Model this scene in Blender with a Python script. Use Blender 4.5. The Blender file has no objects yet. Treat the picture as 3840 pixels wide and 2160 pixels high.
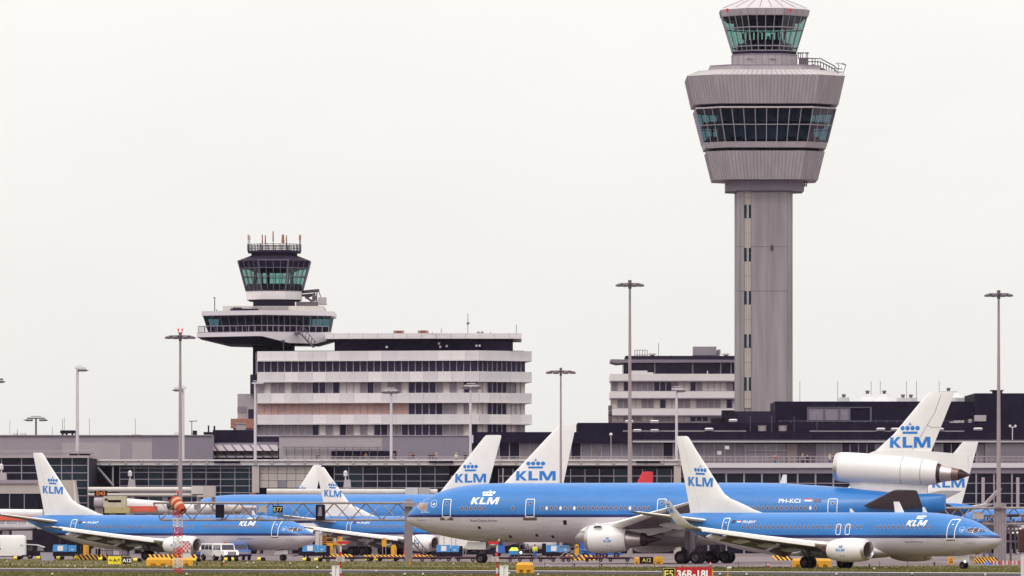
import bpy, bmesh, math, random
from mathutils import Vector, Matrix
random.seed(7)
HAZE = 0.000015
rad = math.radians
S = bpy.context.scene
COL = S.collection

# ---------------------------------------------------------------- camera, world, sun, exposure
F = 28000.0          # focal length in photo pixels (3840 wide)
HC = 4.0             # camera height, metres
HY = 1970.0          # horizon row in photo pixels
cam = bpy.data.cameras.new('camera'); camo = bpy.data.objects.new('camera', cam); COL.objects.link(camo)
camo.location = (0, 0, HC); camo.rotation_euler = (rad(90), 0, 0)
cam.sensor_width = 36.0; cam.lens = F*36.0/3840.0; cam.shift_y = (HY-1080.0)/3840.0
cam.clip_start = 1.0; cam.clip_end = 30000.0
S.camera = camo
S.render.resolution_x = 1024; S.render.resolution_y = 576
S.view_settings.view_transform = 'Standard'; S.view_settings.look = 'None'
S.view_settings.exposure = 0.0; S.view_settings.gamma = 1.0

W = bpy.data.worlds.new('World'); S.world = W; W.use_nodes = True
nt = W.node_tree; N = nt.nodes; L = nt.links; N.clear()
out = N.new('ShaderNodeOutputWorld'); bg = N.new('ShaderNodeBackground')
sky = N.new('ShaderNodeTexSky'); sky.sky_type = 'NISHITA'; sky.sun_disc = False
SUN_EL, SUN_AZ = 48.0, 205.0        # behind the camera, a little left
sky.sun_elevation = rad(SUN_EL); sky.sun_rotation = rad(SUN_AZ); sky.dust_density = 6.0; sky.air_density = 2.0
bright = N.new('ShaderNodeVectorMath'); bright.operation = 'SCALE'; bright.inputs['Scale'].default_value = 0.10
des = N.new('ShaderNodeHueSaturation'); des.inputs['Saturation'].default_value = 0.25
# thick overcast layer: brighter towards the zenith (CIE overcast distribution)
tc = N.new('ShaderNodeTexCoord'); sep = N.new('ShaderNodeSeparateXYZ')
mr = N.new('ShaderNodeMapRange'); mr.inputs['From Min'].default_value = 0.0; mr.inputs['From Max'].default_value = 1.0
mr.inputs['To Min'].default_value = 0.845; mr.inputs['To Max'].default_value = 1.80
mrb = N.new('ShaderNodeMapRange'); mrb.inputs['From Max'].default_value = 0.075; mrb.inputs['To Min'].default_value = 0.0; mrb.inputs['To Max'].default_value = 0.075
mra = N.new('ShaderNodeMath'); mra.operation = 'ADD'
noi = N.new('ShaderNodeTexNoise'); noi.inputs['Scale'].default_value = 2.2; noi.inputs['Detail'].default_value = 4
nmr = N.new('ShaderNodeMapRange'); nmr.inputs['To Min'].default_value = 0.93; nmr.inputs['To Max'].default_value = 1.07
mul = N.new('ShaderNodeMath'); mul.operation = 'MULTIPLY'
tint = N.new('ShaderNodeVectorMath'); tint.operation = 'SCALE'
tint.inputs[0].default_value = (1.0, 0.983, 0.948)
add = N.new('ShaderNodeVectorMath'); add.operation = 'ADD'
L.new(tc.outputs['Generated'], sep.inputs[0]); L.new(sep.outputs['Z'], mr.inputs['Value'])
noj = N.new('ShaderNodeTexNoise'); noj.inputs['Scale'].default_value = 15.0; noj.inputs['Detail'].default_value = 5
mpj = N.new('ShaderNodeMapping'); mpj.inputs['Scale'].default_value = (1, 1, 2.5); L.new(tc.outputs['Generated'], mpj.inputs[0]); L.new(mpj.outputs[0], noj.inputs['Vector'])
adj = N.new('ShaderNodeMath'); adj.operation = 'MULTIPLY_ADD'; adj.inputs[1].default_value = 0.7
L.new(noj.outputs['Fac'], adj.inputs[0])
L.new(tc.outputs['Generated'], noi.inputs['Vector']); L.new(noi.outputs['Fac'], adj.inputs[2]); L.new(adj.outputs[0], nmr.inputs['Value'])
nmr.inputs['From Min'].default_value = 0.35; nmr.inputs['From Max'].default_value = 1.35
L.new(sep.outputs['Z'], mrb.inputs['Value']); L.new(mr.outputs[0], mra.inputs[0]); L.new(mrb.outputs[0], mra.inputs[1]); L.new(mra.outputs[0], mul.inputs[0]); L.new(nmr.outputs[0], mul.inputs[1])
L.new(mul.outputs[0], tint.inputs['Scale'])
L.new(sky.outputs['Color'], des.inputs['Color']); L.new(des.outputs['Color'], bright.inputs[0])
bright.inputs['Scale'].default_value = 0.01
L.new(tint.outputs[0], add.inputs[0]); L.new(bright.outputs[0], add.inputs[1])
L.new(add.outputs[0], bg.inputs['Color']); bg.inputs['Strength'].default_value = 1.0
L.new(bg.outputs[0], out.inputs['Surface'])

sl = bpy.data.lights.new('sun', 'SUN'); sl.energy = 0.9; sl.angle = rad(14); sl.color = (1.0, 0.975, 0.95)
slo = bpy.data.objects.new('sun', sl); COL.objects.link(slo)
slo.rotation_euler = (rad(90-SUN_EL), 0, rad(-25)); slo.location = (0, 0, 200)

# ---------------------------------------------------------------- materials
def lin(c):
    c = c/255.0
    return c/12.92 if c <= 0.04045 else ((c+0.055)/1.055)**2.4
def rgb(r, g, b): return (lin(r), lin(g), lin(b), 1.0)
MATS = {}
def mat(name, col, rough=0.6, metal=0.0, var=0.12, scale=1.5, bump=0.0, coat=0.0, spec=0.5, stretch=(1,1,1)):
    if name in MATS: return MATS[name]
    m = bpy.data.materials.new(name); m.use_nodes = True; n = m.node_tree.nodes; l = m.node_tree.links
    b = n['Principled BSDF']
    b.inputs['Roughness'].default_value = rough; b.inputs['Metallic'].default_value = metal
    b.inputs['Coat Weight'].default_value = coat; b.inputs['Coat Roughness'].default_value = 0.12
    b.inputs['Specular IOR Level'].default_value = spec
    tcn = n.new('ShaderNodeTexCoord'); mp = n.new('ShaderNodeMapping'); mp.inputs['Scale'].default_value = stretch
    tx = n.new('ShaderNodeTexNoise'); tx.inputs['Scale'].default_value = scale; tx.inputs['Detail'].default_value = 6
    r = n.new('ShaderNodeValToRGB')
    c = col
    lo = tuple(max(0, v*(1-var)) for v in c[:3])+(1,); hi = tuple(min(1, v*(1+var)) for v in c[:3])+(1,)
    r.color_ramp.elements[0].position = 0.3; r.color_ramp.elements[0].color = lo
    r.color_ramp.elements[1].position = 0.7; r.color_ramp.elements[1].color = hi
    l.new(tcn.outputs['Object'], mp.inputs[0]); l.new(mp.outputs[0], tx.inputs['Vector'])
    l.new(tx.outputs['Fac'], r.inputs['Fac']); l.new(r.outputs['Color'], b.inputs['Base Color'])
    if bump:
        bp = n.new('ShaderNodeBump'); bp.inputs['Strength'].default_value = bump; bp.inputs['Distance'].default_value = 0.05
        l.new(tx.outputs['Fac'], bp.inputs['Height']); l.new(bp.outputs[0], b.inputs['Normal'])
    MATS[name] = m
    return m
def emis(name, col, st):
    if name in MATS: return MATS[name]
    m = bpy.data.materials.new(name); m.use_nodes = True; b = m.node_tree.nodes['Principled BSDF']
    b.inputs['Base Color'].default_value = (0.8, 0.8, 0.75, 1)
    b.inputs['Emission Color'].default_value = col; b.inputs['Emission Strength'].default_value = st
    MATS[name] = m; return m
def glass(name, col, fac=0.35, rough=0.05):
    """tinted see-through glazing: transparent tint + mirror-like sheen"""
    m = bpy.data.materials.new(name); m.use_nodes = True; n = m.node_tree.nodes; l = m.node_tree.links; n.clear()
    o = n.new('ShaderNodeOutputMaterial'); t = n.new('ShaderNodeBsdfTransparent'); t.inputs[0].default_value = col
    g = n.new('ShaderNodeBsdfGlossy'); g.inputs['Roughness'].default_value = rough; g.inputs[0].default_value = (0.8, 0.85, 0.9, 1)
    fr = n.new('ShaderNodeLayerWeight'); fr.inputs[0].default_value = 0.25
    ma = n.new('ShaderNodeMath'); ma.operation = 'MULTIPLY'; ma.inputs[1].default_value = fac
    mx = n.new('ShaderNodeMixShader')
    l.new(fr.outputs['Fresnel'], ma.inputs[0]); l.new(ma.outputs[0], mx.inputs[0])
    l.new(t.outputs[0], mx.inputs[1]); l.new(g.outputs[0], mx.inputs[2]); l.new(mx.outputs[0], o.inputs[0])
    MATS[name] = m; return m

WHITE = mat('white_paint', rgb(222, 218, 217), 0.42, var=0.04, scale=0.6, coat=0.15)
WHITE2 = mat('white_weathered', rgb(208, 204, 206), 0.55, var=0.06, scale=0.9)
CREAM = mat('cream_panel', rgb(190, 182, 178), 0.7, var=0.07, scale=0.8)
BEIGE = mat('beige_panel', rgb(172, 160, 155), 0.7, var=0.06, scale=0.5)
GREY = mat('grey_cladding', rgb(142, 132, 142), 0.7, var=0.05, scale=0.4)
GREY2 = mat('grey_cladding_dark', rgb(124, 115, 128), 0.7, var=0.05, scale=0.4)
GREY3 = mat('grey_cladding_light', rgb(158, 147, 152), 0.7, var=0.05, scale=0.4)
LGREY = mat('light_grey_panel', rgb(200, 193, 196), 0.6, var=0.06, scale=0.5, stretch=(1, 1, .4))
LGREY2 = mat('light_grey_panel_b', rgb(196, 189, 194), 0.6, var=0.03, scale=0.3)
LGREY3 = mat('light_grey_panel_c', rgb(213, 206, 207), 0.6, var=0.03, scale=0.3)
STEEL = mat('galvanised_steel', rgb(150, 138, 140), 0.5, 0.3, var=0.12, scale=2)
STEELD = mat('dark_steel', rgb(92, 80, 88), 0.5, 0.3, var=0.15, scale=2)
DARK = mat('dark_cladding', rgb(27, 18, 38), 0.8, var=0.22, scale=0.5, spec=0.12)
DARK2 = mat('dark_cladding_b', rgb(40, 31, 50), 0.7, var=0.2, scale=0.4, spec=0.15)
BLACK = mat('black_rubber', rgb(22, 14, 26), 0.8, var=0.2, scale=3, spec=0.12)
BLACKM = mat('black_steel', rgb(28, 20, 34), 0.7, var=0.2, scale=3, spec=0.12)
CONC = mat('concrete_shaft', rgb(140, 132, 136), 0.9, var=0.2, scale=0.22, stretch=(3, 3, 0.22), spec=0.2)
ALU = mat('drum_cladding', rgb(156, 147, 152), 0.6, 0.05, var=0.12, scale=0.5, stretch=(1.6, 1.6, .25))
ALUL = mat('drum_roof_metal', rgb(186, 178, 180), 0.45, 0.2, var=0.05, scale=0.3)
METAL = mat('bare_metal', rgb(196, 186, 186), 0.32, 0.85, var=0.10, scale=2)
METALB = mat('burnt_metal', rgb(120, 98, 96), 0.42, 0.7, var=0.2, scale=2)
METALD = mat('dark_nozzle_metal', rgb(70, 52, 56), 0.5, 0.6, var=0.2, scale=2)
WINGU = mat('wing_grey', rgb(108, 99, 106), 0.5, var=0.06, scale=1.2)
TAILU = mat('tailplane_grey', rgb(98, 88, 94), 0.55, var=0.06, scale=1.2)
WINGL = mat('wing_leading_edge', rgb(238, 234, 232), 0.4, 0.0, var=0.04, scale=1.2)
YEL = mat('yellow_paint', rgb(212, 152, 16), 0.55, var=0.12, scale=2)
YELD = mat('yellow_paint_shade', rgb(196, 132, 18), 0.6, var=0.15, scale=2)
YELS = mat('sign_yellow', rgb(236, 214, 40), 0.5, var=0.04, scale=2)
RED = mat('red_paint', rgb(196, 34, 44), 0.5, var=0.1, scale=2)
REDS = mat('sign_red', rgb(176, 12, 26), 0.45, var=0.05, scale=2)
ORANGE = mat('orange_band', rgb(208, 84, 58), 0.5, var=0.06, scale=1)
SOCKO = mat('sock_orange', rgb(168, 62, 44), 0.9, var=0.08, scale=3)
SOCKW = mat('sock_white', rgb(204, 156, 118), 0.9, var=0.08, scale=3)
BLUE = None
BLUEL = mat('logo_blue', (0.012, 0.17, 0.52, 1), 0.4, var=0.03)
NAVY = mat('navy', (0.006, 0.012, 0.11, 1), 0.35, var=0.05)
CARTB = mat('cart_blue', rgb(52, 128, 190), 0.5, var=0.12, scale=2)
VANB = mat('van_blue', rgb(28, 92, 176), 0.35, var=0.05, scale=2, coat=0.4)
TXTW = mat('lettering_white', rgb(240, 240, 238), 0.5, var=0.01)
TXTY = mat('lettering_yellow', rgb(226, 210, 104), 0.5, var=0.02)
TXTO = mat('lettering_amber', rgb(226, 120, 30), 0.5, var=0.02)
TXTD = mat('lettering_dark', rgb(44, 30, 90), 0.5, var=0.02)
WINP = mat('cabin_window_pane', rgb(92, 84, 98), 0.2, var=0.25, scale=1.3)
WINF = mat('cabin_window_frame', rgb(132, 136, 164), 0.35, 0.3, var=0.05)
WINW = mat('cabin_window_shade', rgb(232, 226, 215), 0.5, var=0.03)
COCK = mat('cockpit_glass', rgb(56, 48, 66), 0.12, var=0.3, scale=2)
TANG = mat('cockpit_glass_tan', rgb(150, 122, 108), 0.2, var=0.35, scale=2)
GDARK = mat('pier_glass', rgb(18, 15, 32), 0.25, var=0.4, scale=0.25, spec=0.2)
GGREEN = mat('pier_glass_green', rgb(28, 40, 50), 0.2, var=0.4, scale=0.25, spec=0.2)
GOFF = mat('office_glass', rgb(42, 30, 60), 0.2, var=0.2, scale=0.5, spec=0.2)
GMID = mat('window_blind_grey', rgb(124, 113, 122), 0.4, var=0.15, scale=0.8)
GLITE = mat('window_curtain', rgb(188, 178, 176), 0.6, var=0.12, scale=1.2)
GTAN = mat('window_poster_tan', rgb(176, 136, 128), 0.6, var=0.12, scale=0.4)
BRICK = mat('brown_brick', rgb(150, 100, 84), 0.8, var=0.15, scale=2)
SKIN = mat('skin', rgb(160, 112, 96), 0.6, var=0.05)
HIVIS = mat('hivis_yellow', rgb(215, 225, 70), 0.7, var=0.05)
GREENG = glass('green_cab_glass', (0.40, 0.60, 0.56, 1), 0.3)
GREEND = glass('smoked_cab_glass', (0.25, 0.38, 0.42, 1), 0.3)
LAMP = emis('lit_lamp', (1.0, 0.95, 0.8, 1), 6.0)
REDL = mat('red_lens', rgb(214, 24, 30), 0.3, var=0.02)
SEAM = mat('cladding_seam', rgb(132, 123, 128), 0.7, var=0.05)
INTB = mat('dim_interior', rgb(146, 138, 158), 0.8, var=0.35, scale=0.4, spec=0.1)
HUB = mat('wheel_hub', rgb(72, 58, 62), 0.5, 0.4, var=0.1)
TRIM = mat('mullion_grey', rgb(150, 142, 152), 0.5, 0.2, var=0.05)
TRIMD = mat('mullion_dark', rgb(92, 86, 102), 0.5, 0.2, var=0.05)

# ---------------------------------------------------------------- mesh builder
class MB:
    def __init__(s): s.v = []; s.f = []; s.m = []
    def add(s, vs, fs, mi=0):
        o = len(s.v); s.v += [tuple(v) for v in vs]
        for f in fs: s.f.append([i+o for i in f]); s.m.append(mi)
        return s
    def box(s, x0, x1, y0, y1, z0, z1, mi=0):
        vs = [(x0,y0,z0),(x1,y0,z0),(x1,y1,z0),(x0,y1,z0),(x0,y0,z1),(x1,y0,z1),(x1,y1,z1),(x0,y1,z1)]
        return s.add(vs, [(0,3,2,1),(4,5,6,7),(0,1,5,4),(1,2,6,5),(2,3,7,6),(3,0,4,7)], mi)
    def prism(s, poly, z0, z1, mi=0, top=None):
        """poly in xy; top = another polygon of the same length for a taper"""
        top = top or poly; n = len(poly)
        vs = [(x,y,z0) for x,y in poly]+[(x,y,z1) for x,y in top]
        fs = [(i,(i+1)%n,(i+1)%n+n,i+n) for i in range(n)]+[tuple(range(n))[::-1], tuple(range(n,2*n))]
        return s.add(vs, fs, mi)
    def plate(s, poly, y0, y1, mi=0):
        """poly in xz, thickness along y"""
        n = len(poly)
        vs = [(x,y0,z) for x,z in poly]+[(x,y1,z) for x,z in poly]
        fs = [(i,(i+1)%n,(i+1)%n+n,i+n) for i in range(n)]+[tuple(range(n))[::-1], tuple(range(n,2*n))]
        return s.add(vs, fs, mi)
    def tube(s, p0, p1, r0, r1=None, n=8, mi=0, cap=True):
        r1 = r0 if r1 is None else r1
        p0 = Vector(p0); p1 = Vector(p1); d = (p1-p0)
        if d.length < 1e-6: return s
        d.normalize(); a = d.orthogonal().normalized(); b = d.cross(a)
        vs = []
        for p, r in ((p0, r0), (p1, r1)):
            for i in range(n):
                t = 2*math.pi*(i+0.5)/n; vs.append(p+a*(r*math.cos(t))+b*(r*math.sin(t)))
        fs = [(i,(i+1)%n,(i+1)%n+n,i+n) for i in range(n)]
        if cap: fs += [tuple(range(n))[::-1], tuple(range(n,2*n))]
        return s.add(vs, fs, mi)
    def path(s, pts, r, n=6, mi=0):
        for a, b in zip(pts[:-1], pts[1:]): s.tube(a, b, r, n=n, mi=mi)
        return s
    def loft(s, rings, cap0=True, cap1=True, mi=0, closed=True):
        n = len(rings[0]); vs = [p for r in rings for p in r]; fs = []
        for j in range(len(rings)-1):
            for i in range(n if closed else n-1):
                k = (i+1) % n
                fs.append((j*n+i, j*n+k, (j+1)*n+k, (j+1)*n+i))
        if cap0: fs.append(tuple(range(n))[::-1])
        if cap1: fs.append(tuple(range((len(rings)-1)*n, len(rings)*n)))
        return s.add(vs, fs, mi)
    def lathe(s, prof, org, ax=(1,0,0), n=32, mi=0, zs=1.0, flat=0.0, cap0=False, cap1=False):
        """prof [(t, r)] along ax from org; flat squashes the lower half"""
        ax = Vector(ax).normalized(); org = Vector(org)
        up = Vector((0,0,1)) if abs(ax.z) < 0.9 else Vector((1,0,0))
        sd = ax.cross(up).normalized(); up = sd.cross(ax).normalized(); rings = []
        for t, r in prof:
            ring = []
            for i in range(n):
                a = 2*math.pi*i/n; c = math.cos(a); q = math.sin(a)
                q2 = q*zs*(1-flat if q < 0 else 1)
                ring.append(org+ax*t+sd*(r*c)+up*(r*q2))
            rings.append(ring)
        return s.loft(rings, cap0, cap1, mi)
    def disc(s, c, r, nrm=(0,-1,0), n=16, mi=0):
        d = Vector(nrm).normalized(); a = d.orthogonal().normalized(); b = d.cross(a); c = Vector(c)
        return s.add([c+a*(r*math.cos(2*math.pi*i/n))+b*(r*math.sin(2*math.pi*i/n)) for i in range(n)], [tuple(range(n))], mi)
    def build(s, name, mats, parent=None, smooth=0, label=None):
        me = bpy.data.meshes.new(name); me.from_pydata([tuple(v) for v in s.v], [], s.f)
        for m in (mats if isinstance(mats, (list, tuple)) else [mats]): me.materials.append(m)
        me.polygons.foreach_set('material_index', s.m)
        if smooth:
            me.polygons.foreach_set('use_smooth', [True]*len(me.polygons)); me.update()
            me.set_sharp_from_angle(angle=rad(smooth))
        me.update()
        o = bpy.data.objects.new(name, me); COL.objects.link(o)
        if parent: o.parent = parent
        if label: o['label'] = label
        return o
def tag(o, label, cat, group=None):
    o['label'] = label; o['category'] = cat
    if group: o['group'] = group
    return o
def thing(name, label, cat, loc=(0,0,0), rz=0.0, group=None):
    o = bpy.data.objects.new(name, None); COL.objects.link(o); o.empty_display_size = 0.5
    o.location = loc; o.rotation_euler = (0, 0, rz); return tag(o, label, cat, group)
def struct(name, mb, m, kind='structure'):
    o = mb.build(name, m); o['kind'] = kind; return o
def dup(root, loc=None, rz=None, label=None, group=None):
    r = root.copy(); COL.objects.link(r)
    if loc is not None: r.location = loc
    if rz is not None: r.rotation_euler = (0, 0, rz)
    if label: r['label'] = label
    if group: r['group'] = group
    for c in list(root.children):
        d = c.copy(); COL.objects.link(d); d.parent = r
        for g in list(c.children):
            e = g.copy(); COL.objects.link(e); e.parent = d
    return r
class Fr:
    """a frontal working plane at depth D; converts the photo's measurements to metres from its own base point"""
    def __init__(s, px0, D): s.px0 = px0; s.D = D; s.k = F/D; s.X = (px0-1920)*D/F
    def x(s, px): return (px-s.px0)/s.k
    def z(s, py): return HC-(py-HY)/s.k
    def w(s, n): return n/s.k
    def loc(s): return (s.X, s.D, 0)
def GP(px, D): return ((px-1920)*D/F, D)
def Dof(py): return HC*F/(py-HY)         # depth of the ground point seen on photo row py

# ---------------------------------------------------------------- lettering
def text_bm(txt, h, bold=0.0, shear=0.0, space=1.0):
    cu = bpy.data.curves.new('t', 'FONT'); cu.body = txt; cu.size = 1.0; cu.offset = bold; cu.shear = shear; cu.space_character = space
    cu.resolution_u = 3
    ob = bpy.data.objects.new('t', cu); COL.objects.link(ob)
    me = bpy.data.meshes.new_from_object(ob)
    bpy.data.objects.remove(ob); bpy.data.curves.remove(cu)
    bm = bmesh.new(); bm.from_mesh(me); bpy.data.meshes.remove(me)
    xs = [v.co.x for v in bm.verts]; ys = [v.co.y for v in bm.verts]
    capz = 0.70
    for v in bm.verts: v.co.x = (v.co.x-min(xs))*h/capz; v.co.y = v.co.y*h/capz; v.co.z = 0
    return bm, (max(xs)-min(xs))*h/capz
def polys_bm(polys):
    bm = bmesh.new()
    for p in polys:
        vs = [bm.verts.new((x, y, 0)) for x, y in p]; bm.faces.new(vs)
    bm.normal_update(); bmesh.ops.triangulate(bm, faces=bm.faces[:])
    return bm
def circ(cx, cy, r, n=14, ry=None): return [(cx+r*math.cos(2*math.pi*i/n), cy+(ry or r)*math.sin(2*math.pi*i/n)) for i in range(n)]
def klm_polys(letters=True, crown=True):
    P = []
    if letters:
        P.append([(0,0),(.34,0),(.34,.38),(.72,0),(1.10,0),(.58,.52),(1.04,1),(.68,1),(.34,.6),(.34,1),(0,1)])
        P.append([(x+1.22, y) for x, y in [(0,0),(.93,0),(.93,.22),(.34,.22),(.34,1),(0,1)]])
        P.append([(x+2.28, y) for x, y in [(0,0),(.28,0),(.28,.66),(.62,0),(.90,0),(1.24,.66),(1.24,0),(1.55,0),(1.55,1),(1.10,1),(.77,.34),(.45,1),(0,1)]])
    if crown:
        P.append([(1.2,1.27),(2.62,1.27),(2.62,1.49),(1.2,1.49)])
        for cx in (1.2, 1.67, 2.16, 2.63): P.append(circ(cx, 1.8, .215))
        P.append([(1.885,2.0),(1.955,2.0),(1.955,2.34),(1.885,2.34)]); P.append([(1.76,2.13),(1.884,2.13),(1.884,2.2),(1.76,2.2)])
        P.append([(1.956,2.13),(2.08,2.13),(2.08,2.2),(1.956,2.2)])
    return P
def flat_decal(bm, name, m, parent, x0, z0, y, sx=1.0, sz=1.0, loc=None):
    """lettering on a flat face in the xz plane of its parent"""
    for v in bm.verts: v.co = Vector((x0+v.co.x*sx, y, z0+v.co.y*sz))
    me = bpy.data.meshes.new(name); bm.to_mesh(me); bm.free(); me.materials.append(m)
    o = bpy.data.objects.new(name, me); COL.objects.link(o); o.parent = parent
    return o
# ---------------------------------------------------------------- airliners
def interp(tab, s, k):
    if s <= tab[0][0]: return tab[0][k]
    for a, b in zip(tab[:-1], tab[1:]):
        if s <= b[0]:
            t = (s-a[0])/(b[0]-a[0]); return a[k]+(b[k]-a[k])*t
    return tab[-1][k]
def smooth_tab(tab, step=0.25):
    """Catmull-Rom resampling of [(s, v1, v2, ...)] (monotone in s)"""
    out = []; n = len(tab)
    for i in range(n-1):
        p1 = tab[i]; p2 = tab[i+1]; p0 = tab[i-1] if i > 0 else None; p3 = tab[i+2] if i+2 < n else None
        seg = p2[0]-p1[0]; m = max(1, int(math.ceil(seg/step)))
        for j in range(m):
            t = j/m; row = [p1[0]+seg*t]
            for k in range(1, len(p1)):
                d1 = (p2[k]-p0[k])/(p2[0]-p0[0])*seg if p0 else (p2[k]-p1[k])*1.35
                d2 = (p3[k]-p1[k])/(p3[0]-p1[0])*seg if p3 else (p2[k]-p1[k])
                h00 = 2*t**3-3*t**2+1; h10 = t**3-2*t**2+t; h01 = -2*t**3+3*t**2; h11 = t**3-t**2
                row.append(h00*p1[k]+h10*d1+h01*p2[k]+h11*d2)
            out.append(tuple(row))
    out.append(tuple(tab[-1])); return out

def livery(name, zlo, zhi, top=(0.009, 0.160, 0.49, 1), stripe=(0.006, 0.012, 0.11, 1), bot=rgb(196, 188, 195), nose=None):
    """paint scheme: light grey belly (colour darkened to deepen its shade), navy cheat line, blue crown - split by height on the hull"""
    m = bpy.data.materials.new(name); m.use_nodes = True; n = m.node_tree.nodes; l = m.node_tree.links
    b = n['Principled BSDF']; b.inputs['Roughness'].default_value = 0.42
    b.inputs['Coat Weight'].default_value = 0.12; b.inputs['Coat Roughness'].default_value = 0.2
    t = n.new('ShaderNodeTexCoord'); sp = n.new('ShaderNodeSeparateXYZ'); l.new(t.outputs['Object'], sp.inputs[0])
    def gt(v):
        g = n.new('ShaderNodeMath'); g.operation = 'GREATER_THAN'; g.inputs[1].default_value = v
        l.new(sp.outputs['Z'], g.inputs[0]); return g
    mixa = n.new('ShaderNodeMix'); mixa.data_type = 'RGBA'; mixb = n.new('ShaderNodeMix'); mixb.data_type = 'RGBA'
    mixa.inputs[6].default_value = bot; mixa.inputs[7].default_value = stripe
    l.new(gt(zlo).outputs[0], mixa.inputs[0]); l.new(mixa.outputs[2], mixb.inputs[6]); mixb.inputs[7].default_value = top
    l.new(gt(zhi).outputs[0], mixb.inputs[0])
    # faint grime and panel tone
    mp = n.new('ShaderNodeMapping'); mp.inputs['Scale'].default_value = (0.25, 1.2, 1.2); l.new(t.outputs['Object'], mp.inputs[0])
    no = n.new('ShaderNodeTexNoise'); no.inputs['Scale'].default_value = 2.0; no.inputs['Detail'].default_value = 8
    l.new(mp.outputs[0], no.inputs[0])
    r = n.new('ShaderNodeMapRange'); r.inputs['From Min'].default_value = 0.3; r.inputs['From Max'].default_value = 0.75
    r.inputs['To Min'].default_value = 1.03; r.inputs['To Max'].default_value = 0.84; l.new(no.outputs['Fac'], r.inputs[0])
    # circumferential skin joints every 2 m
    md = n.new('ShaderNodeMath'); md.operation = 'FRACT'; dv = n.new('ShaderNodeMath'); dv.operation = 'DIVIDE'; dv.inputs[1].default_value = 2.3
    l.new(sp.outputs['X'], dv.inputs[0]); l.new(dv.outputs[0], md.inputs[0])
    lt0 = n.new('ShaderNodeMath'); lt0.operation = 'LESS_THAN'; lt0.inputs[1].default_value = 0.012; l.new(md.outputs[0], lt0.inputs[0])
    dz_ = n.new('ShaderNodeMath'); dz_.operation = 'DIVIDE'; dz_.inputs[1].default_value = 1.13; fz_ = n.new('ShaderNodeMath'); fz_.operation = 'FRACT'
    lz_ = n.new('ShaderNodeMath'); lz_.operation = 'LESS_THAN'; lz_.inputs[1].default_value = 0.022; l.new(sp.outputs['Z'], dz_.inputs[0]); l.new(dz_.outputs[0], fz_.inputs[0]); l.new(fz_.outputs[0], lz_.inputs[0])
    lt = n.new('ShaderNodeMath'); lt.operation = 'MAXIMUM'; l.new(lt0.outputs[0], lt.inputs[0]); l.new(lz_.outputs[0], lt.inputs[1])
    sc = n.new('ShaderNodeMath'); sc.operation = 'MULTIPLY_ADD'; sc.inputs[1].default_value = -0.16; l.new(lt.outputs[0], sc.inputs[0]); l.new(r.outputs[0], sc.inputs[2])
    vm = n.new('ShaderNodeVectorMath'); vm.operation = 'SCALE'; l.new(mixb.outputs[2], vm.inputs[0]); l.new(sc.outputs[0], vm.inputs['Scale'])
    l.new(vm.outputs[0], b.inputs['Base Color']); return m

# hull tables: distance aft of the nose, top z, bottom z, half width
T737 = [(0,2.80,2.60,.02),(.12,2.99,2.30,.34),(.42,3.16,2.08,.66),(.9,3.36,1.84,.98),(1.39,3.56,1.68,1.22),(1.9,3.86,1.55,1.38),(2.4,4.16,1.45,1.50),(3.1,4.44,1.35,1.66),
        (4.2,4.72,1.25,1.79),(5.4,4.95,1.19,1.86),(7.0,5.12,1.16,1.88),(9.0,5.19,1.16,1.88),(24,5.19,1.16,1.88),(25.5,5.19,1.22,1.88),(27.7,5.19,1.45,1.86),
        (30.1,5.19,1.83,1.74),(32.3,5.19,2.38,1.5),(34.5,5.19,3.05,1.14),(36.2,5.12,3.68,.72),(37.3,5.02,4.12,.42),(37.95,4.86,4.42,.2)]
TMD = [(0,4.86,4.60,.03),(.25,5.25,4.28,.5),(.6,5.62,4.05,.85),(1.05,6.05,3.84,1.18),(2.25,6.86,3.36,1.78),(3.44,7.42,3.02,2.2),(5.23,7.96,2.66,2.62),
       (7.02,8.27,2.38,2.86),(9.2,8.43,2.23,2.98),(11.5,8.46,2.2,3.01),(38,8.46,2.2,3.01),(41.5,8.38,2.3,3.0),(44.5,8.22,2.6,2.9),(47.5,8.02,3.05,2.65),
       (51,7.76,3.75,2.15),(54.5,7.46,4.5,1.45),(57.5,7.3,5.15,.75),(58.9,7.24,5.45,.40),(59.12,7.16,5.55,.3)]
def twin_table(L, top, bot, hw):
    zc = (top+bot)/2; h = (top-bot)/2
    T = [(0,-.32,-.42,.01),(.004,-.20,-.52,.14),(.011,-.05,-.62,.3),(.02,.13,-.71,.42),(.038,.42,-.81,.6),(.062,.68,-.89,.77),(.1,.9,-.96,.92),(.14,.98,-.995,.99),(.18,1,-1,1),
         (.66,1,-1,1),(.72,1,-.93,.99),(.78,.985,-.75,.95),(.85,.96,-.42,.8),(.92,.93,.02,.5),(.97,.88,.4,.26),(1.0,.78,.6,.1)]
    return [(a*L, zc+b*h, zc+c*h, max(.02, d*hw)) for a, b, c, d in T]

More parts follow.
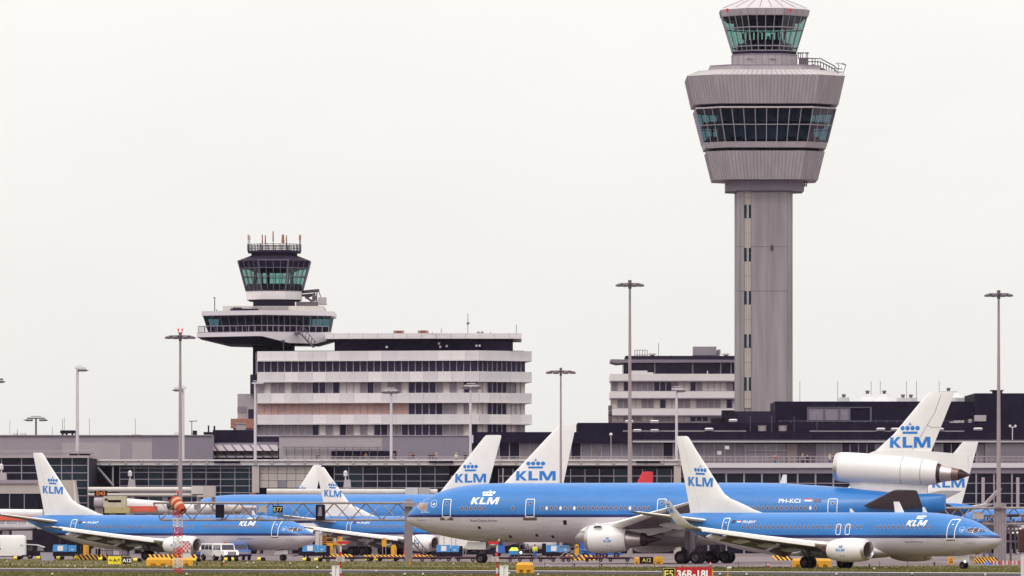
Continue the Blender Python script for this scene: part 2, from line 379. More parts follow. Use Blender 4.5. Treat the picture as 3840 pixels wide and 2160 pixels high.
class Plane:
    def __init__(p, name, label, group, nose_px, D0, ang, sgn, table, paint, dz=0.0):
        a = rad(ang); p.tx = sgn*math.cos(a); p.ty = math.sin(a)
        p.root = thing(name, label, 'airliner', ((nose_px-1920)*D0/F, D0, dz), math.atan2(p.ty, p.tx), group)
        p.side = 1 if sgn < 0 else -1          # local y of the side that faces the camera
        p.tab = smooth_tab(table); p.paint = paint; p.L = table[-1][0]
    def sec(p, s): return interp(p.tab, s, 1), interp(p.tab, s, 2), interp(p.tab, s, 3)
    def hy(p, s, z):
        zt, zb, hw = p.sec(s); zc = (zt+zb)/2; h = max(.01, (zt-zb)/2); u = min(.999, abs((z-zc)/h))
        return hw*math.sqrt(1-u*u)
    def hull(p, n=44):
        mb = MB(); rings = []
        for s, zt, zb, hw in p.tab:
            zc = (zt+zb)/2; h = (zt-zb)/2
            rings.append([(s, hw*math.cos(2*math.pi*i/n), zc+h*math.sin(2*math.pi*i/n)) for i in range(n)])
        mb.loft(rings)
        p.body = mb.build('fuselage', p.paint, p.root, smooth=50); return p.body
    # --- decals that follow the hull or a fin
    def decal(p, bm, name, m, s0, z0, sx=1.0, sz=1.0, shear=0.0, surf=None, off=0.014, parent=None, cut=0.35, tilt=0.0, arc=False):
        """2D mesh (x right, y up on the photo side) laid on the hull; s0, z0 its lower left corner"""
        hull = surf is None; surf = surf or p.hy; d = -p.side      # screen right in local s
        for v in bm.verts: v.co = Vector((v.co.x*sx+v.co.y*sz*shear, v.co.y*sz+v.co.x*sx*tilt, 0))
        if cut:
            for ax_, no_ in ((1, (0, 1, 0)), (0, (1, 0, 0))):
                if ax_ == 0 and hull: continue
                q = [v.co[ax_] for v in bm.verts]; lo, hi = min(q), max(q); y = lo+cut
                while y < hi:
                    g = bm.verts[:]+bm.edges[:]+bm.faces[:]
                    bmesh.ops.bisect_plane(bm, geom=g, plane_co=(0, y, 0) if ax_ else (y, 0, 0), plane_no=no_); y += cut
        for v in bm.verts:
            s = s0+d*v.co.x; z = z0+v.co.y
            if hull and arc:
                zt, zb, hw = p.sec(s); zc = (zt+zb)/2; h = (zt-zb)/2; t0 = math.asin(max(-1, min(1, (z0-zc)/h))); z = zc+h*math.sin(min(1.5, t0+v.co.y/h))
            v.co = Vector((s, p.side*(surf(s, z)+off), z))
        me = bpy.data.meshes.new(name); bm.to_mesh(me); bm.free(); me.materials.append(m)
        o = bpy.data.objects.new(name, me); COL.objects.link(o); o.parent = parent or p.root; return o
    def text(p, txt, name, m, s0, z0, h, width=None, shear=0.0, bold=0.0, surf=None, tilt=0.0):
        bm, w = text_bm(txt, h, bold, shear)
        return p.decal(bm, name, m, s0, z0, sx=(width/w if width else 1), surf=surf, tilt=tilt)
    def ring2(p, w, h, t, r, n=5):
        """rounded rectangle outline"""
        def rr(w, h, r, ins):
            P = []
            for cx, cy, a0 in ((w-r, h-r, 0), (r, h-r, 90), (r, r, 180), (w-r, r, 270)):
                for i in range(n+1):
                    a = rad(a0+90*i/n); P.append((cx+(r-ins)*math.cos(a), cy+(r-ins)*math.sin(a)))
            return P
        A = rr(w, h, r, 0); B = rr(w, h, r, t); bm = bmesh.new()
        va = [bm.verts.new((x, y, 0)) for x, y in A]; vb = [bm.verts.new((x, y, 0)) for x, y in B]; k = len(A)
        for i in range(k): bm.faces.new((va[i], va[(i+1) % k], vb[(i+1) % k], vb[i]))
        return bm
    def door(p, s_center, z0, w, h, t=0.07, sill=True, porthole=False, slope=0.0, name='door'):
        d = -p.side; o = p.decal(p.ring2(w, h, t, .18), name, TXTW, s_center-d*w/2, z0, off=.02, cut=.3, shear=slope)
        if porthole:
            p.decal(polys_bm([circ(0, 0, .2, 12)]), 'door_window', WINF, s_center, z0+h*.74, cut=0, parent=o)
            p.decal(polys_bm([circ(0, 0, .12, 12)]), 'door_window', COCK, s_center, z0+h*.74, cut=0, off=.02, parent=o)
        else:
            p.decal(polys_bm([[(0,0),(.2,0),(.2,.07),(0,.07)]]), 'door_placard', TXTW, s_center-d*.1, z0+h*.72, cut=0, parent=o)
            p.decal(polys_bm([[(0,0),(.26,0),(.26,.09),(0,.09)]]), 'door_handle', METALB, s_center-d*.18, z0+h*.5, cut=0, parent=o)
        if sill: p.decal(polys_bm([[(0,0),(w*1.5,0),(w*1.5,.28),(0,.28)]]) if porthole else polys_bm([[(0,0),(w,0),(w,.1),(0,.1)]]), 'sill_plate', METALB,
                         s_center-d*(w*.75 if porthole else w*.5), z0-(.34 if porthole else .12), cut=0, parent=o)
        return o
    def windows(p, ss, z, w=.27, h=.40, shades=()):
        for i, s in enumerate(ss):
            fr = p.decal(polys_bm([circ(0, 0, w*.62, 10, h*.62)]), 'cabin_window', WINF, s, z, cut=0, off=.012)
            pn = p.decal(polys_bm([circ(0, 0, w*.42, 10, h*.46)]), 'pane', WINW if i in shades else WINP, s, z, cut=0, off=.02, parent=fr)
    def klm(p, s0, z0, w, h, shear=.25, surf=None, m=None, name='airline_logo', tilt=0, **k):
        return p.decal(polys_bm(klm_polys(**k)), name, m or TXTW, s0, z0, sx=w/3.83, sz=h, shear=shear, surf=surf, tilt=tilt, arc=surf is None)
    # --- lifting surfaces
    def foil(p, secs, name, m, parent=None, vertical=False, n=12, le_mat=None):
        """secs (le_s, y, z, chord, thickness ratio, twist)"""
        mb = MB(); rings = []
        xs = [0.5*(1-math.cos(math.pi*i/n)) for i in range(n+1)]
        yt = lambda x: 5*(.2969*math.sqrt(x)-.126*x-.3516*x*x+.2843*x**3-.1036*x**4)
        for sec in secs:
            le, y, z, c, t = sec[:5]; tw = rad(sec[5]) if len(sec) > 5 else 0; nz = sec[6] if len(sec) > 6 else 1.0  # nz: 1 flat, 0 upright
            ring = []
            for x in xs: ring.append((x, yt(x)*t))
            for x in xs[::-1][1:-1]: ring.append((x, -yt(x)*t))
            R = []
            for x, q in ring:
                dx = x*c; dq = q*c
                zz = dq*math.cos(tw)-dx*math.sin(tw); xx = dx*math.cos(tw)+dq*math.sin(tw)
                if vertical: R.append((le+dx, y+dq, z))
                else: R.append((le+xx, y-(1-nz)*zz*(1 if y > 0 else -1), z+nz*zz))
            rings.append(R)
        mb.loft(rings)
        o = mb.build(name, [m] if not le_mat else [m, le_mat], parent or p.root, smooth=40)
        if le_mat:
            k = 2*n
            for f in o.data.polygons:
                js = [(v % k) for v in f.vertices]
                if len(js) == 4 and all((j <= 5 or j >= k-3) for j in js): f.material_index = 1
        return o
    def finsurf(p, secs, y0=0):
        zs = sorted([(q[2], q[0], q[3], q[4]) for q in secs])
        yt = lambda x: 5*(.2969*math.sqrt(max(0, x))-.126*x-.3516*x*x+.2843*x**3-.1036*x**4)
        def f(s, z):
            le = interp(zs, z, 1); c = interp(zs, z, 2); t = interp(zs, z, 3)
            x = min(1, max(0, (s-le)/c)); return y0+yt(x)*t*c
        return f
    def nacelle(p, s0, y, z, prof, core, zs=1.0, flat=0.0, lip=0.25, logo=None, tilt=0.0, label=None, strake=False):
        ax = (1, 0, -tilt)
        t = bpy.data.objects.new('engine', None); COL.objects.link(t); t.parent = p.root
        outer = [q for q in prof if q[0] >= lip]; mb = MB(); mb.lathe(outer, (s0, y, z), ax, 36, 0, zs, flat)
        # duct wall at the back, inner barrel
        te = prof[-1]; mb.lathe([(te[0], te[1]), (te[0]-.05, te[1]-.05), (te[0]-1.0, te[1]-.22)], (s0, y, z), ax, 36, 0, zs, flat)
        mb.build('cowl', WHITE, t, smooth=35)
        r0 = prof[0][1]; lipp = [(lip+.9, r0-.12), (.35, r0-.10), (.08, r0-.05), (0, r0), *[q for q in prof if 0 < q[0] <= lip+1e-6]]
        MB().lathe(lipp, (s0, y, z), ax, 36, 0, zs, flat).build('intake_lip', METAL, t, smooth=60)
        mb = MB(); mb.lathe([(lip+.9, r0-.12), (1.25, r0-.12)], (s0, y, z), ax, 36, 0, zs, flat)
        mb.disc(Vector((s0, y, z))+Vector(ax)*1.2, r0-.1, (-1, 0, 0), 36).build('fan_case', BLACKM, t)
        fb = MB(); c0 = Vector((s0, y, z))+Vector(ax)*1.12
        for i in range(24):
            a = 2*math.pi*i/24; b = a+.16; R = (r0-.16)*min(1, zs)
            fb.add([c0+Vector((0, .25*math.cos(a), .25*math.sin(a))), c0+Vector((0, R*math.cos(a), R*math.sin(a))), c0+Vector((-.06, R*math.cos(b), R*math.sin(b))), c0+Vector((-.06, .25*math.cos(b), .25*math.sin(b)))], [(0,1,2,3)])
        fb.build('fan', METALD, t)
        MB().lathe([(.62, .02), (.75, .14), (1.1, .30)], (s0, y, z), ax, 20).build('spinner', METALD, t, smooth=60)
        for nm, m, pr in core: MB().lathe(pr, (s0, y, z), ax, 32).build(nm, m, t, smooth=40)
        if strake:
            sg = p.side; MB().add([(s0+.9, y+sg*.9, z+1.15), (s0+2.0, y+sg*.85, z+1.18), (s0+1.95, y+sg*1.35, z+1.42), (s0+1.3, y+sg*1.35, z+1.42)], [(0,1,2,3)]).build('strake', WINGU, t)
        if logo:
            ls, lz, lw, lh = logo
            def surf(s, zz):
                r = interp(prof, s-s0, 1); q = (zz-(z-tilt*(s-s0)))/(r*zs); return r*math.sqrt(max(.01, 1-q*q))
            sd = p.side
            if (y > 0) == (sd > 0):
                bm = polys_bm(klm_polys()); d = -sd
                for v in bm.verts:
                    s = ls+d*(v.co.x*lw/3.83+.1*v.co.y*lh); zz = lz+v.co.y*lh; v.co = Vector((s, y+sd*(surf(s, zz)+.02), zz))
                me = bpy.data.meshes.new('airline_logo'); bm.to_mesh(me); bm.free(); me.materials.append(BLUEL)
                o = bpy.data.objects.new('airline_logo', me); COL.objects.link(o); o.parent = t
                ol = MB()
                for dx in (.0, .35):
                    for zz in (lz-.38,):
                        sx = ls-d*(-lw*.55-dx); ol.disc((sx, y+sd*(surf(sx, zz)+.02), zz), .05, (0, sd, 0), 8)
                ol.build('drain_port', METALD, t)
        return t
    def wheel(p, s, y, r, w, parent, hub=.42):
        mb = MB(); mb.lathe([(-w/2, r*.55), (-w/2+.01, r*.9), (-w/2+.06, r), (w/2-.06, r), (w/2-.01, r*.9), (w/2, r*.55)], (s, y, r), (0, 1, 0), 28)
        t = mb.build('tyre', BLACK, parent, smooth=50)
        MB().lathe([(-w/2+.03, 0.01), (-w/2+.03, r*hub*.4), (-w/2+.09, r*hub*.8), (-w/2+.02, r*.56), (w/2-.02, r*.56), (w/2-.09, r*hub*.8), (w/2-.03, .01)], (s, y, r), (0, 1, 0), 20).build('hub', HUB, parent, smooth=40)
    def gear(p, name, s, ys, r, w, ztop, leg=.14, y0=None, rows=(0.0,), doorbox=None, light=False):
        g = bpy.data.objects.new(name, None); COL.objects.link(g); g.parent = p.root
        yc = sum(ys)/len(ys) if y0 is None else y0; mb = MB()
        mb.tube((s, yc, r), (s, yc, ztop), leg, leg*1.2, n=12)
        mb.tube((s+.1, yc, r+.4), (s+.9, yc, ztop-.1), leg*.45); mb.tube((s, yc, r*1.5), (s-.25, yc, ztop*.75), leg*.4)
        for q in rows: mb.tube((s+q, min(ys), r), (s+q, max(ys), r), leg*.6)
        if len(rows) > 1: mb.tube((s+rows[0], yc, r), (s+rows[-1], yc, r), leg*.9)
        mb.build('strut', METAL if light else STEELD, g, smooth=30)
        for q in rows:
            for y in ys: p.wheel(s+q, y, r, w, g)
        if doorbox:
            for (x0, x1, yy, z0, z1, sk) in doorbox:
                zb_d = z1 < 3
                MB().plate([(x0, z0), (x1, z0+sk), (x1, z1+sk), (x0, z1)], yy-.02, yy+.02).build('gear_door', WHITE2 if zb_d else TAILU, g)
        if light:
            MB().lathe([(0,.02),(0,.09),(.08,.09)], (s-.16, yc, r*2.0), (1,0,0), 12).build('taxi_light', LAMP, g)
        return g
    def flag(p, s0, z0, w, h, eu_first):
        d = -p.side
        def nl(s0):
            for k, m in enumerate((NAVY if False else BLUEL, TXTW, RED)):
                p.decal(polys_bm([[(0, k*h/3), (w, k*h/3), (w, (k+1)*h/3), (0, (k+1)*h/3)]]), 'national_flag', m, s0, z0, cut=0)
        def eu(s0):
            f = p.decal(polys_bm([[(0, 0), (w, 0), (w, h), (0, h)]]), 'union_flag', NAVY, s0, z0, cut=0)
            st = []
            for i in range(12):
                a = 2*math.pi*i/12; st.append(circ(w/2+h*.3*math.cos(a), h/2+h*.3*math.sin(a), h*.035, 5))
            p.decal(polys_bm(st), 'star_ring', TXTO, s0, z0, cut=0, off=.02, parent=f)
        if eu_first: eu(s0); nl(s0+d*w*1.45)
        else: nl(s0); eu(s0+d*w*1.3)
    def emblem(p, s, z, r):
        d = -p.side; P = []
        for i in range(26):                      # open ring
            a0 = rad(150+i*9.0); a1 = rad(150+(i+1)*9.0)
            P.append([(r*math.cos(a0), r*math.sin(a0)), (r*math.cos(a1), r*math.sin(a1)), (r*.88*math.cos(a1), r*.88*math.sin(a1)), (r*.88*math.cos(a0), r*.88*math.sin(a0))])
        for i in range(9):
            a = rad(30+i*17); P.append(circ(r*1.2*math.cos(a), r*1.2*math.sin(a), r*.10, 5))
        P.append([(-r*.5,-r*.1),(-.1*r,r*.05),(.1*r,r*.3),(.5*r,.25*r),(.25*r,-.05*r),(.5*r,-.25*r),(.1*r,-.2*r),(-.2*r,-.35*r)])
        p.decal(polys_bm(P), 'alliance_emblem', TXTW, s, z, cut=0)

def wing_secs(sec, sg): return [(a, sg*y, z, c, t, *r) for a, y, z, c, t, *r in sec]

# ---- narrow-body twin, three of them with different length
def narrow(name, label, nose_px, D0, ang, dn, dt, paint, winglet=True, engine=True, gear=True, finz=0.0, nosegear=True):
    """dn / dt: metres of plug ahead of and behind the wing"""
    A = lambda s: s+dn
    B = lambda s: s+dn+dt
    tab = [(s+(0 if s < 9.5 else dn)+(0 if s < 23.9 else dt), a, b, c) for s, a, b, c in T737]
    p = Plane(name, label, 'parked and taxiing airliners', nose_px, D0, ang, -1, tab, paint); sd = p.side
    p.hull()
    # belly fairing
    rings = []
    for s, w, zb, zt in ((12.2,.9,1.25,1.8),(13.2,1.75,1.02,2.3),(15,2.0,.92,2.45),(19.5,2.02,.92,2.45),(21.5,1.8,1.02,2.2),(23.4,.9,1.2,1.7)):
        rings.append([(A(s), w*math.cos(2*math.pi*i/20), (zb+zt)/2+(zt-zb)/2*math.sin(2*math.pi*i/20)) for i in range(20)])
    MB().loft(rings).build('belly_fairing', WHITE2, p.root, smooth=50)
    ws = [(13.0,1.2,1.75,8.6,.13),(13.9,2.0,1.86,7.6,.13),(16.4,5.7,2.33,4.9,.12),(19.6,11.5,3.08,3.1,.11),(21.7,15.9,3.66,1.95,.10)]
    wlt = [(22.0,16.45,3.78,1.82,.09,0,1.0),(22.2,16.75,3.86,1.72,.09,0,.9),(22.55,17.1,4.12,1.55,.09,0,.55),(23.3,17.45,4.9,1.25,.09,0,.15),(24.35,17.8,6.25,.65,.09,0,.12)]
    if winglet: ws2 = ws+[(22.0,16.4,3.77,1.83,.09)]
    else: ws2 = ws+[(22.2,16.9,3.8,1.7,.10),(22.5,17.15,3.84,1.35,.08)]
    for sg in (1, -1):
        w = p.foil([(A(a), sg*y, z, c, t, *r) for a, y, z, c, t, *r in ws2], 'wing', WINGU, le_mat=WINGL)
        if winglet: p.foil([(A(a), sg*y, z, c, t, *r) for a, y, z, c, t, *r in wlt], 'winglet', WHITE2, parent=w)
        at = lambda y, j: interp([(q[1], q[j]) for q in ws2], y, 1)
        for ya, yb in ((2.2, 5.4), (6.0, 11.6)):      # trailing edge flaps, a little extended
            R = []
            for y in (ya, yb):
                te = A(at(y, 0)+at(y, 3)); z = at(y, 2); c = .16*at(y, 3)+.25
                R.append([(te-.35, sg*y, z-.02), (te+c*.35, sg*y, z-.10), (te+c, sg*y, z-.10-c*.55), (te+c*.3, sg*y, z-.34), (te-.3, sg*y, z-.26)])
            MB().loft(R).build('flap', WINGU, w)
        for ya, yb in ((6.2, 10.9), (11.0, 16.2)):    # leading edge slats
            R = []
            for y in (ya, yb):
                le = A(at(y, 0)); z = at(y, 2); e = .05+.02*at(y, 3)
                R.append([(le+.42, sg*y, z+.17), (le+.05, sg*y, z+.13), (le-.20, sg*y, z-.03), (le-.24, sg*y, z-.18-e), (le-.12, sg*y, z-.22-e), (le+.1, sg*y, z-.08)])
            MB().loft(R).build('slat', WINGL, w, smooth=40)
        for fy, fl in ((4.1, 3.0), (7.3, 3.0), (10.3, 2.6), (13.2, 1.9)):
            z = interp([(q[1], q[2]) for q in ws], fy, 1); le = interp([(q[1], q[0]) for q in ws], fy, 1); c = interp([(q[1], q[3]) for q in ws], fy, 1)
            te = A(le+c); rr = [(te+fl*.32-fl*t, .02+.19*math.sin(math.pi*min(1, t*1.05)), .02+.25*math.sin(math.pi*min(1, t*1.05))) for t in (0,.1,.25,.45,.65,.85,.98)]
            MB().loft([[(s, sg*fy+a*math.cos(2*math.pi*i/12), z-.22-(te+fl*.32-s)*.03+b*math.sin(2*math.pi*i/12)-.1) for i in range(12)] for s, a, b in rr]).build('flap_fairing', WHITE2, w, smooth=50)
        if winglet and sg == sd:
            bm = polys_bm(klm_polys())
            for v in bm.verts: v.co = Vector((A(24.75)-v.co.x*.2, sg*(17.58+v.co.y*.16), 5.15+v.co.y*.42))
            for v in bm.verts: v.co.y += sg*.14
            me = bpy.data.meshes.new('airline_logo'); bm.to_mesh(me); bm.free(); me.materials.append(BLUEL)
            o = bpy.data.objects.new('airline_logo', me); COL.objects.link(o); o.parent = w
        l = MB().lathe([(0,.02),(0,.10),(.08,.1)], (A(13.35), sg*1.98, 1.98), (1,0,0), 12).build('landing_light', LAMP if sg == sd and winglet else METAL, p.root)
        if engine:
            e = p.nacelle(A(11.35), sg*4.83, 1.70, [(0,.80),(.08,.92),(.25,1.0),(.8,1.09),(1.7,1.14),(2.8,1.13),(3.6,1.02),(4.2,.86)],
                [('core_cowl', METALB, [(3.6,.66),(4.5,.50),(5.1,.36)]), ('exhaust_cone', METALD, [(4.9,.3),(5.1,.27),(5.7,.04)])],
                zs=1.0, flat=.06, lip=.25, logo=(A(14.25), 1.62, .98, .26))
            MB().loft([[(A(s), sg*4.83+q*.16*math.sin(math.pi*t), zz) for q, zz in ((1, z0), (1, z1), (-1, z1), (-1, z0))] for s, t, z0, z1 in ((12.2,.1,2.6,2.75),(13.2,.5,2.55,2.85),(14.6,.6,2.3,2.75),(16.0,.5,1.75,2.4),(17.2,.12,1.9,2.3))]).build('pylon', WHITE2, e)
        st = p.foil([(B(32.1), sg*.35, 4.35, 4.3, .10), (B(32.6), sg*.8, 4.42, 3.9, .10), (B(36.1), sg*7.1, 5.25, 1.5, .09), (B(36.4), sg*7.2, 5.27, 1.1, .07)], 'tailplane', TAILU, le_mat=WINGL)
    fs = [(26.9,0,4.9,9.0,.02),(27.1,0,5.18,8.6,.03),(28.0,0,5.42,7.7,.04),(29.45,0,6.0,6.38,.06),(30.89,0,6.5,5.06,.08),(31.65,0,6.97,4.41,.095),(32.37,0,7.85,3.9,.10),
          (33.57,0,9.38,3.06,.10),(34.93,0,11.04,2.09,.10),(35.85,0,12.28,1.46,.10),(36.1,0,12.4,1.22,.06)]
    fs = [(B(a), y, z+(finz if z > 6.4 else 0)*(z-6.4)/6, c, t) for a, y, z, c, t in fs]
    fin = p.foil(fs, 'tail_fin', WHITE, vertical=True)
    sf = p.finsurf(fs)
    p.klm(B(35.86), 7.72, 2.98, .86, shear=0.0, surf=sf, m=BLUEL, name='tail_logo', tilt=-.045)
    # rudder hinge line and base of fin
    P = [[(B(36.95)-B(36.0)-0, 0)]]
    mb = MB()
    for za, zb in ((5.5, 8.6), (8.8, 12.0)):
        for k in range(4):
            z0 = za+(zb-za)*k/4; z1 = za+(zb-za)*(k+1)/4; f = lambda z: B(34.35)+(z-5.2)*.325
            mb.add([(f(z0), sd*(sf(f(z0), z0)+.012), z0), (f(z0)+.035, sd*(sf(f(z0), z0)+.012), z0), (f(z1)+.035, sd*(sf(f(z1), z1)+.012), z1), (f(z1), sd*(sf(f(z1), z1)+.012), z1)], [(0,1,2,3)])
    mb.build('rudder_seam', LGREY2, p.root)
    # doors, windows, titles
    p.door(4.3, 2.72, .88, 1.85); p.door(B(30.25), 3.0, .78, 1.70)
    return p, A, B
def narrow_details(p, A, B, reg, exits, wl, zwin=3.85, logo=True, titles=True, front=True):
    d = -p.side
    if front:
        # cockpit glazing: three panes on this side
        g = bpy.data.objects.new('cockpit_windows', None); COL.objects.link(g); g.parent = p.root
        for q in ([(0,.14),(.15,.08),(.5,.02),(.52,.43),(.1,.42)], [(.56,.02),(.85,0),(.95,.10),(.86,.42),(.56,.43)], [(1.0,.10),(1.45,.06),(1.50,.10),(1.25,.24),(.92,.39)]):
            cx_ = sum(a for a, c in q)/len(q); cy_ = sum(c for a, c in q)/len(q)
            p.decal(polys_bm([[(cx_+(x-cx_)*1.13, cy_+(y-cy_)*1.16) for x, y in q]]), 'window_frame', METAL, 2.75, 3.33, cut=.10, parent=g)
            p.decal(polys_bm([q]), 'pane', COCK, 2.75, 3.33, cut=.10, off=.03, parent=g)
        p.emblem(3.22, 3.58, .23)
        p.text('Royal Dutch Airlines', 'title_lettering', TXTD, 9.45, 2.42, .15, 2.05)
        p.text('AIR FRANCE KLM', 'small_lettering', TXTD, 2.95, 2.35, .07, 1.1)
        p.klm(9.38, 3.93, 2.1, .64, shear=.25)
    p.text(reg, 'registration', TXTW, B(28.32), 4.2, .25, 1.6, shear=.25, bold=.01)
    for s in exits: p.door(s, 3.12, .56, 1.02, t=.06, sill=False, name='overwing_exit')
    p.windows(wl, zwin, w=.23, h=.35)
    for s, h in ((8.2, .5), (A(16.5), .35)):
        mb = MB(); mb.loft([[(s+x, y*.03, p.sec(s)[0]-.05) for x, y in ((0,-1),(0,1),(.5,1),(.5,-1))], [(s+.35+x*.4, y*.02, p.sec(s)[0]+h) for x, y in ((0,-1),(0,1),(.5,1),(.5,-1))]]); mb.build('blade_antenna', WHITE, p.root)

def rng(a, b, step): 
    r = []; s = a
    while s < b: r.append(s); s += step
    return r

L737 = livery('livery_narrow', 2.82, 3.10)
# BXY: in front, taxiing to the right, winglets
p, A, B = narrow('airliner', 'blue and white twin-jet in front with winglets and registration PH-BXY, nose to the right', 3752, 680, 39, 0, 0, L737, True)
ws = [s for s in rng(6.7, 13.2, .508)]+[s for s in rng(14.4, 28.6, .508) if not (15.6 < s < 17.2 and False)]
narrow_details(p, A, B, 'PH-BXY', (15.95, 17.0), ws, zwin=3.86)
p.flag(29.6, 4.19, .44, .30, True)
p.gear('nose_gear', 4.1, (-.2, .2), .34, .2, 1.5, leg=.09, light=True, doorbox=((3.2, 5.0, sd_, .78, 1.22, -.12) for sd_ in (.38, -.38)))
for sg in (1, -1): p.gear('main_gear', 19.7, (sg*2.43, sg*3.29), .56, .40, 1.9, leg=.16)
BXY = p
# BXP: stretched, further back on the left
p, A, B = narrow('airliner', 'blue and white twin-jet without winglets, registration PH-BXP, behind the windsock mast', 1181, 842, 33.8, 1.57, 1.07, L737, False)
ws = rng(6.7, 14.6, .508)+rng(15.7, 31.3, .508)
narrow_details(p, A, B, 'PH-BXP', (18.0,), ws, zwin=3.86)
p.flag(29.6+2.64, 4.19, .44, .30, True)
p.gear('nose_gear', 4.4, (-.2, .2), .34, .2, 1.5, leg=.09, doorbox=((3.5, 5.3, sd_, .78, 1.22, -.12) for sd_ in (.38, -.38)))
for sg in (1, -1): p.gear('main_gear', 21.3, (sg*2.43, sg*3.29), .56, .40, 1.9, leg=.16)
# BPC: shorter, mostly behind the tri-jet nose
p, A, B = narrow('airliner', 'blue and white twin-jet with registration PH-BPC, its nose hidden behind the tri-jet', 1958, 940, 40, -1.1, -1.6, L737, False, finz=-.9)
ws = rng(6.7, 12, .508)+rng(13.0, 26.0, .508)
narrow_details(p, A, B, 'PH-BPC', (), ws, zwin=3.86, front=False)
p.flag(29.6-2.7, 4.19, .44, .30, True)
p.gear('nose_gear', 4.1, (-.2, .2), .34, .2, 1.5, leg=.09)
for sg in (1, -1): p.gear('main_gear', 18.3, (sg*2.43, sg*3.29), .56, .40, 1.9, leg=.16)

# ---- the tri-jet
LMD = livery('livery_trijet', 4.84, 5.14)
p = Plane('airliner', 'large blue and white tri-jet with a tail engine, registration PH-KCI', 'parked and taxiing airliners', 1525, 793, -18.3, 1, TMD, LMD)
sd = p.side; p.hull(60)
rings = []
for s, w, zb, zt in ((19,1.6,2.3,3.6),(20.5,2.6,2.0,4.3),(23,3.15,1.85,4.6),(32,3.2,1.85,4.6),(35,2.7,2.0,4.0),(37.5,1.5,2.2,3.2)):
    rings.append([(s, w*math.cos(2*math.pi*i/24), (zb+zt)/2+(zt-zb)/2*math.sin(2*math.pi*i/24)) for i in range(24)])
MB().loft(rings).build('belly_fairing', WHITE2, p.root, smooth=50)
ws = [(19.6,2.0,3.35,13.2,.13),(21.2,3.3,3.5,11.8,.13),(25.9,9.2,4.15,7.4,.12),(32,17.3,5.15,4.9,.11),(38.4,25.2,6.2,2.7,.10)]
wl = ws+[(39.0,25.6,6.35,2.5,.09,0,.8),(39.6,25.8,6.7,2.2,.09,0,.25),(41.5,26.3,8.3,1.0,.09,0,.2)]
for sg in (1, -1):
    w = p.foil([(a, sg*y, z, c, t, *r) for a, y, z, c, t, *r in wl], 'wing', WINGU, le_mat=WINGL)
    for fy, fl in ((5.2, 5.0), (12.5, 4.6), (17.5, 3.8)):
        z = interp([(q[1], q[2]) for q in ws], fy, 1); te = interp([(q[1], q[0]+q[3]) for q in ws], fy, 1)
        MB().loft([[(te+fl*.35-fl*t, sg*fy+.32*math.sin(math.pi*min(1, t*1.04))*math.cos(2*math.pi*i/12), z-.5+(.05+.5*math.sin(math.pi*min(1, t*1.04)))*math.sin(2*math.pi*i/12)) for i in range(12)] for t in (0.01,.12,.3,.5,.7,.88,.97)]).build('flap_fairing', WHITE2, w, smooth=50)
    e = p.nacelle(22.75, sg*8.3, 2.55, [(0,1.12),(.1,1.26),(.45,1.38),(1.2,1.44),(2.6,1.44),(3.6,1.36),(4.45,1.18)],
        [('core_cowl', METAL, [(3.7,.98),(4.4,.96),(5.0,.88),(6.0,.70)]), ('core_nozzle', METALD, [(5.98,.72),(6.3,.70),(6.6,.62)]), ('exhaust_cone', METALD, [(6.2,.5),(6.6,.46),(8.2,.05)])],
        lip=.45, logo=(25.0, 2.25, .62*1.25, .24), strake=(sg == sd))
    MB().loft([[(s, sg*8.3+q*.22*t, zz) for q, zz in ((1, z0), (1, z1), (-1, z1), (-1, z0))] for s, t, z0, z1 in ((23.6,.1,3.85,4.0),(25,.7,3.7,4.15),(27,1,3.3,4.2),(29.5,.8,2.9,4.1),(32,.2,3.5,3.9))]).build('pylon', WHITE2, e)
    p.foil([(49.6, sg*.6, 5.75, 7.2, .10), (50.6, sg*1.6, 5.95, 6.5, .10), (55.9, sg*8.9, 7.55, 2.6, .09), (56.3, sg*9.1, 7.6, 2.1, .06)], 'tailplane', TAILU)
# tail engine, its strut, the fin standing on it
c0 = Vector((47.35, 0, 10.12)); axv = Vector((14.55, 0, -.90)); axv.normalize()
te = bpy.data.objects.new('tail_engine', None); COL.objects.link(te); te.parent = p.root
prof = [(.5,1.52),(1.2,1.56),(2.5,1.57),(5,1.54),(7.5,1.5),(9.3,1.4),(11.05,1.2)]
mb = MB(); mb.lathe(prof, c0, axv, 44); mb.lathe([(11.05,1.2),(11.0,1.13),(9.8,1.0)], c0, axv, 44); mb.build('cowl', WHITE, te, smooth=40)
MB().lathe([(2.2,1.2),(.4,1.2),(.1,1.3),(0,1.38),(.1,1.45),(.5,1.52)], c0, axv, 44).build('intake_lip', METAL, te, smooth=60)
MB().lathe([(1.0,1.22),(3.5,1.2),(3.5,.01)], c0, axv, 32).build('fan_case', BLACKM, te)
for q in (7.3, 9.4): MB().lathe([(q, interp(prof, q, 1)+.008), (q+.05, interp(prof, q+.05, 1)+.008)], c0, axv, 44).build('cowl_seam', WINGU, te)
MB().lathe([(10.2,1.08),(10.9,1.06),(11.4,.98)], c0, axv, 36).build('core_nozzle', METALD, te, smooth=40)
MB().lathe([(11.35,.92),(11.6,.90),(12.6,.72)], c0, axv, 36).build('core_cowl', METAL, te, smooth=40)
MB().lathe([(12.55,.74),(13.0,.68),(13.3,.64)], c0, axv, 36).build('core_nozzle', METALB, te, smooth=40)
MB().lathe([(13.25,.6),(13.5,.48),(14.58,.02)], c0, axv, 28).build('exhaust_cone', METALD, te, smooth=40)
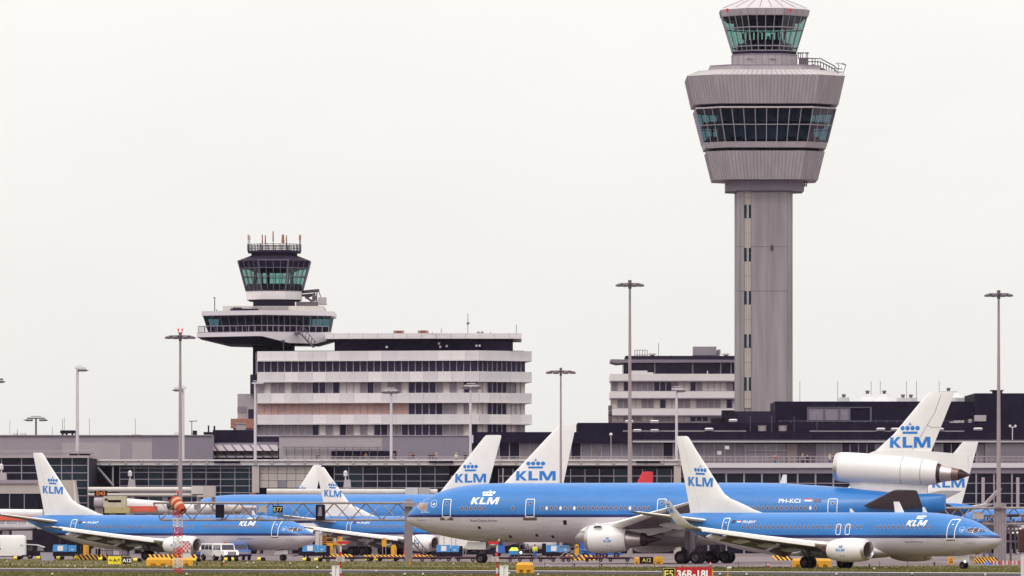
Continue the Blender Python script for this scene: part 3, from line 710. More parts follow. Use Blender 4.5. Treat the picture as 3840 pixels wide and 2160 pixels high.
MB().loft([[(48.9, q*.3, z) for q, z in ((1,7.6),(1,8.8),(-1,8.8),(-1,7.6))], [(50.5, q*.62, z) for q, z in ((1,7.4),(1,9.0),(-1,9.0),(-1,7.4))],
           [(54.5, q*.6, z) for q, z in ((1,7.0),(1,8.6),(-1,8.6),(-1,7.0))], [(57.2, q*.22, z) for q, z in ((1,6.8),(1,8.3),(-1,8.3),(-1,6.8))]]).build('strut', WHITE2, te)
mb = MB(); 
poly = [(50.2,11.2),(51.6,11.72),(54.5,11.85),(57.7,11.66),(61.55,11.32),(61.62,9.75),(60.2,9.86),(59.1,10.2),(55,10.6)]
mb.plate(poly, -.34, .34); mb.build('fin_fairing', WHITE, p.root)
fs = [(50.6,0,10.9,6.9,.07),(51.41,0,11.55,6.15,.075),(53.54,0,13.43,4.79,.08),(56.9,0,17.35,3.05,.085),(57.5,0,17.8,2.6,.06)]
p.foil(fs, 'tail_fin', WHITE, vertical=True, n=14); sf = p.finsurf(fs)
p.klm(53.22, 12.06, 4.32, 1.13, shear=0, surf=sf, m=BLUEL, name='tail_logo')
mb = MB()
def seam(mb, pts, w=.04):
    for (a, za), (b, zb) in zip(pts[:-1], pts[1:]):
        n = 4
        for k in range(n):
            u0 = k/n; u1 = (k+1)/n; x0 = a+(b-a)*u0; x1 = a+(b-a)*u1; z0 = za+(zb-za)*u0; z1 = za+(zb-za)*u1
            dx, dz = (w, 0) if abs(zb-za) > abs(b-a) else (0, w)
            mb.add([(x0, sd*(sf(x0, z0)+.012), z0), (x0+dx, sd*(sf(x0, z0)+.012), z0+dz), (x1+dx, sd*(sf(x1, z1)+.012), z1+dz), (x1, sd*(sf(x1, z1)+.012), z1)], [(0,1,2,3)])
seam(mb, [(55.6,11.8),(57.2,14.4),(58.0,15.7),(58.7,17.6)]); seam(mb, [(57.2,14.4),(57.6,14.15),(58.55,14.15)])
mb.build('rudder_seam', METALD, p.root)
# livery details
for s in (5.35, 14.75, 29.25, 47.7): p.door(s, 4.86, 1.02, 1.93, porthole=True)
sh = {8: 1}
p.windows(rng(7.15, 9.9, .51), 6.05-.27+.02, w=.30, h=.44)
p.windows([12.85]+rng(16.1, 28.2, .51), 5.80, w=.30, h=.44, shades=(2, 5, 8, 20))
p.windows(rng(31.1, 46.0, .51), 5.80, w=.30, h=.44, shades=(28,))
p.klm(8.1, 6.22, 3.0, .80, shear=.25)
p.text('Royal Dutch Airlines', 'title_lettering', TXTD, 8.12, 4.38, .26, 3.0)
p.text('PH-KCI', 'registration', TXTW, 41.95, 6.35, .42, 2.3, shear=0.0, bold=.012)
p.flag(44.7, 6.37, .78, .42, False)
p.text('Ingrid Bergman', 'small_lettering', TXTW, 2.2, 5.35, .13, 1.1)
p.text('AIR FRANCE KLM', 'small_lettering', TXTD, 1.6, 4.50, .10, 1.25)
p.emblem(3.75, 6.25, .36)
g = bpy.data.objects.new('cockpit_windows', None); COL.objects.link(g); g.parent = p.root
for q in ([(-.12,.22),(.34,-.14),(.56,.50),(.22,.56)], [(.42,-.16),(1.12,-.24),(1.16,.56),(.64,.54)]):
    p.decal(polys_bm([[(x+(.06 if i in (1,2) else -.06), y+(.06 if i > 1 else -.06)) for i, (x, y) in enumerate(q)]]), 'window_frame', METAL, 1.75, 5.80, cut=.12, parent=g)
    p.decal(polys_bm([q]), 'pane', TANG, 1.75, 5.80, cut=.12, off=.03, parent=g)
p.decal(polys_bm([[(0,0),(.38,0),(.38,.48),(0,.48)]]), 'outflow_vent', BLACKM, 18.4, 4.05, cut=.2)
for s, z in ((15.2,2.95),(16.9,2.80),(9.0,3.75),(12.2,2.8)): p.decal(polys_bm([circ(0,0,.17,10)]), 'hull_port', METALD, s, z, cut=0)
p.decal(polys_bm([circ(0,0,.11,10)]), 'landing_light', LAMP, 22.1, 4.05, cut=0)
p.gear('nose_gear', 8.4, (-.36, .36), .52, .36, 2.6, leg=.16, doorbox=((7.0, 9.1, sd_, 1.45, 2.25, 0) for sd_ in (.7, -.7)))
for sg in (1, -1): p.gear('main_gear', 33.1, (sg*4.65, sg*6.0), .67, .46, 3.6, leg=.30, rows=(-.82, .82), doorbox=((32.6, 33.7, sg*5.6, 1.5, 3.4, 0),))
p.gear('center_gear', 32.4, (-.5, .5), .60, .4, 2.4, leg=.22)
TRI = p
MB().loft([[(41.2+x, y*.04, 8.2) for x, y in ((0,-1),(0,1),(.8,1),(.8,-1))], [(41.6+x*.5, y*.03, 9.3) for x, y in ((0,-1),(0,1),(.8,1),(.8,-1))]]).build('blade_antenna', WHITE, p.root)

# ---- twin-aisle jets further back
def twin(label, nose_px, D0, ang, Ln, top, bot, hw, zt, wroot, span, paint, fin, logo, windows=False, group='parked and taxiing airliners', finm=None, dz=0):
    p = Plane('airliner', label, group, nose_px, D0, ang, 1, twin_table(Ln, top, bot, hw), paint)
    p.hull(36); sc = Ln/63.0
    for sg in (1, -1):
        z0 = bot+1.1
        p.foil([(wroot, sg*hw*.7, z0, 12*sc, .13), (wroot+6.5*sc, sg*span*.33, z0+1.0, 7.2*sc, .12), (wroot+span*.62, sg*span, z0+2.9, 2.2*sc, .10)], 'wing', WINGU, le_mat=WINGL)
        e = p.nacelle(wroot+1.0*sc, sg*span*.31, bot+.15*sc, [(0,1.3*sc),(.3,1.5*sc),(1.2,1.6*sc),(3,1.6*sc),(4.8,1.3*sc)], [('core_cowl', METALB, [(4.2,.8*sc),(5.8,.5*sc)])], lip=.3)
        MB().box(wroot+2*sc, wroot+7*sc, sg*span*.31-.15, sg*span*.31+.15, bot+1.5*sc, bot+2.3*sc).build('pylon', WHITE2, e)
        p.foil([(Ln*.865, sg*.5, top-1.4, 6.8*sc, .1), (Ln*.96, sg*10.2*sc, top-.3, 2.2*sc, .09)], 'tailplane', TAILU, le_mat=WINGL)
        p.gear('main_gear', Ln*.5, (sg*4.6*sc, sg*6.2*sc), .62, .45, bot+1, leg=.25, rows=(-.8, .8))
    p.gear('nose_gear', Ln*.095, (-.35, .35), .5, .35, bot+.6, leg=.15)
    p.foil(fin, 'tail_fin', finm or WHITE, vertical=True); sf = p.finsurf(fin)
    if logo: p.klm(logo[0], logo[1], logo[2], logo[3], shear=0, surf=sf, m=BLUEL, name='tail_logo')
    return p
TW = dict()
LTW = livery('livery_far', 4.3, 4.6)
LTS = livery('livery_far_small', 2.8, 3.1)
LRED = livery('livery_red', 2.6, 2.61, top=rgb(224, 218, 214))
twin('long blue wide-body jet behind the gantry, its tail rising over the tri-jet roof', 640, 1010, -22, 60, 8.15, 2.1, 3.0, 0, 19.5, 29, LTW,
     [(46.6,0,7.6,10.2,.06),(48.7,0,9.6,8.45,.075),(56.4,0,17.2,2.5,.08),(56.8,0,17.45,1.9,.05)], (50.48, 9.95, 5.6, 1.25))
twin('wide-body jet whose white tail stands just behind the tri-jet nose', 850, 1050, -35, 48, 7.7, 2.4, 2.5, 0, 16, 22, LTW,
     [(35.2,0,7.0,8.9,.06),(37.1,0,8.78,7.7,.075),(44.35,0,16.15,2.85,.08),(44.7,0,16.38,2.4,.05)], (39.6, 9.87, 5.1, 1.22))
twin('twin-jet far behind the gantry, only its pale tail tip showing', 414, 1062, -35, 38, 5.1, 1.2, 1.9, 0, 13.5, 16, LTS,
     [(30.0,0,5.0,6.2,.07),(31.65,0,6.97,4.41,.095),(35.85,0,12.3,1.46,.10),(36.1,0,12.4,1.22,.06)], (32.6, 7.7, 2.9, .8))
twin('parked jet whose tail shows below the tri-jet tail engine at far right', 2500, 1000, -28, 45, 7.1, 2.0, 2.5, 0, 15, 22, LTW,
     [(35.2,0,5.6,7.7,.07),(36.57,0,6.81,6.8,.075),(42.16,0,13.45,3.15,.08),(43.58,0,15.02,2.2,.05)], (39.2, 8.95, 4.6, 1.2))
twin('small jet with a plain red tail peeking over the tri-jet roof', 1713, 1030, -20, 30, 5.0, 1.4, 1.6, 0, 11, 13, LRED,
     [(23.6,0,4.6,5.0,.07),(27.0,0,11.2,1.6,.09),(27.2,0,11.35,1.3,.06)], None, finm=RED)
twin('far parked jet at the right edge, its white wing showing over the gantry', 3560, 1025, -14, 40, 6.4, 2.0, 2.2, 0, 9, 20, LTW,
     [(33,0,5.2,6.5,.07),(38.4,0,13.0,2.0,.08)], None)

# ---------------------------------------------------------------- ground
def Gp(px, py):
    D = Dof(py); return ((px-1920)*D/F, D)
def sheet(name, pts, z, m, thick=0.0):
    mb = MB(); mb.add([(x, y, z) for x, y in pts], [tuple(range(len(pts)))])
    o = mb.build(name, m); o['kind'] = 'structure'; return o
def ground_mat(name, c1, c2, c3, s1, s2, rough=0.9, bump=0.3):
    m = bpy.data.materials.new(name); m.use_nodes = True; n = m.node_tree.nodes; l = m.node_tree.links; b = n['Principled BSDF']
    b.inputs['Roughness'].default_value = rough; b.inputs['Specular IOR Level'].default_value = 0.15
    t = n.new('ShaderNodeTexCoord'); a = n.new('ShaderNodeTexNoise'); a.inputs['Scale'].default_value = s1; a.inputs['Detail'].default_value = 8
    d = n.new('ShaderNodeTexNoise'); d.inputs['Scale'].default_value = s2; d.inputs['Detail'].default_value = 4
    l.new(t.outputs['Object'], a.inputs[0]); l.new(t.outputs['Object'], d.inputs[0])
    r = n.new('ShaderNodeValToRGB'); r.color_ramp.elements[0].position = .35; r.color_ramp.elements[0].color = c1
    r.color_ramp.elements[1].position = .65; r.color_ramp.elements[1].color = c2; l.new(a.outputs[0], r.inputs[0])
    r2 = n.new('ShaderNodeValToRGB'); r2.color_ramp.elements[0].position = .5; r2.color_ramp.elements[0].color = (0,0,0,1)
    r2.color_ramp.elements[1].position = .62; r2.color_ramp.elements[1].color = (1,1,1,1); l.new(d.outputs[0], r2.inputs[0])
    mx = n.new('ShaderNodeMix'); mx.data_type = 'RGBA'; mx.inputs[7].default_value = c3; l.new(r.outputs[0], mx.inputs[6]); l.new(r2.outputs[0], mx.inputs[0])
    l.new(mx.outputs[2], b.inputs['Base Color'])
    bp = n.new('ShaderNodeBump'); bp.inputs['Strength'].default_value = bump; l.new(a.outputs[0], bp.inputs['Height']); l.new(bp.outputs[0], b.inputs['Normal'])
    MATS[name] = m; return m
GM = ground_mat('apron_concrete', rgb(112,98,101), rgb(130,115,116), rgb(96,84,90), .12, .05)
AM = ground_mat('taxiway_asphalt', rgb(54,46,56), rgb(64,55,66), rgb(46,38,50), .3, .08)
GR = ground_mat('grass_soil', rgb(86,82,36), rgb(102,95,44), rgb(112,98,60), .9, .12)
GRD = ground_mat('dry_grass_soil', rgb(98,86,52), rgb(110,98,62), rgb(84,80,36), .7, .10)
sheet('ground', [(-9000, -200), (9000, -200), (9000, 16000), (-9000, 16000)], 0.0, GM)
# grass islands and the taxiway crossing in front (a slanting road)
X0, X1 = -700, 700
def line_at(pyl, pyr, x):      # road edges run from the left frame side to the right frame side
    (xa, da), (xb, db) = Gp(0, pyl), Gp(3840, pyr); return da+(db-da)*(x-xa)/(xb-xa)
def band(name, near, far, z, m):
    return sheet(name, [(-300, line_at(*near, -300)), (300, line_at(*near, 300)), (300, line_at(*far, 300)), (-300, line_at(*far, -300))], z, m)
sheet('runway', [(-2000, -150), (2000, -150), (2000, 478), (-2000, 478)], .004, AM)
sheet('grass_verge_ground', [(-300, 480), (300, 480), (300, line_at(2144, 2163, 300)), (-300, line_at(2144, 2163, -300))], .004, GR)
band('taxiway', (2144, 2163), (2132.5, 2150), .008, AM)
band('taxiway_edge_line', (2132.5, 2150), (2131.3, 2148.5), .012, mat('paint_white_line', rgb(206,196,188), .8, var=.15, scale=.5))
band('grass_strip_ground', (2131.3, 2148.5), (2119, 2136), .004, GR)
sheet('dry_grass_ground', [Gp(-60, 2118), (Gp(2000, 2133)[0], Gp(2000, 2133)[1]), Gp(2000, 2117), Gp(1900, 2108), Gp(700, 2103), Gp(-60, 2096)], .003, GRD)
sheet('shoulder_concrete', [Gp(-60, 2131), Gp(820, 2134.5), Gp(560, 2122), Gp(-60, 2117)], .0065, mat('shoulder_mat', rgb(140,122,120), .9, var=.08, scale=.3))
sheet('grass_patch_ground', [Gp(2950, 2141), Gp(4000, 2150), Gp(4000, 2118), Gp(3300, 2122), Gp(2950, 2131)], .0055, GRD)
# short grass: real blades over the verges
mb = MB(); rg = random.Random(3)
def tufts(n, fn, h0, h1):
    for _ in range(n):
        q = fn()
        if not q: continue
        x, y = q
        h = rg.uniform(h0, h1); a = rg.uniform(0, 3.14); w = rg.uniform(.05, .14); dx = math.cos(a)*w; dy = math.sin(a)*w; lx = rg.uniform(-.06, .06)
        mb.add([(x-dx, y-dy, 0), (x+dx, y+dy, 0), (x+lx, y, h)], [(0,1,2)], 0 if rg.random() < .6 else (1 if rg.random() < .6 else 2))
def f_near():
    x = rg.uniform(-50, 50); y = rg.uniform(575, 650); return (x, y) if y < line_at(2144, 2163, x)-.4 else None
def f_strip():
    x = rg.uniform(-56, 56); a = line_at(2131.3, 2148.5, x)+.5; b = line_at(2119, 2136, x); return (x, rg.uniform(a, a+(b-a)*rg.random()**.5))
def f_dry():
    px = rg.uniform(-20, 3860); lo, hi = (2097+px*.006, 2117+px*.004) if px < 1950 else ((2123, 2136) if px > 2960 else (2126, 2134))
    return Gp(px, rg.uniform(lo, hi))
tufts(22000, f_near, .05, .16); tufts(22000, f_strip, .05, .17); tufts(9000, f_dry, .04, .13)
go = mb.build('grass', [mat('grass_green', rgb(84,84,32), .9, var=.3, scale=.4), mat('grass_olive', rgb(102,96,44), .9, var=.3, scale=.4), mat('grass_straw', rgb(130,114,66), .9, var=.2, scale=.4)]); go['kind'] = 'stuff'

# ---------------------------------------------------------------- windows helper
def facade_windows(parent, p0, p1, z0, z1, n, chooser, name='window', mull=.10, out=.03, cap=None):
    """n windows side by side from p0 to p1 (xy), each one pane + its mullion; returns how many were made as parts"""
    p0 = Vector((p0[0], p0[1], 0)); p1 = Vector((p1[0], p1[1], 0)); d = (p1-p0)/n; u = d.normalized(); nn = Vector((u.y, -u.x, 0)); rest = []
    cnt = 0
    for i in range(n):
        a = p0+d*i; b = a+d; m = chooser(i); mb = MB()
        A = a+u*mull/2; Bq = b-u*mull/2
        mb.add([A+nn*out*0+Vector((0,0,z0)), Bq+Vector((0,0,z0)), Bq+Vector((0,0,z1)), A+Vector((0,0,z1))], [(0,1,2,3)], 0)
        c0 = a-u*mull/2; c1 = a+u*mull/2
        vs = [c0, c1, c1+nn*.12, c0+nn*.12]; mb.add([v+Vector((0,0,z0)) for v in vs]+[v+Vector((0,0,z1)) for v in vs], [(0,1,2,3),(4,5,6,7),(3,2,6,7),(0,3,7,4),(1,2,6,5)], 1)
        if cap is not None and cap[0] <= 0: rest.append((mb, m))
        else: mb.build(name, [m, TRIM], parent)
        if cap is not None: cap[0] -= 1
    return rest
def merge_rest(rest, name, parent):
    if not rest: return
    ms = []; out = MB()
    for mb, m in rest:
        for q in (m, TRIM):
            if q not in ms: ms.append(q)
    for mb, m in rest:
        ids = [ms.index(m), ms.index(TRIM)]; o = len(out.v); out.v += mb.v
        for f, k in zip(mb.f, mb.m): out.f.append([i+o for i in f]); out.m.append(ids[k])
    o = out.build(name, ms, parent); o['kind'] = 'stuff'
def part(mb, name, m, parent, smooth=0, label=None): return mb.build(name, m, parent, smooth, label)

# ---------------------------------------------------------------- new control tower
fr = Fr(2866, 1273); k = fr.k
T = thing('control_tower', 'tall grey concrete control tower with two wide metal drums and a glazed cab on top', 'control tower', fr.loc())
def octa(w, cf, h=None):     # octagon of full width w whose front facet takes the fraction cf
    h = w/2; c = w*cf/2; return [(-c,-h),(c,-h),(h,-c),(h,c),(c,h),(-c,h),(-h,c),(-h,-c)]
zz = lambda yz: fr.z(yz/1.907); ww = lambda half: 2*half/1.907/k
def drum(name, m, prof, cf, seams=0, seam_m=None, parent=None, z_off=0):
    mb = MB()
    for (za, wa), (zb, wb) in zip(prof[:-1], prof[1:]): mb.prism(octa(wb, cf), zb, za, top=octa(wa, cf))
    o = part(mb, name, m, parent or T)
    return o
def seams_on(parent, za, wa, zb, wb, cf, step, m, r=.05, name='panel_seams'):
    """upright standing seams on a tapering octagonal skirt"""
    A = octa(wa, cf); Bq = octa(wb, cf); mb = MB()
    for i in range(8):
        a0, a1 = Vector(A[i]), Vector(A[(i+1)%8]); b0, b1 = Vector(Bq[i]), Vector(Bq[(i+1)%8]); n = max(1, round((a1-a0).length/step))
        for j in range(n):
            t = j/n; p = a0.lerp(a1, t); q = b0.lerp(b1, t); mb.tube((p.x, p.y, za), (q.x, q.y, zb), r, n=4)
    return part(mb, name, m, parent)
# shaft
sx = lambda px: fr.x(px)
mb = MB(); zt = zz(1380)
mb.prism([(sx(2786),-6.0),(sx(2786),-5.6),(sx(2813),-5.6),(sx(2813),-6.0),(sx(2952),-6.0),(sx(2968.5),-4.9),(sx(2968.5),5),(sx(2757.5),5),(sx(2757.5),-4.9),(sx(2760),-6.0)], 0, zt)
shaft = part(mb, 'shaft', CONC, T)
mb = MB()
for py in (930, 1095): mb.box(sx(2757.6), sx(2785.8), -6.02, -5.9, fr.z(py)-.04, fr.z(py)+.04); mb.box(sx(2813.2), sx(2951), -6.02, -5.9, fr.z(py)-.04, fr.z(py)+.04)
for pxx in (2948, 2772): mb.box(sx(pxx)-.03, sx(pxx)+.03, -6.02, -5.9, 20, zt)
part(mb, 'pour_joint', TRIMD, shaft)
last = zt-1
for ya, yb in ((773,824),(934,985),(1095,1147),(1257,1306),(1417,1469)):
    f = MB(); xs = [2787.5, 2795, 2798, 2801, 2804, 2812]
    f.box(sx(2787.2), sx(2812), -5.72, -5.64, fr.z(yb), fr.z(ya)); w_ = part(f, 'stair_window', GGREEN, shaft)
    f = MB(); f.box(sx(2797), sx(2799), -5.8, -5.725, fr.z(yb), fr.z(ya)); f.box(sx(2801), sx(2803), -5.8, -5.725, fr.z(yb), fr.z(ya)); part(f, 'window_frame', LGREY, w_)
prev = 722
for ya in (773, 934, 1095, 1257, 1417, 1532):
    h0 = prev; f = MB(); mid = (h0+ya)/2
    for (a, b) in ((h0, mid-.6), (mid+.6, ya)):
        f.box(sx(2787.2), sx(2795), -5.74, -5.64, fr.z(b), fr.z(a)); f.box(sx(2795.6), sx(2803), -5.74, -5.64, fr.z(b), fr.z(a)); f.box(sx(2803.6), sx(2812), -5.74, -5.64, fr.z(b), fr.z(a))
    part(f, 'infill_panel', BEIGE, shaft); prev = ya+51
f = MB(); f.box(sx(2886), sx(2893), -6.25, -6.03, fr.z(942), fr.z(925)); part(f, 'lamp_box', BLACKM, shaft); f = MB(); f.box(sx(2888.5), sx(2890.5), -6.31, -6.255, fr.z(940), fr.z(927)); part(f, 'warning_lamp', REDL, shaft)
# head
cfD, cfC = .66, .42
drum('collar', GREY2, [(zz(1290), ww(277)), (zz(1375), ww(277))], .7)
lo = drum('lower_drum', ALU, [(zz(1097), ww(420)), (zz(1298), ww(371))], cfD); seams_on(lo, zz(1097), ww(420)+.05, zz(1298), ww(371)+.05, cfD, .62, SEAM, .03)
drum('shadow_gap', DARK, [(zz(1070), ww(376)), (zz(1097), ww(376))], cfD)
drum('window_sill_ring', ALU, [(zz(1034), ww(441)), (zz(1075), ww(430))], cfD)
rg_ = seams_on(T, zz(795), ww(500), zz(1034), ww(441), cfD, 2.0, TRIM, .075, 'mullion_ring')
mb = MB()
for z_, w_ in ((zz(915), ww(470.5)), (zz(797), ww(500))):
    P = octa(w_, cfD)
    for i in range(8): mb.tube((*P[i], z_), (*P[(i+1)%8], z_), .08, n=4)
part(mb, 'transom_ring', TRIM, T)
mb = MB(); A = octa(ww(496), cfD); Bq = octa(ww(438), cfD)
mb.loft([[(x, y, zz(797)) for x, y in A], [(x, y, zz(1034)) for x, y in Bq]], False, False); part(mb, 'lower_glazing', GREEND, T)
mb = MB(); mb.prism(octa(ww(330), .6), zz(1030), zz(797)-.01); part(mb, 'interior_core', INTB, T); mb = MB(); mb.prism(octa(ww(432), cfD), zz(1034)+.02, zz(1030)+.3); mb.prism(octa(ww(440), cfD), zz(905), zz(890)); 
for a in (-9, -5, 4, 8):
    mb.box(a-.15, a+.15, -6, -5.5, zz(1030), zz(905)); mb.box(a-.9, a+.9, -8.2, -7.6, zz(1030)+.1, zz(995))
part(mb, 'interior_floors', BLACKM, T)
drum('ring_cap', ALUL, [(zz(788), ww(497)), (zz(797), ww(503))], cfD)
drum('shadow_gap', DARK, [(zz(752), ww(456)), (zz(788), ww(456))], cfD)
up = drum('upper_drum', ALU, [(zz(566), ww(559)), (zz(767), ww(514))], cfD); seams_on(up, zz(566), ww(559)+.05, zz(767), ww(514)+.05, cfD, .62, SEAM, .03)
r_ = drum('drum_roof', ALUL, [(zz(524), ww(470)), (zz(566), ww(560))], cfD); seams_on(r_, zz(524), ww(470)+.1, zz(566), ww(560)+.05, cfD, .75, SEAM, .04)
drum('terrace_parapet', ALU, [(zz(487), ww(390)), (zz(524), ww(390))], cfD)
drum('parapet_coping', GREY2, [(zz(484), ww(393)), (zz(489), ww(393))], cfD)
b_ = drum('cab_base', ALU, [(zz(398), ww(229)), (zz(487), ww(229))], .5); seams_on(b_, zz(398), ww(229)+.06, zz(487), ww(229)+.06, .5, 1.2, GREY, .04)
drum('base_cornice', GREY2, [(zz(396), ww(233)), (zz(402), ww(233))], .5)
mb = MB()
for xa in (530, 695, 835): mb.box((xa-660)/1.907/k-.05, (xa-660)/1.907/k+.9, -ww(229)/2-.3, -ww(229)/2-.02, zz(434), zz(430))
for xa, xb in ((515, 562),): mb.box((xa-660)/1.907/k, (xb-660)/1.907/k, -ww(229)/2-.06, -ww(229)/2-.02, zz(478), zz(428))
part(mb, 'service_door', GREY3, T)
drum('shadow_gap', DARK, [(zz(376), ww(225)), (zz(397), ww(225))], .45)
cab = bpy.data.objects.new('cab', None); COL.objects.link(cab); cab.parent = T
mb = MB(); A = octa(ww(303), cfC); Bq = octa(ww(226), cfC); mb.loft([[(x, y, zz(122)) for x, y in A], [(x, y, zz(376)) for x, y in Bq]], False, False); part(mb, 'cab_glazing', GREENG, cab)
seams_on(cab, zz(122), ww(304), zz(376), ww(227), cfC, 1.62, TRIM, .07, 'mullions')
mb = MB()
for yz, hf in ((210, 276.5), (341, 237), (374, 227), (124, 304)):
    P = octa(ww(hf), cfC)
    for i in range(8): mb.tube((*P[i], zz(yz)), (*P[(i+1)%8], zz(yz)), .11, n=4)
part(mb, 'transoms', TRIM, cab)
mb = MB(); mb.prism(octa(ww(222), cfC), zz(372), zz(368)); mb.prism(octa(ww(130), cfC), zz(368), zz(290)); mb.prism(octa(ww(190), cfC), zz(368), zz(318))
mb.prism(octa(ww(262), cfC), zz(160), zz(126), top=octa(ww(296), cfC)); mb.prism(octa(ww(215), cfC), zz(205), zz(162))
rr = random.Random(5)
for i in range(11):
    a = -3.6+i*.7; mb.box(a-.25, a+.2, -3.6, -3.0, zz(290)-.1, zz(290)+rr.uniform(.5, 1.3))
for a in (-3.4, 3.6): mb.tube((a, -2, zz(370)), (a, -2, zz(150)), .10)
part(mb, 'consoles_and_ceiling', BLACKM, cab)
fa = drum('fascia', ALU, [(zz(80), ww(318)), (zz(125), ww(308))], cfC, parent=cab); seams_on(fa, zz(80), ww(318)+.05, zz(125), ww(308)+.05, cfC, 1.7, SEAM, .035)
for xz in (388, 838):
    mb = MB(); a = (xz-660)/1.907/k; mb.prism([(a-.25,-7.9),(a+.15,-7.9),(a+.15,-7.3),(a-.25,-7.3)], zz(108), zz(84)); part(mb, 'red_marker', RED, cab)
mb = MB(); A = octa(ww(310), cfC); mb.loft([[(x, y, zz(78)) for x, y in A], [(x, y, zz(66)) for x, y in octa(ww(295), cfC)], [(x, y, zz(-20)) for x, y in octa(ww(100), cfC)], [(x, y, zz(-34)) for x, y in octa(ww(60), cfC)]]); rf = part(mb, 'cab_roof', ALUL, T)
seams_on(rf, zz(-20), ww(101), zz(66), ww(297), cfC, .8, GREY2, .06)
# fire escape gangway at the right of the upper drum
mb = MB(); X = lambda xz: (xz-660)/1.907/k
mb.box(X(890), X(1000), -2.5, -1.0, zz(478), zz(470)); 
mb.tube((X(1000), -2.4, zz(470)), (X(1175), -2.4, zz(545)), .18, n=4); mb.tube((X(1000), -1.1, zz(470)), (X(1175), -1.1, zz(545)), .18, n=4)
for y in (-2.4, -1.1):
    for dz in (25, 48): mb.path([(X(965), y, zz(470-dz)), (X(1060), y, zz(472-dz)), (X(1160), y, zz(525-dz)), (X(1175), y, zz(545-dz)), (X(1215), y, zz(545-dz))], .05)
    for t in range(9): u = 1000+t*20; zb = 470+(u-1000)*75/175; mb.tube((X(u), y, zz(zb)), (X(u), y, zz(zb-50)), .05)
mb.box(X(1170), X(1218), -2.5, -1.0, zz(550), zz(544))
for a, b in ((1215, 1240), (1175, 1190)): mb.path([(X(a), -2.4, zz(545)), (X(b), -2.4, zz(470)), (X((a+b)/2-18), -2.4, zz(455))], .06)
mb.path([(X(1180), -2.4, zz(455)), (X(1240), -2.4, zz(473))], .06)
part(mb, 'escape_stair', STEELD, T)
mb = MB(); mb.box(X(905), X(970), -3, -1.5, zz(470), zz(420))
for u in (900, 915, 930, 955, 965): mb.tube((X(u), -2, zz(425)), (X(u+3), -2, zz(380)), .07); mb.box(X(u)-.25, X(u)+.25, -2.2, -1.8, zz(388), zz(380))
part(mb, 'rooftop_gear', STEELD, T)
mb = MB(); mb.box(X(933), X(948), -2, -1, zz(1340), zz(1298)); 
for yz in (1308, 1325): mb.tube((X(930), -1.5, zz(yz)), (X(962), -1.5, zz(yz)), .12)
mb.tube((X(962), -1.5, zz(1300)), (X(958), -1.5, zz(1340)), .1); part(mb, 'hoist_bracket', STEELD, T)

# ---------------------------------------------------------------- old control tower
fr = Fr(1029.5, 1188); k = fr.k
T = thing('control_tower', 'old dark control tower with a glazed lookout below its cab, behind the office block', 'control tower', fr.loc())
X = lambda xz: fr.x(720+xz/2.898); Z = lambda yz: fr.z(850+yz/2.898)
def ring8(cx, w, cf, z0, z1, w1=None, d=1.0):
    f = lambda w: [(cx+x, y*d) for x, y in octa(w, cf)]
    return f(w), z0, z1, f(w1) if w1 else None
cx = X(895); WW = lambda half: 2*half/2.898/k
def oc(mb, half, cf, ya, yb, half2=None):
    P = [(cx+x, y) for x, y in octa(WW(half2 if half2 else half), cf)]; Q = [(cx+x, y) for x, y in octa(WW(half), cf)]
    mb.prism(P, Z(yb), Z(ya), top=Q); return mb
part(oc(MB(), 246, .5, 284, 322), 'roof_plinth', DARK2, T)
part(oc(MB(), 250, .45, 318, 374, 388), 'cab_roof', DARK2, T)
part(oc(MB(), 284, .5, 268, 288), 'antenna_deck', DARK2, T)
mb = MB(); P = [(cx+x, y) for x, y in octa(WW(282), .5)]
for yz in (196, 212, 228, 246, 262):
    for i in range(8): mb.tube((*P[i], Z(yz)), (*P[(i+1)%8], Z(yz)), .045, n=4)
for i in range(8):
    for t in (0, .25, .5, .75):
        p = Vector(P[i]).lerp(Vector(P[(i+1)%8]), t); mb.tube((p.x, p.y, Z(270)), (p.x, p.y, Z(192)), .07 if t else .12, n=4)
part(mb, 'railing', STEELD, T)
for xz, y0, y1, r in ((616,200,90,.12),(628,195,92,.10),(766,270,85,.12),(800,270,97,.13),(884,270,52,.13),(990,270,88,.27),(1030,270,97,.12),(1168,195,90,.12),(1183,195,93,.12),(692,265,132,.05)):
    mb = MB(); yb = (y0+y1)/2 if r > .06 else y0; mb.tube((X(xz), -2+(xz%7)*.4, Z(y0)), (X(xz), -2+(xz%7)*.4, Z(yb)), .06); a = part(mb, 'antenna', STEELD, T)
    if r > .06:
        mb = MB(); mb.tube((X(xz), -2+(xz%7)*.4, Z(yb)), (X(xz), -2+(xz%7)*.4, Z(y1)), r, r*.7); part(mb, 'antenna_whip', BRICK, a)
cab = bpy.data.objects.new('cab', None); COL.objects.link(cab); cab.parent = T
h_at = lambda yz: 388+(300-388)*(yz-374)/(705-374)
part(oc(MB(), h_at(376), .42, 376, 456, h_at(456)), 'dark_panel_band', DARK, cab)
A = [(cx+x, y) for x, y in octa(WW(h_at(458)), .42)]; Bq = [(cx+x, y) for x, y in octa(WW(h_at(705)), .42)]
mb = MB(); mb.loft([[(x, y, Z(458)) for x, y in A], [(x, y, Z(705)) for x, y in Bq]], False, False); part(mb, 'cab_glazing', GREENG, cab)
mb = MB()
for yz in (376, 456, 547, 703):
    P = [(cx+x, y) for x, y in octa(WW(h_at(yz)+1.5), .42)]
    for i in range(8): mb.tube((*P[i], Z(yz)), (*P[(i+1)%8], Z(yz)), .07, n=4)
A2 = [(cx+x, y) for x, y in octa(WW(h_at(376)+1.5), .42)]; B2 = [(cx+x, y) for x, y in octa(WW(h_at(705)+1.5), .42)]
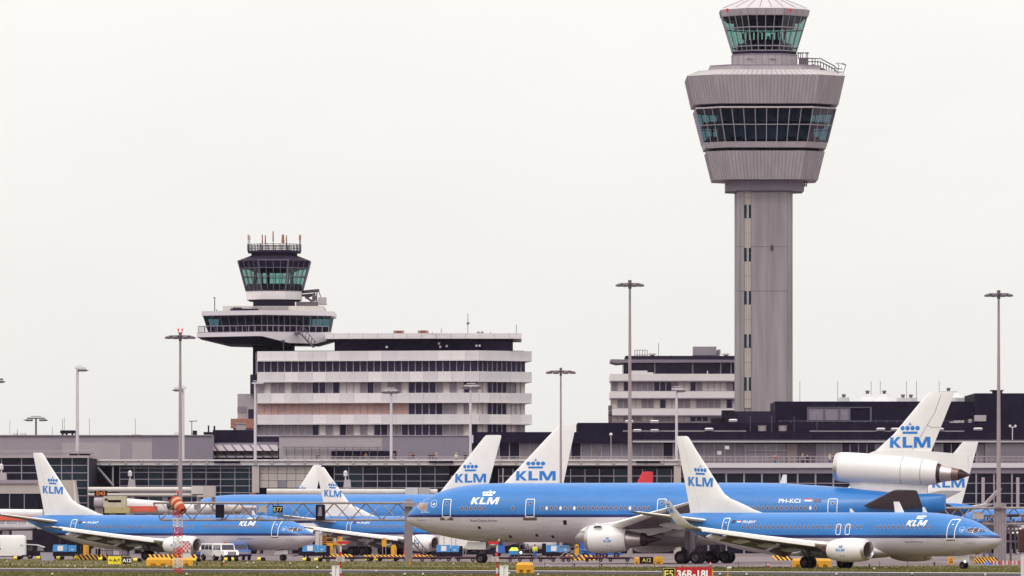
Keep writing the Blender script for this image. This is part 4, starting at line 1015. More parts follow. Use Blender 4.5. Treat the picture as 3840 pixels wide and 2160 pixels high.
for i in range(8):
    n = 4
    for j in range(n):
        p = Vector(A2[i]).lerp(Vector(A2[(i+1)%8]), j/n); q = Vector(B2[i]).lerp(Vector(B2[(i+1)%8]), j/n); mb.tube((p.x, p.y, Z(376)), (q.x, q.y, Z(705)), .13 if j == 0 else .055, n=4)
part(mb, 'mullions', TRIMD, cab)
mb = oc(MB(), 296, .42, 628, 705); oc(mb, 300, .42, 458, 500, 200)
for a in (-3.0, -1.0, 2.8): mb.tube((cx+a, 0, Z(700)), (cx+a, 0, Z(480)), .3)
part(mb, 'consoles_and_ceiling', BLACKM, cab)
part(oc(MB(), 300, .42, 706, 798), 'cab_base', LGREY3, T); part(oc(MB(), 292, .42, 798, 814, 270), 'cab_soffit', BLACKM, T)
mb = MB(); mb.box(X(678), X(1110), -6, 6, Z(872), Z(814)); part(mb, 'neck', BLACKM, T)
mb = MB(); mb.box(X(355), X(1445), -8, 8, Z(938), Z(878)); part(mb, 'roof_room', CREAM, T)
mb = MB(); mb.box(X(440), X(735), -8.6, -8.05, Z(926), Z(908)); mb.box(X(465), X(560), -8.6, -8.05, Z(906), Z(897)); part(mb, 'roof_vents', DARK2, T)
mb = MB(); mb.box(X(675), X(1070), -8.5, -8.4, Z(882), Z(880))
for xz in range(680, 1075, 22): mb.tube((X(xz), -8.45, Z(880)), (X(xz), -8.45, Z(926)), .04, n=4)
for yz in (895, 910): mb.tube((X(675), -8.45, Z(yz)), (X(1070), -8.45, Z(yz)), .04, n=4)
part(mb, 'railing', GREY2, T)
mb = MB(); mb.prism([(X(130),-9),(X(790),-14),(X(1090),-12),(X(1555),-8),(X(1555),9),(X(130),9)], Z(984), Z(936)); part(mb, 'roof_slab', LGREY2, T)
top = [(X(147),-8.4),(X(785),-13.3),(X(1085),-11.4),(X(1520),-7.6),(X(1520),8),(X(147),8)]; bot = [(X(202),-7.6),(X(790),-12.2),(X(1090),-10.4),(X(1488),-7),(X(1488),7),(X(202),7)]
mb = MB(); mb.loft([[(x, y, Z(984)) for x, y in top], [(x, y, Z(1098)) for x, y in [Vector(a).lerp(Vector(b), .6) for a, b in zip(top, bot)]]], False, False); part(mb, 'lookout_glazing', GREEND, T)
mb = MB(); mid = [tuple(Vector(a).lerp(Vector(b), .6)) for a, b in zip(top, bot)]
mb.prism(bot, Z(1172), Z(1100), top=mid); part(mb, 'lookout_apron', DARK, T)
mb = MB()
for i in range(6):
    n = (7, 5, 6, 3, 6, 3)[i]; a0, a1 = Vector(top[i]), Vector(top[(i+1)%6]); b0, b1 = Vector(bot[i]), Vector(bot[(i+1)%6])
    for j in range(n):
        p = a0.lerp(a1, j/n); q = b0.lerp(b1, j/n); mb.tube((p.x, p.y-.03, Z(985)), (q.x, q.y-.03, Z(1170)), .08, n=4)
for P_, yz in ((top, 985), (bot, 1170)):
    for i in range(6): a_, b_ = P_[i], P_[(i+1)%6]; mb.tube((a_[0], a_[1]-.03, Z(yz)), (b_[0], b_[1]-.03, Z(yz)), .07, n=4)
part(mb, 'mullions', TRIMD, T)
mb = MB(); mb.box(X(300), X(1270), -4, 6, Z(1100), Z(986)); part(mb, 'interior_core', INTB, T)
mb = MB(); ra = [(X(95),-9.5),(X(790),-15.2),(X(1090),-13.2),(X(1500),-9)]
for yz in (1101, 1168):
    for a, b in zip(ra[:-1], ra[1:]): mb.tube((*a, Z(yz)), (*b, Z(yz)), .06, n=4)
for a, b, n in ((ra[0], ra[1], 10), (ra[1], ra[2], 5), (ra[2], ra[3], 6)):
    for j in range(n+1): p = Vector(a).lerp(Vector(b), j/n); mb.tube((p.x, p.y, Z(1172)), (p.x, p.y, Z(1100)), .06, n=4)
for j in range(9): mb.tube((X(98+j*10), -9.5, Z(1170)), (X(98+j*10), -9.5, Z(1103)), .03, n=4)
part(mb, 'balcony_railing', GREY2, T)
def wedge(pts_front, y0, y1): m_ = MB(); m_.plate(pts_front, y0, y1); return m_
mb = MB()
st = [(82,-10,1172,1218),(790,-16,1172,1214),(1090,-14,1172,1288),(1370,-11.5,1172,1290),(1530,-9.5,1160,1245)]
rg1 = [[(X(a), y, Z(t)), (X(a), 9, Z(t)), (X(a), 9, Z(b)), (X(a), y, Z(b))] for a, y, t, b in st]; mb.loft(rg1)
part(mb, 'balcony_slab', LGREY2, T)
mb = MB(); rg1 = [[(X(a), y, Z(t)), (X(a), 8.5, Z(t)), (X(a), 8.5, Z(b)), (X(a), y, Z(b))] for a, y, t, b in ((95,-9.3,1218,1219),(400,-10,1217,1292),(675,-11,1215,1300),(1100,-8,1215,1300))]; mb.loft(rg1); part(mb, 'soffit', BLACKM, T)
mb = MB(); mb.box(X(677), X(1105), -6, 6, Z(1360), Z(1290)); mb.box(X(675), X(700), -6, -2, 0, Z(1292)); mb.box(X(700), X(1100), -1, 6, 0, Z(1350)); part(mb, 'stem', DARK, T)
mb = MB()      # access stair
for off in (0, -1.1):
    mb.tube((X(1185), -16+off, Z(1165)), (X(1350), -16+off, Z(1342)), .1, n=4); mb.path([(X(1190), -16+off, Z(1105)), (X(1230), -16+off, Z(1110)), (X(1378), -16+off, Z(1290))], .05); 
    for t in range(6): a = 1200+t*30; mb.tube((X(a), -16+off, Z(1180+(a-1200)*1.07)), (X(a+15), -16+off, Z(1110+(a-1200)*1.05)), .04, n=4)
for t in range(14): a = 1190+t*11.8; mb.box(X(a), X(a)+.3, -17.1, -16, Z(1170+(a-1190)*1.07)-.04, Z(1170+(a-1190)*1.07)+.04)
mb.tube((X(1180), -16.5, Z(1180)), (X(1200), -13, Z(1180)), .1); mb.box(X(1140), X(1195), -17, -13, Z(1188), Z(1180)); part(mb, 'access_stair', STEELD, T)
mb = MB()      # window-cleaning crane
mb.tube((X(1195), -1, Z(712)), (X(1380), -3, Z(700)), .28, n=6); mb.tube((X(1200), -1, Z(750)), (X(1300), -2, Z(742)), .2); mb.tube((X(1235), -1, Z(770)), (X(1340), -2, Z(735)), .22); mb.tube((X(1240), -1.5, Z(770)), (X(1310), -2, Z(815)), .18)
mb.box(X(1310), X(1345), -3, -1, Z(815), Z(735)); mb.tube((X(1380), -3, Z(700)), (X(1405), -3, Z(772)), .08); mb.tube((X(1365), -3, Z(700)), (X(1358), -3, Z(800)), .1); mb.tube((X(1345), -3, Z(760)), (X(1365), -3, Z(820)), .12)
mb.prism([(X(1140),-4),(X(1370),-4),(X(1370),2),(X(1140),2)], Z(878), Z(824)); cr = part(mb, 'cleaning_crane', STEELD, T)
mb = MB(); mb.box(X(1376), X(1466), -4.2, -1.8, Z(850), Z(776)); mb.box(X(1385), X(1472), -4.3, -1.7, Z(856), Z(850)); part(mb, 'basket', GREY3, cr)
mb = MB(); mb.tube((X(263), -6, Z(936)), (X(263), -6, Z(800)), .08); mb.tube((X(250), -6, Z(790)), (X(272), -6, Z(784)), .12); mb.tube((X(283), -6, Z(936)), (X(283), -6, Z(912)), .08); part(mb, 'wind_mast', STEELD, T)

# ---------------------------------------------------------------- office block
fr = Fr(957, 1165); k = fr.k
OB = thing('office_building', 'long white-banded office block with a dark penthouse, beside the old tower', 'office building', fr.loc())
X = lambda xz: fr.x(850+xz/2.147); Z = lambda yz: fr.z(1200+yz/2.147)
A = (X(235), 6.0); Bc = (X(2035), 0.0); Cc = (X(2457), 5.4); Dd = (X(2457)-2, 30); Ee = (X(235), 30)
def inset(o): return [(A[0], A[1]+o), (Bc[0]-o*.3, Bc[1]+o), (Cc[0]-o, Cc[1]+o*.8), Dd, Ee]
bands = [(245,320,322,410),(413,490,492,582),(585,660,662,755),(758,832,835,926)]
rb = random.Random(11)
cap = [100]; rest = []
def lerp2(a, b, t): return (a[0]+(b[0]-a[0])*t, a[1]+(b[1]-a[1])*t)
core = MB(); core.prism(inset(1.2), 0, Z(240)); part(core, 'inner_wall', DARK, OB)
for fi, (b0, b1, w0, w1) in enumerate(bands):
    sl_ = MB(); sl_.prism(inset(0), Z(b1), Z(b0)); bd = part(sl_, 'parapet_band', LGREY, OB)
    # cladding panels with slightly different greys
    pm = MB()
    for (p, q, n) in ((A, Bc, 16), (Bc, Cc, 5)):
        for j in range(n):
            a = lerp2(p, q, (j+.015)/n); b = lerp2(p, q, (j+.985)/n)
            mi = rb.choice((0,0,1,2)) if p is A else rb.choice((0,1,1,2)); mi = mi
            pm.add([(a[0], a[1]-.05, Z(b1)+.05), (b[0], b[1]-.05, Z(b1)+.05), (b[0], b[1]-.05, Z(b0)-.05), (a[0], a[1]-.05, Z(b0)-.05)], [(0,1,2,3)], mi)
    pm.build('cladding_panels', [LGREY, LGREY2, LGREY3], bd)
    lp = MB(); lp.prism([(x, y-.15) for x, y in inset(-.1)], Z(b1)-.12, Z(b1)); part(lp, 'drip_edge', LGREY3, bd)
    Ai, Bi, Ci = inset(1.0)[:3]
    def ch(i, fi=fi):
        if fi == 0: return GOFF
        if fi == 2 and i < 22: return GTAN
        if 22 <= i < 26: return GOFF
        if fi == 3 and i < 3: return GMID
        return rb.choice((GMID, GMID, GLITE, GOFF, GMID, GLITE, GLITE, DARK2))
    def ch2(i, fi=fi):
        if fi == 0 or 1 < i < 6: return GOFF
        return rb.choice((GLITE, GMID, GLITE))
    zt_, zb_ = Z(w0)+.1, Z(w1)-.1
    rest += facade_windows(OB, Ai, Bi, zb_, zt_, 32, ch, cap=cap, mull=.14)
    rest += facade_windows(OB, Bi, Ci, zb_, zt_, 10, ch2, cap=cap, mull=.12)
merge_rest(rest, 'window_rows', OB)
mb = MB(); mb.prism(inset(0), 0, Z(926)); part(mb, 'base_wall', LGREY2, OB)
mb = MB(); mb.prism([(X(862),5),(X(2305),3),(X(2305),24),(X(862),24)], Z(241), Z(147)); part(mb, 'penthouse', DARK, OB)
mb = MB(); mb.prism([(X(790),3.4),(X(1640),1.4),(X(2375),2.6),(X(2375),26),(X(790),26)], Z(147), Z(104)); rs = part(mb, 'penthouse_roof', LGREY3, OB)
mb = MB()
for j in range(13): a = 860+j*118; mb.box(X(a)-.03, X(a)+.03, 1.0, 1.36, Z(146), Z(105))
mb.box(X(800), X(2370), 1.30, 1.35, Z(106.5), Z(105.5))
part(mb, 'panel_joints', GREY3, rs)
for xa, xb, ya in ((1335,1422,82),(1533,1620,72)):
    mb = MB()
    for q in range(4): mb.box(X(xa), X(xb), 8, 10, Z(103-q*8)+.02, Z(98-q*8))
    mb.box(X(xa)+.4, X(xb)-.4, 8.4, 9.6, Z(103), Z(76 if ya > 80 else 72)); part(mb, 'roof_cooler', BRICK, OB)
for xz, y1 in ((1940,-60),(2332,27),(1725,60),(1653,88),(2124,88)):
    mb = MB(); mb.tube((X(xz), 6, Z(104)), (X(xz), 6, Z(y1)), .05, n=5)
    if xz == 1940: mb.tube((X(1928), 6, Z(22)), (X(1955), 6, Z(14)), .09); mb.box(X(1935), X(1948), 5.8, 6.2, Z(30), Z(8))
    part(mb, 'antenna', STEELD, OB)
for xz in (2025, 2056): mb = MB(); mb.tube((X(xz), 6, Z(104)), (X(xz), 6, Z(88)), .2); mb.tube((X(xz), 6, Z(88)), (X(xz), 6, Z(82)), .4, .15); part(mb, 'roof_vent', STEEL, OB)
for xz, yz in ((1708,185),(1286,214),(1770,206),(2010,203),(2036,203),(1718,212)): mb = MB(); mb.box(X(xz)-.15, X(xz)+.15, 2.7, 3.9, Z(yz)-.15, Z(yz)+.15); part(mb, 'wall_light', LGREY2, OB)
mb = MB(); mb.tube((X(450), 5, Z(245)), (X(450), 5, Z(170)), .06); mb.tube((X(432), 5, Z(158)), (X(462), 5, Z(164)), .1); mb.box(X(443), X(457), 4.9, 5.1, Z(174), Z(152)); part(mb, 'wind_mast', STEELD, OB)
# annex to the left of the stem
AX = thing('stair_block', 'stepped grey and brown stair block left of the old tower stem', 'building', fr.loc())
mb = MB(); mb.box(X(70), X(232), 9, 22, 0, Z(586)); part(mb, 'wall', GREY3, AX)
mb = MB(); mb.box(X(175), X(232), 8, 20, Z(586), Z(430)); part(mb, 'lift_shaft', DARK2, AX)
mb = MB(); mb.box(X(69), X(150), 8.9, 8.99, Z(738), Z(690)); part(mb, 'window', GMID, AX)
mb = MB(); mb.box(X(152), X(232), 7.5, 9, Z(810), Z(682)); bx_ = part(mb, 'bay', GREY3, AX); mb = MB(); mb.box(X(160), X(226), 7.4, 7.49, Z(790), Z(712)); part(mb, 'bay_window', GOFF, bx_)
mb = MB(); mb.box(X(20), X(232), 6, 12, Z(866), Z(790)); part(mb, 'brown_fascia', BRICK, AX)
mb = MB(); mb.box(X(40), X(232), 7, 12, Z(895), Z(868)); part(mb, 'lower_wall', GREY3, AX)

# ---------------------------------------------------------------- second office block
fr = Fr(2287, 1300); k = fr.k
O2 = thing('office_building', 'smaller white-banded office block standing left of the tall tower', 'office building', fr.loc())
X = lambda xz: fr.x(2200+xz/2.635); Z = lambda yz: fr.z(1250+yz/2.635)
mb = MB(); mb.box(X(250), X(1800), 1, 20, 0, Z(400)); part(mb, 'inner_wall', GREY3, O2)
for b0, b1 in ((400,470),(572,640),(742,810)):
    mb = MB(); mb.box(X(235), X(1800), 0, 20, Z(b1), Z(b0)); bd = part(mb, 'parapet_band', LGREY3, O2)
    mb = MB(); mb.box(X(232), X(1800), -.15, 0, Z(b1)-.15, Z(b1)+.05); part(mb, 'drip_edge', GREY2, bd)
r2 = random.Random(4)
def ch3(i): return r2.choice((GOFF, GMID, GLITE, GMID, GLITE, GMID))
for (a, b) in ((470,572),(642,742),(812,872)): facade_windows(O2, (X(245),.9), (X(1800),.9), Z(b)+.1, Z(a)-.2, 26, ch3, mull=.16)
mb = MB(); mb.box(X(365), X(1800), 2, 18, Z(400), Z(288)); part(mb, 'penthouse_glazing', GOFF, O2)
mb = MB(); mb.box(X(388), X(1800), 3, 18, Z(256), Z(218)); part(mb, 'plant_screen', DARK2, O2)
mb = MB(); mb.plate([(X(238),Z(255)),(X(400),Z(258)),(X(1800),Z(262)),(X(1800),Z(286)),(X(365),Z(290)),(X(300),Z(296)),(X(240),Z(280))], 0, 18); part(mb, 'canopy_roof', GREY2, O2)
mb = MB()
for xz in (675, 1050, 1430, 1328): mb.box(X(xz)-.12, X(xz)+.12, 1.6, 1.95, Z(400), Z(288))
part(mb, 'columns', TRIM, O2)
for a_, b_, t_ in ((440,600,368),(600.5,660,385),(1190,1200,370)): mb = MB(); mb.box(X(a_), X(b_), .3, 1.5, Z(400), Z(t_)); part(mb, 'terrace_unit', LGREY3, O2)
mb = MB(); mb.box(X(1060), X(1290), 5, 9, Z(208), Z(124)); mb.box(X(1055), X(1290), 5.1, 8.9, Z(218), Z(208)); mb.tube((X(1300), 7, Z(215)), (X(1300), 7, Z(160)), .5); mb.tube((X(1318), 7, Z(200)), (X(1318), 7, Z(150)), .3); part(mb, 'cooling_plant', GREY, O2)
mb = MB()
for xa in (480, 505, 530, 558, 582, 606): mb.tube((X(xa), 6, Z(218)), (X(xa), 6, Z(158)), .06)
for yz in (158, 205): mb.tube((X(480), 6, Z(yz)), (X(606), 6, Z(yz)), .06)
part(mb, 'roof_railing', STEEL, O2)
for xz in (655, 1387): mb = MB(); mb.tube((X(xz), 6, Z(218)), (X(xz), 6, Z(205)), .4); mb.tube((X(xz), 6, Z(205)), (X(xz), 6, Z(190)), .8, .5, n=12); part(mb, 'roof_vent', STEEL, O2)
for xz, y1 in ((718,90),(840,205)): mb = MB(); mb.tube((X(xz), 6, Z(218)), (X(xz), 6, Z(y1)), .05); part(mb, 'antenna', STEELD, O2)
# ---------------------------------------------------------------- terminal: grey wall on the left, behind the terrace
fr = Fr(0, 1125)
TL = thing('terminal_building', 'long plain grey clad terminal wall on the left half behind the glazed pier', 'terminal', fr.loc())
x, z = fr.x, fr.z
mb = MB(); mb.box(x(-120), x(797), 0, 25, 0, z(1633)); part(mb, 'wall', GREY, TL)
for a, b, t, m in ((232,452,1660,GREY3),(495,570,1658,GREY3),(570,797,1633.6,GREY2)):
    mb = MB(); mb.box(x(a), x(b), -.08, -.002, z(1730), z(t)); part(mb, 'cladding_field', m, TL)
mb = MB(); mb.box(x(-120), x(797), -.3, 0, z(1634.5), z(1631)); part(mb, 'roof_edge', GREY2, TL)
for a, b, t, m in ((218,280,1612,BLACKM),(38,54,1622,LGREY),(66,85,1622,LGREY),(648,672,1620,LGREY),(488,520,1628,BRICK)):
    mb = MB(); mb.box(x(a), x(b), 5, 8, z(1632)+(.35 if m is BLACKM else 0), z(t)); 
    if m is BLACKM:
        for q in (225, 240, 262, 275): mb.box(x(q)-.1, x(q)+.1, 5.5, 7.5, z(1632), z(1632)+.4)
        mb.box(x(226), x(250), 4.9, 5, z(1625), z(1615), 0)
    part(mb, 'roof_unit', m, TL)
for a, y1 in ((27,1575),(55,1605),(225,1570),(232,1563),(327,1568),(500,1568),(187,1600)):
    mb = MB(); mb.tube((x(a), 6, z(1632)), (x(a), 6, z(y1)), .03, n=4); part(mb, 'antenna', STEELD, TL)
# recessed part with louvred awnings between the two grey walls
TM = thing('terminal_building', 'recessed terminal bay with two rows of louvred awnings under the office block', 'terminal', Fr(795, 1130).loc())
fr = Fr(795, 1130); x, z = fr.x, fr.z
mb = MB(); mb.box(x(797), x(1047), 2, 18, 0, z(1635)); part(mb, 'wall', DARK2, TM)
mb = MB(); mb.box(x(797), x(960), 1, 2, z(1660), z(1612)); part(mb, 'plant_screen', DARK, TM)
mb = MB(); mb.box(x(760), x(955), 3, 8, z(1628), z(1619)); mb.box(x(720), x(735), 2, 4, z(1634), z(1614)); mb.box(x(775), x(780), 4, 5, z(1620), z(1594)); mb.tube((x(800),4,z(1620)),(x(800),4,z(1596)),.15); mb.tube((x(715),4,z(1630)),(x(715),4,z(1578)),.06); mb.tube((x(705),4,z(1579)),(x(735),4,z(1577)),.06); part(mb, 'roof_plant', BLACKM, TM)
mb = MB(); mb.box(x(883), x(918), 2.5, 5, z(1624), z(1588)); mb.box(x(882), x(920), 2.3, 5.2, z(1588), z(1585)); part(mb, 'roof_unit', GREY3, TM)
for (ya, yb) in ((1667,1691),(1694,1716)):
    mb = MB(); mb.add([(x(797), .2, z(ya)), (x(1044), .2, z(ya)), (x(1044), -2.6, z(yb)), (x(797), -2.6, z(yb))], [(0,1,2,3)]); mb.box(x(797), x(1044), 0, .3, z(ya)-.2, z(ya)+.05); part(mb, 'awning', GREY3, TM)
    mb = MB()
    for q in range(8): mb.tube((x(800+q*34), .1, z(ya)-.05), (x(820+q*34), -2.65, z(yb)+.05), .12, n=4)
    part(mb, 'awning_ribs', TRIMD, TM)
mb = MB(); mb.box(x(797), x(1044), 1, 2, z(1667), z(1657)); part(mb, 'fascia', GREY2, TM)
fr = Fr(1047, 1120); x, z = fr.x, fr.z
TC = thing('terminal_building', 'plain grey terminal wall at the office block foot, with a wide dark opening', 'terminal', fr.loc())
mb = MB(); mb.box(x(1047), x(1757), 0, 14, 0, z(1633.5)); part(mb, 'wall', GREY3, TC)
mb = MB(); mb.box(x(1433), x(1757), -.08, -.002, z(1730), z(1634)); part(mb, 'cladding_field', GREY2, TC)
mb = MB(); mb.box(x(1047), x(1757), -.25, 0, z(1635), z(1631.5)); part(mb, 'roof_edge', GREY, TC)
mb = MB(); mb.box(x(1243), x(1486), -.2, -.09, z(1728), z(1691)); part(mb, 'dark_opening', DARK, TC)
mb = MB()
for a in range(1075, 1430, 31): mb.box(x(a)-.05, x(a)+.05, -.6, -.45, z(1724), z(1677))
mb.box(x(1060), x(1430), -.6, -.45, z(1678), z(1676)); mb.box(x(1060), x(1430), -.6, -.45, z(1686.5), z(1685.5)); part(mb, 'wind_screen_frame', TRIMD, TC)
# ---- right terminal
fr = Fr(1757, 1120); x, z = fr.x, fr.z
TR = thing('terminal_building', 'dark stepped terminal building with a band of windows on the right, domes on its roof', 'terminal', fr.loc())
def bx(a, b, y0, y1, t, bt, name, m, par=TR):
    q = MB(); q.box(x(a), x(b), y0, y1, z(bt), z(t)); return part(q, name, m, par)
bx(1775, 3960, 0, 30, 1620, 1661, 'fascia', DARK)
bx(1757, 3960, 1.5, 30, 1661, 1742, 'inner_wall', DARK2)
bx(2167, 3960, 4, 30, 1584, 1619.5, 'upper_storey', DARK)
bx(2372, 3960, -.6, -.01, 1655.5, 1658.5, 'light_trim', LGREY3)
bx(2372, 3960, -.3, -.01, 1650, 1653, 'upper_trim', GREY2)
bx(2337, 2800, 2.5, 4, 1613, 1618, 'roof_edge', GREY); bx(3040, 3620, 2.5, 4, 1614, 1618, 'roof_edge', GREY)
bx(2914, 3665, 8, 30, 1502, 1583, 'plant_storey', DARK); bx(3665, 3960, 6, 32, 1472, 1583.5, 'plant_tower', DARK)
q = MB()
for a in range(1800, 3900, 62): q.box(x(a)-.03, x(a)+.03, -.04, -.011, z(1660), z(1621))
q.box(x(1776), x(3955), -.03, -.012, z(1640)-.02, z(1640)+.02); part(q, 'cladding_joints', DARK2, TR)
q = MB()
for a in range(2930, 3660, 40): q.box(x(a)-.04, x(a)+.04, 4.2, 4.28, z(1584), z(1575))
q.box(x(2920), x(3660), 4.2, 4.28, z(1575.5), z(1574.5)); q.box(x(2920), x(3660), 4.2, 4.28, z(1580), z(1579.3)); part(q, 'roof_railing', TRIMD, TR)
for a, b, t2, m2 in ((3585,3600,1576,LGREY2),(3600,3622,1575,CREAM),(3570,3582,1579,LGREY),(3812,3834,1600,LGREY2),(3640,3652,1570,GREY3)): bx(a, b, 4.6, 6.5, t2, 1583.8, 'roof_unit', m2)
bx(2755, 2914, 6, 20, 1540, 1584, 'link_block', DARK2); bx(2733, 2760, 5, 14, 1545, 1583, 'round_duct_box', BLACKM)
q = MB(); q.tube((x(2700), 7, z(1584)), (x(2700), 7, z(1566)), 1.2, n=14); q.tube((x(2735), 7, z(1584)), (x(2735), 7, z(1536)), 1.0, n=14); part(q, 'duct', BLACKM, TR, 40)
gp = bx(3037, 3195, 7.8, 7.98, 1528, 1573, 'louvre_panel', GREY2)
q = MB()
for a in (3037, 3098, 3155, 3195, 3275): q.box(x(a)-.12, x(a)+.12, 7.6, 7.78, z(1578), z(1524))
q.box(x(3037), x(3275), 7.6, 7.79, z(1526), z(1523)); q.box(x(3030), x(3280), 7.6, 7.79, z(1579), z(1576)); part(q, 'panel_frame', TRIMD, gp)
q = MB()
for a in (2815, 2896, 2980, 3066): q.tube((x(a), 2, z(1620)), (x(a), 2, z(1560)), .04, n=4)
part(q, 'lightning_rod', TRIMD, TR)
# roof lights, hoods and little units
for a, yb, t in ((2360,1585,0),(2455,1585,0),(2390,1619,0),(2455,1619,0),(2660,1614,0),(2750,1581,0),(3305,1614,0),(3360,1614,0),(3670,1613,0),(3525,1614,0)):
    q = MB(); w_ = .65; q.box(x(a-15), x(a+15), 1, 3, z(yb), z(yb-6)); q.prism([(x(a-17),.8),(x(a+17),.8),(x(a+17),3.2),(x(a-17),3.2)], z(yb-6), z(yb-10), top=[(x(a-12),1.2),(x(a+12),1.2),(x(a+12),2.8),(x(a-12),2.8)]); part(q, 'roof_light', LGREY, TR)
for a in (2860, 2937):
    q = MB(); q.tube((x(a), 2, z(1616)), (x(a), 2, z(1597)), .62, n=16); q.tube((x(a), 2, z(1597)), (x(a), 2, z(1595)), .7, n=16); part(q, 'round_vent', STEEL, TR, 40)
q = MB(); q.tube((x(3012), 1, z(1648)), (x(3012), 1, z(1634)), .25, n=8); q.tube((x(3029), 1, z(1648)), (x(3029), 1, z(1636)), .15, n=8); q.box(x(3006), x(3018), .7, 1.3, z(1635), z(1631)); part(q, 'vent_pipe', CREAM, TR)
bx(3662, 3706, 4.9, 5.9, 1555, 1578, 'air_handler', GREY3)
q = MB(); q.box(x(3738), x(3772), 8, 11, z(1472), z(1462)); q.box(x(3730), x(3776), 7.5, 11.5, z(1463), z(1459)); part(q, 'roof_unit', BLACKM, TR)
q = MB(); q.tube((x(3795), -1, z(1650)), (x(3795), -1, z(1600)), .07); q.tube((x(3786), -1, z(1602)), (x(3806), -1, z(1602)), .06); part(q, 'terrace_lamp', LGREY2, TR)
for a, yc in ((3786, 1598), (3806, 1598)): q = MB(); q.lathe([(-.2,.02),(-.15,.15),(0,.2),(.15,.15),(.2,.02)], (x(a), -1, z(yc)), (0,0,1), 10); part(q, 'lamp_globe', LGREY, TR, 50)
# ventilation domes
for cx_, bw, tw_, yb, ymid, yt, cap in ((3182,44,40,1500,1486,1484,1),(3272,78,36,1500,1488,1470,1),(3336,78,36,1500,1488,1470,1),(3422,78,76,1500,1488,1485,2),(3580,118,66,1500,1487,1460,1)):
    q = MB(); n = 8
    rs_ = lambda w, zt: [(x(cx_)+fr.w(w)/2*math.cos(2*math.pi*(i+.5)/n)/math.cos(math.pi/n), 16+fr.w(w)/2*math.sin(2*math.pi*(i+.5)/n), z(zt)) for i in range(n)]
    if cx_ in (3272, 3336): R = [rs_(bw, 1502), rs_(bw*.80, 1491), rs_(bw*.6, 1482), rs_(tw_, 1471), rs_(tw_, yt)]
    elif cx_ == 3580: R = [rs_(bw, 1502), rs_(bw, 1485), rs_(bw*.8, 1477), rs_(tw_, 1465), rs_(tw_, yt)]
    else: R = [rs_(bw, 1502), rs_(bw, yt)]
    q.loft(R); dm = part(q, 'vent_dome', WHITE2, TR)
    for j in range(cap):
        ox = 0 if cap == 1 else (-15 if j == 0 else 15)
        q = MB(); q.tube((x(cx_+ox), 16, z(yt)), (x(cx_+ox), 16, z(yt-10)), .25, n=8); q.tube((x(cx_+ox), 16, z(yt-7)), (x(cx_+ox), 16, z(yt-13)), .38, .3, n=8); part(q, 'vent_cap', STEELD, TR)
q = MB()
for a in (3016, 3160, 3287, 3322, 3422, 3460, 3546): q.tube((x(a), 17, z(1500)), (x(a), 17, z(1420)), .035, n=4)
part(q, 'lightning_rods', TRIMD, TR)
# windows of the terrace level
rw = random.Random(8); cap = [100]; rest = []
rest += facade_windows(TR, (x(1757),1.2), (x(2525),1.2), z(1738), z(1662), 20, lambda i: rw.choice((GMID, DARK2, GOFF, GREY2, GMID)), mull=.16, cap=cap)
rest += facade_windows(TR, (x(2525),1.0), (x(2795),1.0), z(1738), z(1662), 7, lambda i: rw.choice((GMID, GREY2, GMID)), mull=.16, cap=cap)
rest += facade_windows(TR, (x(2795),.8), (x(2950),.8), z(1738), z(1664), 4, lambda i: GMID, mull=.16, cap=cap)
bx(2950, 2990, .6, 1, 1664, 1738, 'brown_wall_panel', mat('brown_panel', rgb(128,106,106), .7, var=.1)); bx(2990, 3062, .7, 1.05, 1664, 1738, 'brown_wall_panel', mat('dark_brown_panel', rgb(84,68,82), .7, var=.1))
rest += facade_windows(TR, (x(3062),.9), (x(3695),.9), z(1738), z(1664), 20, lambda i: rw.choice((GOFF, DARK2, GOFF, GMID)), mull=.14, cap=cap)
merge_rest(rest, 'window_rows', TR)
lw_ = bx(3695, 3960, .2, .9, 1663, 1738, 'louvre_wall', GREY3)
q = MB()
for j in range(17): q.box(x(3695), x(3960), .12, .19, z(1666+j*4.2)-.02, z(1666+j*4.2)+.05)
part(q, 'louvre_blades', GREY2, lw_)
q = MB(); q.box(x(2795), x(2950), .55, .65, z(1692), z(1689)); part(q, 'transom', TRIM, TR)
for a, yb, m in ((2697,1700,LGREY3),(2726,1680,LGREY3)):
    q = MB(); q.box(x(a-8), x(a+8), -.8, -.7, z(yb+5), z(yb-8)); part(q, 'notice_board', CREAM if a < 2700 else LGREY2, TR)

# ---------------------------------------------------------------- pier with roof terrace
fr = Fr(0, 1062); x, z = fr.x, fr.z
PR = thing('pier_building', 'glazed airport pier running across the whole scene with a pale roof terrace edge', 'terminal pier', fr.loc())
def px_(a, b, y0, y1, t, bt, name, m, par=None):
    q = MB(); q.box(x(a), x(b), y0, y1, z(bt), z(t)); return part(q, name, m, par or PR)
px_(332, 2560, .45, 52, 1743, 1747, 'terrace_deck', GREY2)
px_(2560, 3960, .45, 52, 1747, 1754, 'terrace_deck', GREY2)
px_(332, 2560, 0, .4, 1723, 1747, 'terrace_parapet', CREAM)
px_(2560, 3960, 0, .4, 1736, 1754, 'terrace_parapet', LGREY2)
px_(2560, 3960, .4, 50, 1754.2, 1775, 'grey_band', GREY2)
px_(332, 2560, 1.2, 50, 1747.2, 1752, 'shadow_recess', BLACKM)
px_(335, 2560, -.35, -.02, 1724, 1728, 'roof_gutter', LGREY3); px_(335, 2560, -.35, -.02, 1738, 1743, 'roof_pipe', LGREY3)
q = MB()
for a in range(345, 2550, 61): q.box(x(a), x(a+9), -.5, -.36, z(1745), z(1726))
q.box(x(340), x(2550), -.49, -.37, z(1734.5), z(1733))
part(q, 'pipe_bracket', STEEL, PR)
for a, b in ((803,900),(1610,1700),(2385,2475)): px_(a, b, -.6, -.37, 1729, 1737, 'dark_roof_band', BLACKM)
